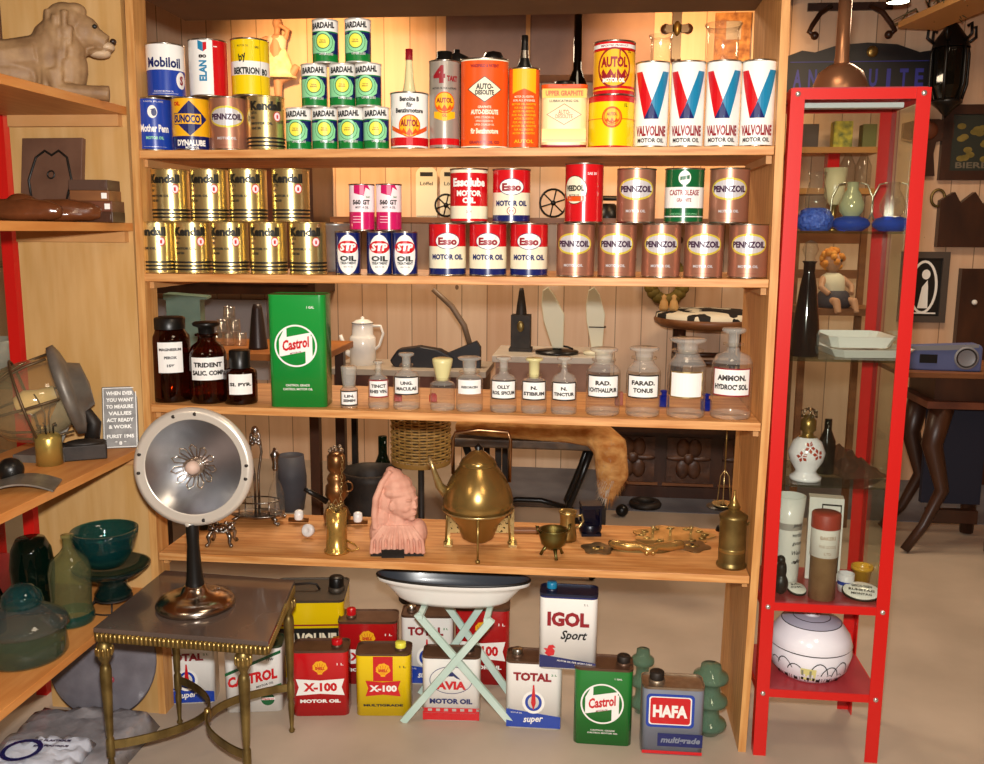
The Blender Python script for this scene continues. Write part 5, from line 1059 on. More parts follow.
# ================================================================== red display cabinet
CX0, CX1, CY0, CY1, CH = 1.6855, 2.012, -.012, .275, 1.754
BOLT = mat('bolt_head', '#d8d2cc', .25, .8)
def red_cabinet(name, label, x0, x1, y0, y1, top, shelves, rails, gz, w=.0335):
    t = thing(name, label, 'display cabinet', ((x0+x1)/2, (y0+y1)/2, 0)); e = .003
    for sx_ in (0, 1):
        for s2 in (0, 1):
            b = part(t); xa = x0 if not sx_ else x1; ya = y0 if not s2 else y1; dx_ = 1 if not sx_ else -1; dy_ = 1 if not s2 else -1
            b.box(min(xa, xa+dx_*w), max(xa, xa+dx_*w), min(ya, ya+dy_*e), max(ya, ya+dy_*e), 0, top, REDP).box(min(xa, xa+dx_*e), max(xa, xa+dx_*e), min(ya+dy_*e, ya+dy_*w), max(ya+dy_*e, ya+dy_*w), 0, top, REDP)
            o = b.build('post', t)
            if not s2:
                for z in rails: part(t).lathe([(.007, 0), (.0065, .002), (.004, .0045), (0, .005)], BOLT, 16, (xa+dx_*w*.5, y0-.0005, z), ax=(0, -1, 0)).build('bolt', t)
    for z in rails:
        b = part(t); hh = .025 if z > 1.5 else .022
        b.box(x0+w, x1-w, y0+.0032, y0+.006, z-hh/2, z+hh/2, REDP).box(x0+w, x1-w, y1-.006, y1-.0032, z-hh/2, z+hh/2, REDP)
        b.box(x0+.0032, x0+.006, y0+w, y1-w, z-hh/2, z+hh/2, REDP).box(x1-.006, x1-.0032, y0+w, y1-w, z-hh/2, z+hh/2, REDP); b.build('rail', t)
    for z in rails: part(t).box(x0+.0065, x1-.0065, y0+.0065, y1-.0065, z+(.008 if z < 1.5 else .012), z+(.012 if z < 1.5 else .016), mat('red_shelf_sheen_tint', '#a83a40', .3, .1)).build('steel_shelf', t)  # pinkish red paints the reflected sheen into the shelf colour
    for z in shelves: part(t).box(x0+.0075, x1-.0075, y0+.01, y1-.0075, z-.006, z, SHELFG).build('glass_shelf', t)
    if gz:
        a, c2 = gz; g_ = .0035
        part(t).box(x0+g_, x1-g_, y0+.0072, y0+.0092, a, c2, PANE).build('glass_front', t); part(t).box(x1-.0092+.002, x1-.0065, y0+.011, y1-.011, a, c2, PANE).build('glass_side', t); part(t).box(x0+.0065, x0+.0088, y0+.011, y1-.011, a, c2, PANE).build('glass_side', t)
    return t
GS = {1: 1.413, 2: 1.092, 3: .762}; RS = {4: .437, 5: .191}
t = red_cabinet('display_cabinet', 'tall red steel display cabinet with glass shelves right of the pine shelving', CX0, CX1, CY0, CY1, CH, list(GS.values()), [CH-.0135, .428, .182], (.445, CH-.03))
ls = part(t); ls.box(CX0+.045, CX1-.045, .04, .07, CH-.04, CH-.028, mat('lamp_strip_white', '#e8ecf0', .3)).build('lamp_strip', t)
red_cabinet('display_cabinet', 'red steel display cabinet mostly hidden behind the left corner unit', -.78, -.405, .06, .42, 1.85, [1.3, .95, .6], [1.83, .3, .1], (.32, 1.8))
p = V((-.62, .2, .9506)); MB().lathe([(0, 0), (.05, 0), (.09, .05), (.1, .12), (.095, .12), (.085, .05), (0, .01)], mat('pale_grey_china', '#b8b4ae', .3), 30).build('bowl', None, p, 0, 0, 'pale grey china bowl in the hidden left red cabinet', 'bowl')
def cab(px, py, lv):                # standing spot on a cabinet shelf (pixel of the base)
    z = (GS[lv] if lv in GS else RS[lv]-.009+.012)+.0006; p = atZ(px, py, z); p.x = min(max(p.x, CX0+.05), CX1-.05); p.y = min(max(p.y, .03), .22); return p
def cabY(px, lv, Y): z = (GS[lv] if lv in GS else {4: .4402, 5: .1942}[lv])+.0006; return V((xat(px, Y, z+.04), Y, z))
COB = glass('blue_beaded_glass', '#6a8af0', .2, .45, '#3c60c8')
# top: blue glass pieces
p = cabY(815, 1, .09); h = zy(813, 172, .09)-p.z; t = thing('glass_carafe', 'clear carafe with a bulging beaded blue base at the left of the top glass shelf', 'carafe', p)
MB().lathe([(0, 0), (.036, 0), (.046, .015), (.046, .035), (.036, .052), (.026, .058)], mat('blue_beads', '#4a6cd0', .2, 0, '#2444a4', 120, .8), 30).build('base', t)
MB().lathe([(.026, .058), (.028, .075), (.024, h*.7), (.018, h*.85), (.024, h), (.021, h)], LGLASS, 26).build('body', t)
p = cabY(833, 1, .2); h = zy(833, 168, .2)-p.z; t = thing('goblet', 'cream and gold goblet behind the blue glass pieces', 'goblet', p)
MB().lathe([(0, 0), (.028, 0), (.026, .006), (.006, .014), (.006, h*.35), (.012, h*.42)], BRASS, 24).build('stem', t); MB().lathe([(.012, h*.42), (.026, h*.55), (.03, h), (.027, h), (.02, h*.6), (0, h*.46)], mat('cream_goblet', '#d9c79a', .3), 26).build('cup', t)
for px, lb in ((851, 'blue based glass lamp with wire loops, in the middle of the top glass shelf'), (892, 'blue based glass lamp with wire loops, at the right of the top glass shelf')):
    p = cabY(px, 1, .1); h = zy(px, 182, .1)-p.z; t = thing('glass_lamp', lb, 'lamp', p); t['group'] = 'blue based glass lamps'
    MB().lathe([(0, 0), (.03, 0), (.046, .012), (.048, .02), (.04, .032), (.02, .038)], COB, 30).build('base', t)
    MB().lathe([(.02, .038), (.03, .05), (.032, h*.55), (.022, h*.75), (.014, h*.85), (.014, h), (0, h)], mat('clear_grey_body', '#b8b890', .15, .2) if px < 870 else LGLASS, 26).build('body', t)
    b = MB()
    for s in (-1, 1): b.tube([(s*.018, 0, h*.98), (s*.036, 0, h*.95), (s*.05, 0, h*.7), (s*.052, 0, h*.4), (s*.044, 0, .03)], .0022, mat('pale_wire', '#c8c0a8', .3, .8), 6)
    b.build('wire_loop', t)
# second shelf
p = cabY(805, 2, .06); h = zy(808, 240, .06)-p.z; t = thing('dark_decanter', 'tall tapering black decanter with a glass stopper on the second glass shelf', 'decanter', p); r = 13.5*mpp(p)
MB().lathe([(0, 0), (r, 0), (r*1.02, .006), (r*.95, h*.25), (r*.6, h*.6), (r*.42, h*.72), (r*.42, h*.8), (r*.55, h*.82)], mat('black_glass', '#181012', .08, 0, coat=.5), 28).build('body', t); MB().lathe([(r*.4, h*.815), (r*.35, h*.85), (r*.6, h*.92), (r*.4, h*.98), (0, h)], LGLASS, 14).build('stopper', t)
def tray(w, d, h, mt): return MB().prism([(-w/2+.02, -d/2), (w/2-.02, -d/2), (w/2, -d/2+.02), (w/2, d/2-.02), (w/2-.02, d/2), (-w/2+.02, d/2), (-w/2, d/2-.02), (-w/2, -d/2+.02)], 0, .004, mt)
def octtray(name, p, w, d, h, mt, label, rz):
    b = MB(); P = [(-1+.2, -1), (1-.2, -1), (1, -1+.25), (1, 1-.25), (1-.2, 1), (-1+.2, 1), (-1, 1-.25), (-1, -1+.25)]; n = 8
    def lp(sx_, sy_, z): return [(x*sx_, y*sy_, z) for x, y in P]
    vs = lp(w*.42, d*.4, 0)+lp(w*.5, d*.5, h)+lp(w*.485, d*.48, h)+lp(w*.41, d*.39, .004)
    b.add(vs, [(i*n+k, i*n+(k+1) % n, (i+1)*n+(k+1) % n, (i+1)*n+k) for i in range(3) for k in range(n)]+[tuple(range(n))[::-1], tuple(range(3*n, 4*n))], mt, False); return b.build(name, None, p, rz, 0, label, 'dish', 'stacked white dishes')
p = cabY(862, 2, .125); octtray('dish', p, .215, .21, .022, WHITE, 'larger white octagonal dish at the bottom of the two on the second glass shelf', .1); octtray('dish', p+V((-.018, .01, .0225)), .175, .18, .03, WHITE, 'smaller white octagonal dish on top of the other, with brown stripe', .05)
# third shelf
p = cabY(806, 3, .06); h = zy(806, 408, .06)-p.z; t = thing('table_lamp', 'white china lamp base with red flowers and brass fitting', 'lamp', p); r = 18*mpp(p)
CHINA = mat('white_china', '#eceaf0', .15, coat=.4); zb_ = h*.6
pr = [(0, 0), (r*.85, 0), (r*.85, .008), (r*.62, .016), (r*.55, .024), (r*.9, zb_*.45), (r, zb_*.65), (r*.75, zb_*.9), (r*.45, zb_)]
MB().lathe(pr, CHINA, 34).build('body', t)
def tp(v):
    for (r0, z0), (r1, z1) in zip(pr[1:], pr[2:]):
        if z0 <= v <= z1: return r0+(r1-r0)*(v-z0)/(z1-z0+1e-9)
    return r
P = Print(r, taper=tp)
for (u, v) in ((-.022, .6), (.02, .66), (-.002, .82)):
    for k in range(5): a = 2*pi*k/5+u*90; P.conv([(u+.002*math.cos(a), v*zb_+.002*math.sin(a)), (u+.011*math.cos(a-.45), v*zb_+.011*math.sin(a-.45)), (u+.016*math.cos(a), v*zb_+.016*math.sin(a)), (u+.011*math.cos(a+.45), v*zb_+.011*math.sin(a+.45))], mat('rust_flower_print', '#a83a24', .3))
P.build('flower_print', t)
MB().lathe([(r*.5, zb_), (r*.3, zb_+.004), (r*.3, zb_+.014), (r*.42, zb_+.018), (r*.42, zb_+.045), (r*.3, zb_+.05), (r*.2, zb_+.06), (0, zb_+.06)], BRASS, 20).build('lamp_fitting', t)
b = MB()
for k in range(9): a = k*2.4; b.tube([(0, 0, zb_+.058), (.022*math.cos(a), .022*math.sin(a), h*.88), (.02*math.cos(a+.5), .02*math.sin(a+.5), h*.96), (.006*math.cos(a+1), .006*math.sin(a+1), h)], .0016, CHROME, 5)
b.build('bulb_wires', t)
p = cabY(826, 3, .13); MB().lathe([(0, 0), (.022, 0), (.022, .09), (.01, .12), (.01, .15), (0, .15)], mat('black_bottle', '#131110', .12, 0, coat=.4), 20).build('bottle', None, p, 0, 0, 'small black bottle with label behind the china lamp base', 'bottle')
p = cabY(856, 3, .14); b = MB(); r3 = random.Random(9); CEL = glass('crumpled_cellophane', '#b89a84', .4, .3, '#6e5244', .12); n = 9; vs = []
for j in range(n+1):
    for i in range(n+1):
        u, v = i/n, j/n; z = max(.001, (.085*(1-u)**1.1+.004)*math.sin(pi*v)**.6+r3.uniform(-.008, .008)) if 0 < i < n and 0 < j < n else 0
        vs.append((-.065+.14*u+r3.uniform(-.003, .003), -.06+.12*v, z))
b.add(vs, [(j*(n+1)+i, j*(n+1)+i+1, (j+1)*(n+1)+i+1, (j+1)*(n+1)+i) for j in range(n) for i in range(n)], CEL, False); b.ball((-.025, 0, .022), (.03, .028, .022), mat('brown_packet', '#6a4234', .6), 12, 8); b.build('wrapped_packet', None, p, .3, 0, 'crumpled shiny brown wrapped packet right of the china lamp base', 'packet')
# red steel shelf
p = cabY(786, 4, .13); h = zy(788, 495, .13)-p.z; t = thing('tall_cup', 'tall white cup with black handwriting, left on the red steel shelf', 'cup', p, .5)
MB().lathe([(0, 0), (.03, 0), (.032, .01), (.036, h*.7), (.042, h), (.039, h), (.03, .01), (0, .008)], WHITE, 28).build('body', t); P = Print(.0375)
for i, s in enumerate(('Jahren', 'wurden', 'guten', 'Wein', '*')): P.text(s, 0, h*(.7-.1*i), .03, .012, INK, .01, .3)
P.build('lettering', t)
p = cabY(822, 4, .19); h = zy(822, 498, .17)-p.z; t = thing('white_box', 'white box with a black bordered picture behind the cardboard tube', 'box', p, -.15); MB().box(-.046, .046, -.02, .02, 0, h, WHITE).build('body', t, bevel=.001)
P = Print(None, -.02); P.rect(-.012, h*.1, .04, h*.93, BLACK).rect(-.009, h*.12, .037, h*.91, PAPER).ell(.014, h*.72, .012, .016, INK).rect(0, h*.3, .028, h*.55, mat('grey_print', '#8c8c90', .6)); P.build('emblem', t)
CARD = mat('cardboard', '#a8845c', .75, 0, '#94704c', 30); p = cabY(822, 4, .045); h = zy(822, 512, .045)-p.z; r = 12.8*mpp(p); t = thing('cardboard_tube', 'round cardboard tube with a red lid and paper label', 'tube', p)
MB().lathe([(0, 0), (r, 0), (r, h*.5), (r*1.06, h*.505), (r*1.06, h*.84)], [CARD, CARD, CARD, PAPER], 30).build('body', t); MB().lathe([(r*1.09, h*.83), (r*1.09, h*.985), (r*1.02, h), (0, h)], mat('dull_red_lid', '#a23a2c', .5), 30).build('lid', t)
P = Print(r*1.06); P.text('BAKERS', 0, h*.74, r*1.2, .01, mat('faded_print', '#b89a80', .6), .02).text('FINE GOODS', 0, h*.64, r*1.3, .008, MATS['faded_print']).text('LTD', 0, h*.56, r*.5, .007, MATS['faded_print']); P.build('lettering', t)
p = cabY(862, 4, .15); MB().lathe([(0, 0), (.02, 0), (.026, .045), (.03, .046), (.029, .056), (.026, .056), (.024, .045), (0, .006)], mat('yellow_china', '#e0a832', .3, coat=.3), 24).build('cup', None, p, 0, 0, 'small yellow cup at the back of the red steel shelf', 'cup')
p = cabY(846, 4, .1); MB().lathe([(0, 0), (.02, 0), (.022, .02), (.022, .03), (.022, .05), (.019, .05), (.018, .01), (0, .008)], [CHINA, CHINA, BLUE, CHINA, CHINA, CHINA, CHINA], 24).build('cup', None, p, 0, 0, 'small white cup with a blue stripe beside the yellow cup', 'cup')
def ovalsign(px, Y, rx, ry, rz, label, lines, tilt=.32):
    p = cabY(px, 4, Y); t = thing('oval_sign', label, 'sign', p, rz); t.rotation_euler.x = tilt; t.location.z += ry*math.sin(tilt)
    b = MB(); b.lathe([(0, 0), (1, 0), (1.0, .004), (.94, .006), (0, .007)], [BLACK, BLACK, BLACK, WHITE], 40, sx=rx, sy=ry); b.build('plate', t); P = Print(None, 0)
    for i, s in enumerate(lines): P.text(s, 0, ry*(.45-.42*i), rx*1.3*(1 if i % 2 else .8), ry*.24, INK, .03)
    o = P.build('lettering', t); o.rotation_euler.x = -pi/2; o.location.z = .0072
ovalsign(862, .055, .05, .035, -.25, 'white oval enamel sign with black rim leaning at the front of the red steel shelf', ('GESCHLOSSEN', 'RUHETAG', 'MONTAG'), .42)
ovalsign(797, .07, .026, .03, .2, 'small white oval sign with black marks left of the cardboard tube', ('JA', 'OK'), .25)
p = cabY(781, 4, .05); blob('figurine', None, [('b', (0, 0, .03), (.02, .02, .03)), ('b', (0, 0, .07), (.014, .014, .03)), ('b', (-.004, -.004, .1), (.012, .014, .012))], mat('black_figure', '#1c1a1a', .4), .003, 3, p, 'small black figurine in the left front corner of the red steel shelf', 'figurine')
# tureen
p = cabY(809, 5, .115); m = mpp(p); r = 40*m; h = zy(812, 611, .115)-p.z; t = thing('tureen', 'white lidded tureen with painted black and yellow houses on the lowest shelf', 'tureen', p, face(p.x, p.y)); hb = h*.5
MB().lathe([(0, .003), (r*.7, 0), (r*.74, .006), (r*.92, hb*.3), (r, hb*.75), (r*.98, hb)], CHINA, 44).build('bowl', t)
MB().lathe([(r*.985, hb+.0005), (r*1.0, hb+.004), (r*.93, hb+(h-hb)*.35), (r*.72, h*.86), (r*.7, h*.868), (r*.45, h*.925), (r*.43, h*.93), (r*.2, h*.95)], [BLACK, CHINA, CHINA, BLACK, mat('grey_china', '#b4b4c4', .15, coat=.4), BLACK, MATS['grey_china']], 44).build('lid', t)
MB().lathe([(r*.2, h*.945), (r*.08, h*.95), (r*.1, h*.985), (0, h)], CHINA, 18).build('knob', t)
P = Print(r, taper=lambda v: r*(.75+.25*min(1, max(0, v/(hb*.75)))**.6))
for k, u in enumerate((-.1, -.068, -.036, .03, .062, .095)):
    P.ring(u, hb*.13, .03, .052+.01*(k % 2), .003, BLACK, 24, True)
    P.ring(u, hb*.15, .014, .024, .0018, INK, 18, True); P.rect(u-.006, hb*.14, u+.006, hb*.24, BLACK)
P.rect(-.02, hb*.2, .022, hb*.62, mat('pale_yellow_print', '#ddd68c', .3))
for k in range(4): P.rect(-.018+.011*k, hb*.22, -.012+.011*k, hb*.56, MATS['pale_yellow_print'] if k % 2 else INK if 0 else mat('grey_green_print', '#8c8f78', .3))
for s in (-1, 0, 1): P.rect(-.003+s*.016, hb*.2, .004+s*.016, hb*.3, BLACK)
P.build('painted_scene', t)
# copper funnel lamp on top
p = V((xat(840, .12, CH+.02), .12, CH+.0011)); h1 = zy(840, 64, .12)-p.z; h2 = zy(842, -6, .12)-p.z; r = 26.5*mpp(p); COP = mat('copper', '#b4805a', .32, .75, '#94664a', 8)
t = thing('copper_funnel', 'copper dome with a long upright tube standing on the red cabinet', 'funnel', p)
MB().lathe([(0, 0), (r, 0), (r*1.01, .006), (r*.97, h1*.35), (r*.8, h1*.72), (r*.45, h1*.95), (.02, h1)], COP, 40).build('dome', t); MB().lathe([(.019, h1-.002), (.017, h1*1.2), (.016, h2), (0, h2)], COP, 24).build('tube', t)

# ================================================================== room behind the shelves
def wallY(px, py, Y=YB-.02): return atY(px, py, Y)
def flat(name, px0, py0, px1, py1, Y, d, mt, label, cat, rz=0, bev=.004):
    a, c2 = atY(px0, max(py0, py1), Y), atY(px1, min(py0, py1), Y); t = thing(name, label, cat, ((a.x+c2.x)/2, Y, a.z)); w, h = abs(c2.x-a.x), c2.z-a.z
    return t, w, h
# dancer figurine hanging on the wall
p = wallY(279, 97, 2.93); m = mpp(p); t = thing('dancer_figurine', 'hanging dancer figurine with a cream skirt on the pine wall', 'figurine', (p.x, 2.92, p.z)); MB().tube([(0, .03, .28), (0, .0795, .28)], .006, BLKM, 8).build('wall_hook', t); SKIN = mat('painted_skin', '#b98a6a', .6); 
blob('body', t, [('t', [(0, 0, 0), (.0, 0, .12), (0, 0, .17)], [.022, .03, .05]), ('t', [(.02, 0, .1), (.09, -.01, .125), (.12, -.01, .17)], [.03, .028, .02]), ('t', [(0, 0, .17), (0, 0, .33)], [.045, .042]), ('b', (0, 0, .31), (.058, .035, .03)), ('t', [(0, 0, .33), (.005, 0, .37)], [.018, .018]), ('b', (.005, 0, .4), (.027, .028, .036)), ('t', [(-.05, 0, .32), (-.11, -.01, .3), (-.06, -.03, .27)], [.018, .015, .012]), ('t', [(.05, 0, .32), (.07, -.01, .36), (.02, -.02, .39)], [.018, .015, .012])], SKIN, .006, 3)
MB().lathe([(.05, .26), (.06, .24), (.1, .14), (.115, .1), (.1, .1), (.055, .2)], mat('cream_cloth', '#f0e2b4', .7, 0, '#d4c08a', 30, .3), 22, sy=.6).build('skirt', t)
MB().lathe([(.047, .25), (.052, .27), (.058, .31), (.05, .33)], mat('white_blouse', '#e8c8b0', .7), 20, sy=.7).build('blouse', t)
# wall pieces seen above the cans
def crucifix():
    p = wallY(676, 59, 2.969); m = mpp(p); b = MB(); w = .05
    b.box(-.024, .024, 0, .03, 0, .25, DWOOD).box(-.06, .06, 0, .03, .14, .182, DWOOD)
    for x, z in ((-.06, .161), (.06, .161), (0, .25), (0, .0)): b.ball((x, .015, z), (.028, .015, .028), DWOOD, 12, 8)
    b.ball((0, 0, .16), (.02, .02, .04), BRASSD, 10, 8); b.build('crucifix', None, p, 0, 0, 'dark carved crucifix on the pine wall above the tall white cans', 'crucifix')
crucifix()
RUSTM = mat('rusty_mottled_plate', '#7d4a24', .55, .3, '#c08a4c', 26, .2); t, w, h = flat('framed_mirror', 714, 62, 752, 12, 2.969, .03, RUSTM, 'rust mottled square frame with a small grey pane high on the wall', 'frame')
MB().box(-w/2, w/2, 0, .03, 0, h, RUSTM).build('frame', t); MB().box(-w*.2, w*.22, -.004, -.0005, h*.45, h*.82, mat('grey_pane', '#b8aca0', .2)).build('pane', t)
t, w, h = flat('wall_cupboard', 446, 76, 655, 16, 2.72, .2, DWOOD, 'dark mauve boarded cupboard high on the wall behind the orange tins', 'cupboard'); MAUV = mat('mauve_boards', '#8a6a5c', .6, 0, '#7a5c50', 6)
MB().box(-w/2, w/2, 0, .27, 0, h+.25, MAUV).build('body', t)
for x in (.26, .4): MB().box(-w/2+w*x-.012, -w/2+w*x+.012, -.008, -.0005, 0, h+.25, mat('pine_strip', '#c08a50', .5)).build('strip', t) if x > .3 else None
# rear dark shelf with black items, second shelf level
t, w, h = flat('wall_shelf', 330, 222, 770, 210, 2.72, .25, DWOOD, 'dark narrow wooden wall shelf behind the second shelf of cans', 'shelf'); zws = t.location.z+.03
MB().box(-w/2, w/2, 0, .26, 0, .03, MWOOD).build('board', t)
def tag_board(px0, px1, label):
    a = atY(px0, 209, 2.9); c2 = atY(px1, 166, 2.9); w = c2.x-a.x; h = c2.z-zws; t = thing('enamel_rack', label, 'enamel rack', ((a.x+c2.x)/2, 2.9, zws+.0005), 0, 'cream enamel racks'); r = w/2
    pts = [(-r, 0), (r, 0), (r, h-r*.8)]+[(r*math.cos(f), h-r*.8+r*.8*math.sin(f)) for f in [pi*k/14 for k in range(1, 14)]]+[(-r, h-r*.8)]
    MB().prism(pts, 0, .03, CREAM, 'xz').build('body', t); P = Print(None, 0); P.rect(-r*.6, h*.8, r*.6, h*.88, BLACK).text('Löffel', 0, h*.66, r*1.2, h*.07, INK, .01).rect(-r*.96, h*.02, r*.96, h*.03, NAVY); P.build('lettering', t)
tag_board(416, 437, 'left cream enamel spoon rack with arched top behind the red cans'); tag_board(440, 461, 'right cream enamel spoon rack, half hidden by the red can with white rim')
def blackbit(px, Y, r, label, name='iron_trivet', cat='trivet'):
    x = xat(px, Y, zws); b = MB()
    b.tube([(r*math.cos(a), 0, r+.006+r*math.sin(a)) for a in [2*pi*k/22 for k in range(22)]], .006, BLKM, 7, True)
    for k in range(3): a = pi*k/3+.3; b.tube([(-r*math.cos(a), 0, r+.006-r*math.sin(a)), (r*math.cos(a), 0, r+.006+r*math.sin(a))], .004, BLKM, 6)
    b.ball((0, 0, r+.006), .015, BLKM, 10, 7); b.build(name, None, (x, Y, zws+.0005), .3, 0, label, cat)
blackbit(446, 2.8, .06, 'black spoked round trivet behind the red can with a white rim'); blackbit(553, 2.8, .075, 'black spoked round trivet between the red cans')
def phone(px, Y):
    x = xat(px, Y, zws); t = thing('iron_telephone', 'black telephone-like iron piece behind the red disc can', 'telephone', (x, Y, zws+.0005), .2); MB().lathe([(.07, 0), (.07, .02), (.05, .07), (.04, .08), (0, .08)], BLKM, 20).build('body', t); MB().tube([(-.1, 0, .08), (-.07, 0, .11), (.07, 0, .11), (.1, 0, .08)], [.025, .014, .014, .025], BLKM, 10).build('handset', t)
phone(607, 2.84)
t, w, h = flat('wall_cupboard', 96, 292, 312, 160, 2.6, .4, DWOOD, 'dark brown cupboard added to darken the gaps behind the gold cans', 'cupboard'); MB().box(-w/2, w/2, 0, .3995, 0, h, DWOOD).build('body', t)  # cupboard put in so the gaps between the gold cans go dark
for s_ in (-1, 1): d_ = MB().box(s_*w*.25-w*.22, s_*w*.25+w*.22, -.012, -.0005, h*.08, h*.92, RUSTW).build('door', t); MB().ball((s_*w*.06, -.02, h*.5), .012, BRASS, 10, 7).build('knob', d_)
# left background: bluish picture and jars behind the gold cans
t, w, h = flat('framed_picture', 146, 262, 164, 176, 2.555, .03, DWOOD, 'bluish white framed picture behind the gold cans at the far left', 'picture'); MB().box(-w/2, w/2, 0, .03, 0, h, DWOOD).build('frame', t); MB().box(-w/2+.02, w/2-.02, -.003, -.0005, .03, h-.03, mat('bluish_print', '#a8b0c0', .6, 0, '#6c7488', 14)).build('print', t)
t, w, h = flat('grey_washstand', 328, 278, 356, 228, 1.7, .2, TIN, 'grey zinc bucket behind the small navy cans', 'bucket')
zt_ = t.location.z
bpy.data.objects.remove(t)
# low table behind the brown bottles
def tbl(name, label, px0, px1, pyt, Y0, Y1, mt, legmt, inset=.05, topth=.03, apron=0, cat='table', lw=.02, lmat=None):
    a, c2 = atY(px0, pyt, Y0), atY(px1, pyt, Y0); z = (a.z+c2.z)/2; t = thing(name, label, cat, ((a.x+c2.x)/2, (Y0+Y1)/2, 0)); w = c2.x-a.x; d = Y1-Y0
    MB().box(-w/2, w/2, -d/2, d/2, z-topth, z, mt).build('tabletop', t, bevel=.003)
    if apron: MB().box(-w/2+.015, w/2-.015, -d/2+.015, d/2-.015, z-topth-apron, z-topth-.0005, legmt).build('apron', t)
    for sx_ in (-1, 1):
        for s2 in (-1, 1): x, y = sx_*(w/2-inset), s2*(d/2-inset); MB().box(x-lw, x+lw, y-lw, y+lw, 0.0045 if y+(Y0+Y1)/2 > 2.15 else .0, z-topth-apron-.0005, lmat or legmt).build('leg', t)
    return t, z
t, zt1b = tbl('side_table', 'brown wooden table behind the brown bottles and the green tin', 140, 322, 353, 1.25, 1.75, mat('orange_wood', '#a8672e', .45, 0, '#8e5424', 8), DWOOD)
def onT(px, Y, z): return V((xat(px, Y, z+.05), Y, z+.0006))
p = onT(187, 1.45, zt1b); hh = zy(187, 294, 1.45)-p.z; t = thing('green_box', 'grey green metal box with sloped lid behind the tall brown jar', 'box', p, .25); GGR = mat('grey_green_paint', '#5f7a6a', .45, .1, '#6f8a78', 10)
MB().box(-.07, .07, -.06, .06, 0, hh-.02, GGR).build('body', t); MB().prism([(-.08, hh-.0195), (.1, hh-.0195), (.1, hh-.01), (-.06, hh+.004), (-.08, hh+.004)], -.065, .065, GGR, 'xz').build('lid', t)
p = onT(258, 1.4, zt1b); hh = zy(258, 304, 1.4)-p.z; MB().lathe([(0, 0), (.042, 0), (.04, .01), (.022, hh*.9), (.016, hh), (0, hh)], mat('dark_cone_metal', '#2e221e', .4, .3), 24).build('dark_cone', None, p, 0, 0, 'black cone standing left of the large green tin', 'cone')
for i, (px, lv) in enumerate(((218, 0), (229, 0), (241, 0), (223, 1), (235, 1), (230, 2))):
    p = onT(px, 1.5, zt1b+.0005); q_ = .056; p.z += lv*(q_+.001)
    MB().lathe([(0, 0), (.024, 0), (.026, .01), (.024, q_), (.021, q_), (.022, .01), (0, .006)], LGLASS, 18).build('drinking_glass', None, p, 0, 0, ('left glass in the bottom row', 'middle glass in the bottom row', 'right glass in the bottom row', 'left glass in the middle row', 'right glass in the middle row', 'topmost glass')[i]+' of the small glass stack behind the brown bottles', 'glass', 'stacked small drinking glasses')
p = onT(152, 1.4, zt1b); MB().tube([(.02, 0, .02), (-.01, 0, .06), (-.04, 0, .13), (-.05, 0, .2)], [.03, .026, .018, .012], mat('grey_horn', '#8e867c', .35, 0, '#c8c0b4', 9), 12).build('horn', None, p, 0, 0, 'grey curved horn behind the tall brown jar at the left', 'horn')
# low cabinet with coffee pot
t, zc2 = tbl('low_table', 'low brown table with pale top carrying the coffee pot', 330, 486, 370, 1.8, 2.15, mat('pale_table_top', '#b8aa98', .4, 0, '#a89a88', 7), RUSTW, apron=.12, inset=.03, lw=.014, lmat=IRON)
p = onT(363, 1.95, zc2); hh = zy(363, 316, 1.95)-p.z; m = mpp(p); t = thing('coffee_pot', 'tall white enamel coffee pot with lid on the low table', 'coffee pot', p, 0); r = 13*m
MB().lathe([(0, 0), (r*1.0, 0), (r, hh*.55), (r*.93, hh*.58), (r*.82, hh*.62), (r*.8, hh*.85)], WHITE, 30).build('body', t); MB().lathe([(r*.83, hh*.85), (r*.83, hh*.865), (r*.5, hh*.92), (r*.12, hh*.94), (r*.16, hh*.97), (0, hh)], [BLACK]+[WHITE]*4, 28).build('lid', t)
MB().tube([(-r*.9, 0, hh*.2), (-r*1.4, 0, hh*.26), (-r*1.55, 0, hh*.45), (-r*1.75, 0, hh*.6)], [r*.28, r*.24, r*.16, r*.14], WHITE, 10).build('spout', t); MB().tube([(r*.75, 0, hh*.8), (r*1.4, 0, hh*.8), (r*1.6, 0, hh*.65), (r*1.3, 0, hh*.4), (r*.9, 0, hh*.3)], r*.11, WHITE, 8).build('handle', t)
p = onT(424, 1.92, zc2); p.x += .0; BL2 = mat('black_leather', '#16161c', .45); b = MB(); t = thing('leather_saddle_piece', 'black curved leather piece lying behind the clear bottles', 'leather piece', p)
MB().prism([(-.16, .03), (-.14, .0), (.12, .0), (.15, .05), (.08, .085), (-.02, .1), (-.12, .085)], -.04, .04, BL2, 'xz').build('body', t, bevel=.008)
p = onT(460, 1.92, zc2); t = thing('axe', 'black axe head with a long curved wooden handle behind the clear bottles', 'axe', p); MB().prism([(-.08, 0), (.1, .0), (.1, .1), (.08, .13), (-.08, .06)], -.02, .02, BL2, 'xz').build('head', t, bevel=.003)
MB().tube([(.05, 0, .1), (.02, 0, .2), (-.04, .0, .29), (-.13, .0, .37)], [.013, .014, .014, .012], mat('grey_brown_wood', '#7a6450', .5), 8).build('handle', t)
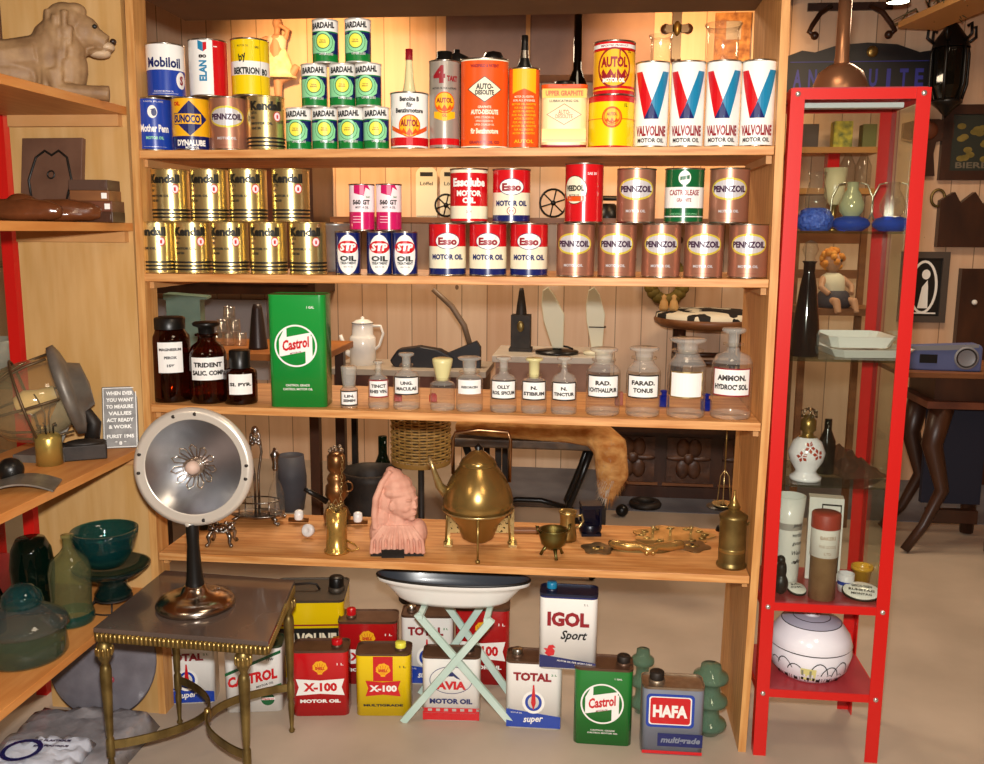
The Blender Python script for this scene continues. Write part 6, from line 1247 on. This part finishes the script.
# white cabinet with scales
t, zc3 = tbl('white_cabinet', 'cabinet with a pale marble top behind the clear bottles', 492, 614, 357, 1.75, 2.15, mat('pale_marble', '#cfc6b8', .3, 0, '#b8ae9e', 9), mat('pinkish_board', '#a27860', .6, 0, '#8e6650', 8), apron=.2, topth=.03, cat='cabinet', inset=.03, lw=.014, lmat=IRON)
p = onT(521, 1.95, zc3); hh = zy(521, 288, 1.95)-p.z; t = thing('iron_mill', 'dark brown upright iron box with a tapering neck on the pale cabinet', 'mill', p); MB().box(-.046, .046, -.04, .04, .0, hh*.58, IRON).box(-.054, .054, -.046, .046, 0, .016, IRON).ball((0, -.04, hh*.4), (.018, .006, .026), BRASSD, 10, 8).build('body', t, bevel=.002); MB().lathe([(.026, hh*.58), (.022, hh*.72), (.012, hh*.95), (.009, hh), (0, hh)], IRON, 14).build('neck', t)
CR2 = mat('cream_scale_paint', '#d8d4b8', .4, coat=.2)
def scale_arm(px, label, tilt, seg):
    p = onT(px, 1.88, zc3); t = thing('kitchen_scale', label, 'scale', p); hh = zy(px, 287, 1.88)-p.z
    MB().lathe([(0, 0), (.1 if not seg else .06, 0), (.1 if not seg else .06, .012), (.024, .018), (.014, .03), (0, .03)], BLKM if not seg else CR2, 26).build('base', t)
    b = MB(); b.prism([(-.02+tilt*0, .025), (.03, .025), (.042+tilt*.2, hh*.6), (.03+tilt, hh*.9), (.005+tilt, hh), (-.02+tilt, hh*.95), (-.034+tilt*.8, hh*.75), (-.034+tilt*.6, hh*.5)], -.02, .02, CR2, 'xz')
    if seg: b.box(-.036, .044, -.022, .022, hh*.4, hh*.42, IRON)
    b.build('arm', t, bevel=.004)
    if not seg: MB().tube([(.02, 0, .035), (.05, 0, .03), (.075, 0, .02)], .005, BLKM, 7).build('lever', t)
scale_arm(557, 'cream painted scale arm leaning left over a black plate', -.05, 0); scale_arm(596, 'cream painted jointed scale arm near the right end of the pale cabinet', -.02, 1)
# carved chest, cowhide stool, gourds
a, c2 = atY(606, 440, 2.45), atY(775, 440, 2.45); zch = zy(680, 428, 2.45); t = thing('carved_chest', 'dark carved oak chest standing against the back wall', 'chest', ((a.x+c2.x)/2, 2.45, .0045)); w = c2.x-a.x
MB().box(-w/2, w/2, .02, .5, 0, zch-.03, DWOOD).box(-w/2-.02, w/2+.02, 0, .5, 0, .06, DWOOD).build('body', t); MB().box(-w/2-.03, w/2+.03, -.02, .52, zch-.0295, zch, DWOOD).build('lid', t)
CARV = mat('carved_oak', '#3c2214', .4, 0, '#5a3822', 20, .4)
for i in range(3):
    x = -w/3+w/3*i; b = MB(); pw, phh = w*.13, (zch-.1)/2
    b.box(x-pw, x+pw, .012, .0195, .08, zch-.06, CARV)
    for k in range(6): aa = pi*k/3; b.ball((x+.06*math.cos(aa), .012, .07+phh+.06*math.sin(aa)*1.1), (.045*abs(math.cos(aa))+.014, .008, .045*abs(math.sin(aa))+.014), CARV, 10, 6)
    b.ball((x, .01, .07+phh), (.03, .012, .03), CARV, 12, 8); b.build('carved_panel', t)
    MB().box(x-pw-.02, x+pw+.02, .008, .0195, .064, .078, MWOOD).build('moulding', t)
p = V((xat(708, 2.65, .9), 2.65, .0045+zch+.0006)); zs2 = zy(708, 328, 2.36)-p.z+.03; t = thing('cowhide_stool', 'round wooden stool with a black and white cowhide seat', 'stool', p); R2 = 56*mpp(p+V((0, 0, .5))); R2 = .285
MB().lathe([(0, zs2-.05), (R2*.9, zs2-.05), (R2, zs2-.03), (R2*1.02, zs2-.01), (R2*.99, zs2)], MWOOD, 40).build('seat', t); MB().lathe([(R2*.99, zs2+.0005), (R2*.98, zs2+.02), (R2*.8, zs2+.035), (0, zs2+.04)], dots('cowhide', '#1c1612', '#eadfc4', 9, .5, .8, 0, (1, 1, .3)), 40).build('cowhide_cover', t)
for k in range(4): a = pi/4+pi/2*k; x, y = R2*.75*math.cos(a), R2*.75*math.sin(a); MB().tube([(x, y, zs2-.05), (x*1.05, y*1.05, zs2*.5), (x*1.12, y*1.12, 0.012)], [.022, .018, .02], DWOOD, 10).build('leg', t)
b = MB()
for k in range(4):
    a, a2 = pi/4+pi/2*k, pi/4+pi/2*(k+1); b.tube([(R2*.8*math.cos(a), R2*.8*math.sin(a), zs2*.6), (R2*.8*math.cos(a2), R2*.8*math.sin(a2), zs2*.6)], .014, DWOOD, 8)
b.build('stretcher', t)
for px, col, lb in ((669, '#d8a868', 'pale wooden skittle on the left of the cowhide stool'), (679, '#dcb070', 'pale wooden skittle next to the stool centre')):
    MB().lathe([(0, 0), (.02, 0), (.026, .02), (.02, .05), (.01, .065), (.014, .08), (0, .09)], mat('skittle_wood'+col[1:], col, .5), 16).build('skittle', None, (xat(px-5, 2.58, p.z+zs2+.08), 2.58, p.z+zs2+.034), 0, 0, lb, 'skittle', 'wooden skittles')
t, w, h = flat('gourd_picture', 648, 296, 686, 266, 2.963, .03, DWOOD, 'dark olive wreath on the wall above the cowhide stool', 'wreath'); b = MB()
for k in range(18): a = 2*pi*k/18; b.ball((w*.45*math.cos(a), -.0, .08+.1*math.sin(a)), (.04, .03, .035), mat('olive_leaves', '#6a5a1e', .7, 0, '#8a7430', 20, .3), 8, 6)
b.build('leaves', t); t.name = 'wreath'
# wicker lamp
p = V((xat(421, .95, .6), .95, 0)); zA = zy(421, 463, .95); zB = zy(421, 424, .95)+.05; r = 29*mpp(V((p.x, .95, .65))); t = thing('wicker_lamp', 'lamp with a woven golden wicker drum shade behind the bottle shelf', 'lamp', p)
WICK = mat('wicker_weave', '#9c7638', .5, 0, '#b8924e', 40); MB().lathe([(r*1.0, zA), (r*1.03, zA+.004), (r*1.03, zA+.02)], mat('wicker_rim', '#9c7638', .5), 40).build('shade_rim', t)
b = MB(); b.lathe([(r*.955, zA+.02), (r*.955, zB)], mat('wicker_lining', '#3a2814', .8), 40); nr = int((zB-zA-.02)/.011)
for i in range(nr): b.tube([((r*.985+.004*math.cos(12*a+pi*i))*math.cos(a), (r*.985+.004*math.cos(12*a+pi*i))*math.sin(a), zA+.025+.011*i) for a in [2*pi*k/72 for k in range(72)]], .0042, WICK, 5, True)
for k in range(24): a = 2*pi*(k+.5)/24; b.tube([(r*.985*math.cos(a), r*.985*math.sin(a), zA+.015), (r*.985*math.cos(a), r*.985*math.sin(a), zB)], .0035, MATS['wicker_rim'], 5)
b.build('shade', t)
MB().lathe([(0, 0), (.09, 0), (.09, .012), (.02, .03), (.012, .06), (.012, zA+.06), (0, zA+.06)], IRON, 18).build('stand', t)
MB().tube([(-r*.97, 0, zA+.055), (r*.97, 0, zA+.055)], .003, IRON, 6).build('spider', t)
# bench with fox fur
a, c2 = atY(452, 450, 1.25), atY(606, 455, 1.25); zb2 = zy(550, 441, 1.2); t = thing('iron_bench', 'dark bench on curved black iron legs under the fox fur', 'bench', ((a.x+c2.x)/2, 1.35, 0)); w = c2.x-a.x
MB().box(-w/2, w/2, -.16, .16, zb2-.035, zb2, mat('carved_bench_wood', '#3a2a1c', .5, 0, '#5c4630', 22, .3)).build('seat', t, bevel=.006)
for s in (-1, 1):
    for s2 in (-1, 1): MB().tube([(s*(w/2-.06), s2*.12, zb2-.036), (s*(w/2-.1), s2*.12, zb2*.72), (s*(w/2-.16), s2*.12, zb2*.45), (s*(w/2-.09), s2*.12, zb2*.2), (s*(w/2-.04), s2*.13, .006)], [.016, .013, .014, .012, .014], BLKM, 9).build('leg', t)
b = MB(); b.tube([(-(w/2-.15), 0, zb2*.45), (-.05, 0, zb2*.5), (.05, 0, zb2*.5), (w/2-.15, 0, zb2*.45)], .012, BLKM, 8)
for s in (-1, 1): b.tube([(s*(w/2-.15), -.12, zb2*.45), (s*(w/2-.15), .12, zb2*.45)], .01, BLKM, 8)
b.build('stretcher', t)
FUR = mat('fox_fur', '#b06c2a', .85, 0, '#e2b06a', 14, .6, 0, (1, 2, 2)); FURW = mat('fox_belly_fur', '#ccbba6', .85, 0, '#8c7864', 18, .6)
f = thing('fox_fur', 'reddish fox fur draped along the bench with its bushy end hanging down', 'fur', ((a.x+c2.x)/2, 1.35, zb2+.001))
core = [V((-w/2+.02, -.1, .035)), V((-w*.25, -.12, .04)), V((0, -.13, .04)), (V((w*.25, -.14, .045))), V((w*.42, -.16, .045)), V((w*.52, -.2, -.005)), V((w*.54, -.21, -.12)), V((w*.5, -.21, -.21))]
rad = [.03, .04, .045, .055, .065, .07, .065, .03]
MBf = blob('pelt', f, [('t', core, rad)], FUR, .008, 4)
hb_ = MB(); r3 = random.Random(3)
for i in range(2600):
    u = r3.random()**.8*(len(core)-1); k = min(int(u), len(core)-2); fr = u-k; c = core[k].lerp(core[k+1], fr); rr = rad[k]+(rad[k+1]-rad[k])*fr; tn = (core[k+1]-core[k]).normalized()
    d = V((r3.gauss(0, 1), r3.gauss(0, 1), r3.gauss(0, 1))); d -= tn*d.dot(tn); d.normalize()
    if d.y > .5: continue
    p0 = c+d*rr*.8; p1 = p0+(d*.35+tn*.9).normalized()*r3.uniform(.02, .042)+V((0, 0, -.004)); sd = tn.cross(d).normalized()*.0014
    belly = k >= 4 and d.x < .1
    hb_.add([p0-sd, p0+sd, p1], [(0, 1, 2)], FURW if belly else FUR)
o = hb_.build('guard_hairs', f, kind='stuff')
# bits on the floor beyond
p = V((xat(291, 2.0, .2), 2.0, 0)); hh = zy(291, 455, 2.0); MB().lathe([(0, 0), (.06, 0), (.075, hh*.3), (.078, hh*.6), (.066, hh), (.06, hh), (.06, hh-.01), (0, hh-.01)], mat('blue_grey_barrel', '#4a4a52', .6, 0, '#56565e', 8), 26).build('small_barrel', None, p, 0, 0, 'blue grey barrel on the floor behind the cruet stand', 'barrel')
p = V((xat(371, 1.5, .15), 1.5, 0)); hh = zy(371, 470, 1.5); t = thing('iron_pot', 'large black iron pot on the floor behind the bust', 'pot', p); MB().lathe([(0, .03), (.1, .035), (.15, .09), (.155, hh*.6), (.13, hh*.9), (.14, hh), (.12, hh), (.12, hh*.85), (0, .06)], IRON, 28).build('body', t)
for k in range(3): a = 2*pi*k/3; MB().tube([(.08*math.cos(a), .08*math.sin(a), .045), (.1*math.cos(a), .1*math.sin(a), .0)], .012, IRON, 8).build('foot', t)
p = V((xat(378, 1.6, .3), 1.6+.1, 0)); hh = zy(378, 436, 1.7); MB().lathe([(0, 0), (.06, 0), (.062, hh*.6), (.03, hh*.76), (.02, hh*.82), (.02, hh), (0, hh)], glass('green_bottle_glass', '#16402a', .2, .3, '#0a2416'), 22).build('wine_bottle', None, p, 0, 0, 'tall dark green bottle behind the black iron pot', 'bottle')
p = V((xat(622, 2.1, .03), 2.1, .0)); MB().ball((0, 0, .032), .032, BLKM, 18, 12).build('iron_ball', None, p, 0, 0, 'black ball on the floor under the fox fur end', 'ball')
p = V((xat(645, 2.28, .0), 2.28, .0045)); MB().lathe([(.05, 0), (.08, 0), (.085, .015), (.075, .03), (.05, .03), (.045, .015), (.05, 0)], IRON, 26).build('iron_ring', None, p, 0, 0, 'dark iron ring on the floor in front of the carved chest', 'ring')
# ------------------------------------------------------------------ right part of the room
SIGN = mat('sign_black', '#191617', .4, 0, '#221e1e', 8)
xs0, xs1 = atY(787, 60, 2.93).x, atY(952, 60, 2.93).x; z0 = zy(870, 92, 2.93); z1 = zy(870, 41, 2.93); wS = xs1-xs0; t = thing('shop_sign', 'long black wooden sign with blue letters and a curved top edge', 'sign', ((xs0+xs1)/2, 2.9695, z0)); hS = z1-z0
MB().prism([(-wS/2, 0), (wS/2, 0), (wS/2, hS*.8), (wS*.4, hS*.84), (wS*.32, hS*.8), (wS*.18, hS*.96), (.0, hS), (-wS*.18, hS*.96), (-wS*.32, hS*.82), (-wS*.4, hS*.86), (-wS/2, hS*.74)], 0, .03, SIGN, 'xz').build('board', t)
P = Print(None, 0); VIO = mat('violet_blue_letters', '#3a3a98', .4)
for i, ch_ in enumerate('ANTIQUITES'): P.text(ch_, -wS*.42+wS*.84*i/9, hS*.3, None if ch_ == 'I' else wS*.052, hS*.36, VIO, .03)
P.rect(-wS*.47, hS*.62, wS*.47, hS*.635, VIO); P.build('lettering', t); MB().lathe([(.03, 0), (.03, .006), (.016, .01), (0, .012)], BRASS, 18, (wS*.03, -.0005, hS*.82), ax=(0, -1, 0)).build('rosette', t)
p = wallY(850, 14, 2.9795); b = MB(); b.box(-.22, .22, 0, .02, .02, .06, DWOOD)
for s in (-1, 1): b.tube([(s*.1, -.0, .04), (s*.16, -.03, .0), (s*.2, -.05, -.06), (s*.22, -.06, -.1), (s*.19, -.06, -.12)], .014, DWOOD, 8).ball((s*.19, -.06, -.12), .022, DWOOD, 10, 7)
b.build('coat_rack', None, p, 0, 0, 'dark carved coat rack with curled hooks above the black sign', 'coat rack')
p = atY(945, 118, 2.8); zt_ = zy(945, 12, 2.8); t = thing('hanging_lantern', 'ornate black iron lantern hanging from the ceiling at the right', 'lantern', (p.x, 2.8, p.z)); hh = zt_-p.z; r = 17*mpp(p)
MB().lathe([(0, hh*.14), (r*.7, hh*.18), (r*.92, hh*.3), (r*.95, hh*.65), (r*.6, hh*.78)], glass('smoked_lantern_glass', '#4a463c', .2, .2, '#2c2820'), 12, smooth=False).build('glass_pane', t)
b = MB(); b.lathe([(0, 0), (r*.2, hh*.04), (r*.5, hh*.1), (r*.85, hh*.14), (r*.85, hh*.17), (r*.3, hh*.19)], BLKM, 16).lathe([(r*1.05, hh*.66), (r*.9, hh*.74), (r*.4, hh*.86), (r*.2, hh*.9), (r*.15, hh), (0, hh)], BLKM, 16)
for k in range(6):
    a = pi*k/3; u = V((math.cos(a), math.sin(a), 0)); b.tube([u*r*.8+V((0, 0, hh*.16)), u*r*1.05+V((0, 0, hh*.32)), u*r*1.05+V((0, 0, hh*.6)), u*r*.9+V((0, 0, hh*.72))], .008, BLKM, 7); b.tube([u*r*.9+V((0, 0, hh*.7)), u*r*1.35+V((0, 0, hh*.76)), u*r*1.3+V((0, 0, hh*.86)), u*r*1.05+V((0, 0, hh*.84))], .008, BLKM, 7)
b.build('frame', t); MB().tube([(0, 0, hh), (0, 0, ZC-p.z-.001)], .006, BLKM, 6).build('chain', t)
def framed(px0, py0, px1, py1, fm, im, label, fw=.03, cat='picture', Y=2.9645, extra=None):
    t, w, h = flat('framed_picture', px0, py1, px1, py0, Y, .03, fm, label, cat); b = MB()
    for q_ in ((-w/2, w/2, 0, fw), (-w/2, w/2, h-fw, h), (-w/2, -w/2+fw, fw, h-fw), (w/2-fw, w/2, fw, h-fw)): b.box(q_[0], q_[1], 0, .035, q_[2], q_[3], fm)
    b.build('frame', t); MB().box(-w/2+fw+.0005, w/2-fw-.0005, .015, .03, fw+.0005, h-fw-.0005, im).build('picture_panel', t)
    if extra: P = Print(None, .015); extra(P, w, h); P.build('picture_print', t)
    return t
PITCH = mat('near_black_print', '#14120f', .4)
def bw(P, w, h): P.ring(0, h*.5, w*.3, h*.38, .014, WHITE).ell(.01, h*.68, w*.09, h*.07, WHITE).poly([(-w*.1, h*.2), (w*.12, h*.2), (w*.1, h*.5), (.02, h*.6), (-w*.03, h*.5)], WHITE).rect(-w*.3, h*.12, w*.3, h*.14, WHITE)
framed(898, 252, 951, 322, mat('grey_brown_frame', '#4a4038', .5), PITCH, 'framed black picture with a white arched drawing right of the cabinet', .035, extra=bw)
def plant(P, w, h):
    for k in range(14): a = k*1.3; P.ell(w*.2*math.cos(a), h*.5+h*.22*math.sin(a*1.7), w*.07, h*.04, MATS['olive_leaves'])
    P.text('BIERE', 0, h*.2, w*.5, h*.08, mat('grey_gold_letters', '#6c6250', .5), .02)
framed(939, 104, 1010, 180, DWOOD, mat('dark_green_print', '#262a20', .5), 'dark framed picture with leaves at the right edge of the photo', .05, extra=plant)
t, w, h = flat('carved_headboard', 937, 247, 1010, 192, 2.949, .05, DWOOD, 'dark carved wooden board hanging at the right edge', 'board'); MB().prism([(-w/2, 0), (w/2, 0), (w/2, h*.7), (w*.3, h), (w*.15, h*.75), (0, h), (-w*.2, h*.8), (-w*.3, h), (-w/2, h*.85)], 0, .05, DWOOD, 'xz').build('board', t)
t, w, h = flat('leaning_board', 955, 352, 1010, 270, 2.949, .05, DWOOD, 'dark brown board leaning on the wall at the right edge', 'board'); zf_ = t.location.z; t.location.z = .0045; MB().box(-w/2, w/2, 0, .05, 0, zf_+h, DWOOD).build('door', t); MB().ball((-w*.2, -.012, zf_+h*.6), .015, WHITE, 12, 8).build('knob', t)
t = thing('carved_bracket', 'dark carved wooden cross shaped bracket on the wall beside the cabinet', 'bracket', wallY(925, 176, 2.9645)); b = MB()
hh = .3; b.prism([(-.05, 0), (.05, .0), (.035, .12), (.045, .18), (.13, .2), (.13, .28), (.05, .3), (-.05, .3), (-.13, .28), (-.13, .2), (-.045, .18), (-.035, .12)], 0, .035, DWOOD, 'xz').ball((0, -.0, .24), (.05, .02, .05), RUSTW, 14, 8).build('body', t)
MB().tube([(.035*math.cos(a), 0, .045*math.sin(a)) for a in [2*pi*k/20 for k in range(20)]], .008, BRASSD, 7, True).build('brass_ring', None, wallY(938, 198, 2.9915), 0, 0, 'small brass ring hanging on the wall below the carved bracket', 'ring')
# wall shelf seen through the cabinet
for py, nm in ((147, 'upper'), (188, 'lower')):
    a, c2 = atY(780, py, 2.75), atY(880, py, 2.75); t = thing('wall_shelf', nm+' pine wall shelf seen through the red cabinet', 'shelf', ((a.x+c2.x)/2, 2.87, a.z)); MB().box(-(c2.x-a.x)/2, (c2.x-a.x)/2, -.12, .128, -.03, 0, mat('wall_shelf_pine', '#b8803e', .5)).build('board', t)
    if nm == 'upper': zU = a.z
    else: zL = a.z
def bx(px0, px1, py, Y, z, mt, label, name='box'):
    xa, xb_ = xat(px0, Y, z), xat(px1, Y, z); MB().box((xa-xb_)/2, (xb_-xa)/2, -.04, .04, 0, zy((px0+px1)/2, py, Y)-z, mt).build(name, None, ((xa+xb_)/2, Y+.04, z+.0006), 0, .003, label, 'box')
bx(833, 852, 121, 2.8, zU, mat('yellow_box_print', '#d8c83a', .5, 0, '#5c6a30', 30), 'yellow box on the upper wall shelf behind the cabinet'); bx(800, 818, 124, 2.8, zU, mat('dark_box', '#4a3a34', .5), 'dark box on the upper wall shelf behind the cabinet'); bx(826, 838, 152, 2.8, zL, RED, 'red tin box on the lower wall shelf behind the cabinet'); bx(862, 876, 124, 2.8, zU, mat('green_brown_box', '#6a6a34', .5), 'olive box on the upper wall shelf behind the cabinet')
for px, lb in ((846, 'left'), (862, 'right')):
    p = V((xat(px, 2.84, zL), 2.84, zL+.0006)); MB().lathe([(0, 0), (.04, 0), (.042, .12), (.02, .17), (.018, .2), (0, .2)], LGLASS, 20).build('clear_bottle', None, p, 0, 0, lb+' of two clear bottles on the lower wall shelf behind the cabinet', 'bottle', 'clear bottles on the wall shelf')
# doll on a chair
pd = atY(835, 307, 1.9); t = thing('small_chair', 'brown wooden chair with a doll on it, seen through the cabinet', 'chair', (pd.x, 1.95, 0)); zs3 = pd.z
MB().box(-.17, .17, -.15, .15, zs3-.03, zs3, MWOOD).build('seat', t)
for sx_ in (-1, 1):
    MB().box(sx_*.15-.014, sx_*.15+.014, -.14, -.11, 0, zs3-.0305, MWOOD).build('leg', t); MB().box(sx_*.15-.014, sx_*.15+.014, .11, .14, 0, zs3-.0305, MWOOD).build('leg', t)
    MB().box(sx_*.15-.014, sx_*.15+.014, .11, .14, zs3+.0005, zs3+.36, MWOOD).build('back_post', t)
b = MB(); b.box(-.135, .135, .118, .132, zs3+.28, zs3+.34, MWOOD).box(-.135, .135, .118, .132, zs3+.12, zs3+.16, MWOOD); b.build('backrest', t)
t = thing('doll', 'doll with orange hair, cream blouse and dark skirt sitting on the chair', 'doll', (pd.x-.02, 1.9, zs3+.001), .35)
blob('body', t, [('b', (0, 0, .05), (.06, .05, .05)), ('t', [(0, 0, .05), (0, 0, .13)], [.05, .042]), ('b', (0, 0, .2), (.04, .04, .046)), ('t', [(0, 0, .13), (0, 0, .17)], [.018, .018]), ('t', [(-.045, 0, .13), (-.075, -.03, .09), (-.05, -.06, .06)], [.017, .015, .013]), ('t', [(.045, 0, .13), (.08, -.03, .09), (.06, -.06, .06)], [.017, .015, .013]), ('t', [(-.03, -.02, .03), (-.04, -.1, .03), (-.04, -.12, -.02)], [.022, .019, .015]), ('t', [(.03, -.02, .03), (.05, -.1, .03), (.05, -.12, -.02)], [.022, .019, .015]), ('b', (0, -.04, .198), (.008, .008, .007))], SKIN, .005, 3)
b = MB(); r3 = random.Random(5)
for k in range(60): d = V((r3.gauss(0, 1), r3.gauss(0, 1)+.5, r3.gauss(0, 1)+.8)).normalized(); b.ball(V((0, .008, .21))+d*.042, .016, mat('orange_wool', '#c87a2c', .8, 0, '#e09a44', 40), 8, 6)
b.build('hair', t); MB().lathe([(.055, .06), (.056, .1), (.05, .135), (.028, .152)], mat('cream_blouse', '#d8d0b8', .7), 20).build('blouse', t); MB().lathe([(.07, .0), (.085, .02), (.06, .07), (.05, .075)], mat('dark_skirt', '#34303c', .7), 22, (0, -.015, 0)).build('skirt', t)
b = MB()
for s in (-1, 1): b.ball((s*.015, -.037, .208), (.006, .004, .006), BLACK, 8, 6)
b.build('eyes', t)
# table with radio at the right
pr_ = atY(942, 371, 1.75); zT = pr_.z; xa, xb_ = atY(902, 371, 1.7).x, atY(1040, 371, 1.7).x
t = thing('sewing_table', 'wooden table on dark carved curving legs at the right, carrying the radio', 'table', ((xa+xb_)/2, 1.9, 0)); w = xb_-xa
MB().box(-w/2, w/2, -.2, .25, zT-.025, zT, MWOOD).build('tabletop', t, bevel=.004)
MB().box(-w/2+.12, w/2, -.19, .2, zT-.16, zT-.13, RUSTW).box(-w/2+.16, w/2-.05, -.15, .18, zT-.1295, zT-.0255, DWOOD).build('drawer_case', t)
for s2 in (-1, 1):
    x0 = -w/2+.2; MB().tube([(x0, s2*.14, zT-.161), (x0-.03, s2*.14, zT*.6), (x0+.03, s2*.14, zT*.35), (x0-.04, s2*.15, zT*.15), (x0-.12, s2*.17, .012)], [.05, .045, .03, .022, .02], DWOOD, 10).build('leg', t); MB().tube([(w/2-.1, s2*.14, zT-.161), (w/2-.1, s2*.14, 0.01)], [.05, .03], DWOOD, 10).build('leg', t)
MB().box(-w/2+.22, w/2-.12, -.02, .02, .1, .16, DWOOD).build('stretcher', t)
MB().box(-w/2+.2, w/2-.1, .02, .05, .18, zT-.17, mat('dark_blue_cloth', '#1c1c2c', .8)).build('curtain', t)
p = V((atY(941, 371, 1.76).x, 1.8, zT+.0006)); w = 74*mpp(p); hh = zy(941, 344, 1.75)-zT; t = thing('radio', 'blue grey portable radio with round speaker on the right table', 'radio', p, -.08); RB = mat('blue_grey_plastic', '#56608a', .4); RG = mat('grey_plastic', '#7c7c80', .4)
MB().prism([(-w/2, 0), (w/2, 0), (w/2, hh*.9), (w*.46, hh), (-w*.42, hh*.86), (-w/2, hh*.7)], -.05, .05, RB, 'xz').build('body', t, bevel=.008)
MB().lathe([(hh*.42, 0), (hh*.42, .006), (hh*.36, .008), (hh*.3, .004), (0, .003)], [RG, RG, IRON, RG], 26, (w*.3, -.0505, hh*.5), ax=(0, -1, 0)).build('speaker', t); MB().box(-w*.28, -w*.06, -.054, -.0505, hh*.28, hh*.6, BLKM).build('cassette_door', t); MB().prism([(-w*.48, hh*.72), (-w*.4, hh*.88), (w*.44, hh*1.02), (w*.44, hh*.9), (w*.1, hh*.78)], -.054, -.0505, RG, 'xz').build('top_panel', t)

pa, pb2 = atY(918, 26, 2.6), atY(1010, -14, 2.0); t = thing('hanging_board', 'wooden board hung under the ceiling at the top right with dried twigs', 'board', pa)
MB().bar((0, 0, 0), pb2-pa, .03, .22, mat('pale_board', '#b98a52', .5)).build('plank', t)
for f in (.12, .8): q_ = (pb2-pa)*f; MB().tube([q_+V((0, 0, .016)), q_+V((0, 0, ZC-pa.z-q_.z-.001))], .004, BLKM, 6).build('hanger', t)
b = MB(); r3 = random.Random(11); TW = mat('dried_twigs', '#4c4024', .8, 0, '#6a5a34', 20)
for k in range(46): f = r3.random(); q_ = (pb2-pa)*f+V((r3.uniform(-.1, .06), r3.uniform(-.1, .1), .02)); b.tube([q_, q_+V((r3.uniform(-.1, .1), r3.uniform(-.1, .05), r3.uniform(.02, .09))), q_+V((r3.uniform(-.16, .16), r3.uniform(-.14, .06), r3.uniform(-.06, .1)))], [.006, .005, .002], TW, 5)
b.build('dried_twigs', t, kind='stuff')

# ================================================================== light
def area(name, loc, to, size, en, col, spread=None):
    l = bpy.data.lights.new(name, 'AREA'); l.energy = en; l.size = size; l.color = col; o = bpy.data.objects.new(name, l); COL.objects.link(o); o.location = loc
    o.rotation_euler = (V(to)-V(loc)).to_track_quat('-Z', 'Y').to_euler()
    if spread: l.spread = spread
    return o
def point(name, loc, r, en, col):
    l = bpy.data.lights.new(name, 'POINT'); l.energy = en; l.shadow_soft_size = r; l.color = col; o = bpy.data.objects.new(name, l); COL.objects.link(o); o.location = loc; return o
FL = CAM + UP*.11 + FW*.02
sp_ = bpy.data.lights.new('flash', 'SPOT'); sp_.energy = 235; sp_.spot_size = 1.7; sp_.spot_blend = .6; sp_.shadow_soft_size = .03; sp_.color = (1, .97, .93)
o = bpy.data.objects.new('flash', sp_); COL.objects.link(o); o.location = FL; o.rotation_euler = ((CAM+FW*2.6+V((-.1, 0, .0)))-FL).to_track_quat('-Z', 'Y').to_euler()
WARM = (1, .78, .54)
for i, (x, y) in enumerate(((-.4, -2.6), (2.2, -2.4), (.2, 1.6), (2.6, 1.5), (1.3, -.9))):
    area('ceiling_lamp', (x, y, ZC-.2), (x, y, 0), .5, (15, 16, 30, 22, 9)[i], WARM)
s = bpy.data.lights.new('wall_spot', 'SPOT'); s.energy = 85; s.spot_size = 1.5; s.spot_blend = .7; s.color = (1, .56, .22); s.shadow_soft_size = .04
o = bpy.data.objects.new('wall_spot', s); COL.objects.link(o); o.location = (-.35, 2.0, 2.45); o.rotation_euler = (V((-.3, 3., 2.15))-o.location).to_track_quat('-Z', 'Y').to_euler()
s2_ = s.copy(); s2_.energy = 75; o = bpy.data.objects.new('wall_spot', s2_); COL.objects.link(o); o.location = (1.7, 2.0, 2.45); o.rotation_euler = (V((1.65, 3., 2.2))-o.location).to_track_quat('-Z', 'Y').to_euler()
p = atY(898, 3, 2.0); t = thing('spotlight', 'small glowing ceiling spotlight above the red cabinet', 'spotlight', p)
MB().lathe([(.03, .02), (.05, .0), (.052, .005), (.034, .05), (.02, .07), (.012, .08), (.012, ZC-p.z-.001), (0, ZC-p.z-.001)], BLKM, 20).build('housing', t); MB().lathe([(0, .004), (.047, .004), (.04, .012), (0, .016)], emit('spot_bulb', '#fff0d0', 12), 18).build('bulb', t)
W = bpy.data.worlds.new('world'); SC.world = W; W.use_nodes = True; W.node_tree.nodes['Background'].inputs[0].default_value = (.9, .7, .5, 1); W.node_tree.nodes['Background'].inputs[1].default_value = .05
SC.view_settings.view_transform = 'Standard'; SC.view_settings.look = 'None'; SC.view_settings.gamma = 1; SC.view_settings.exposure = .13; SC.cycles.transparent_max_bounces = 40
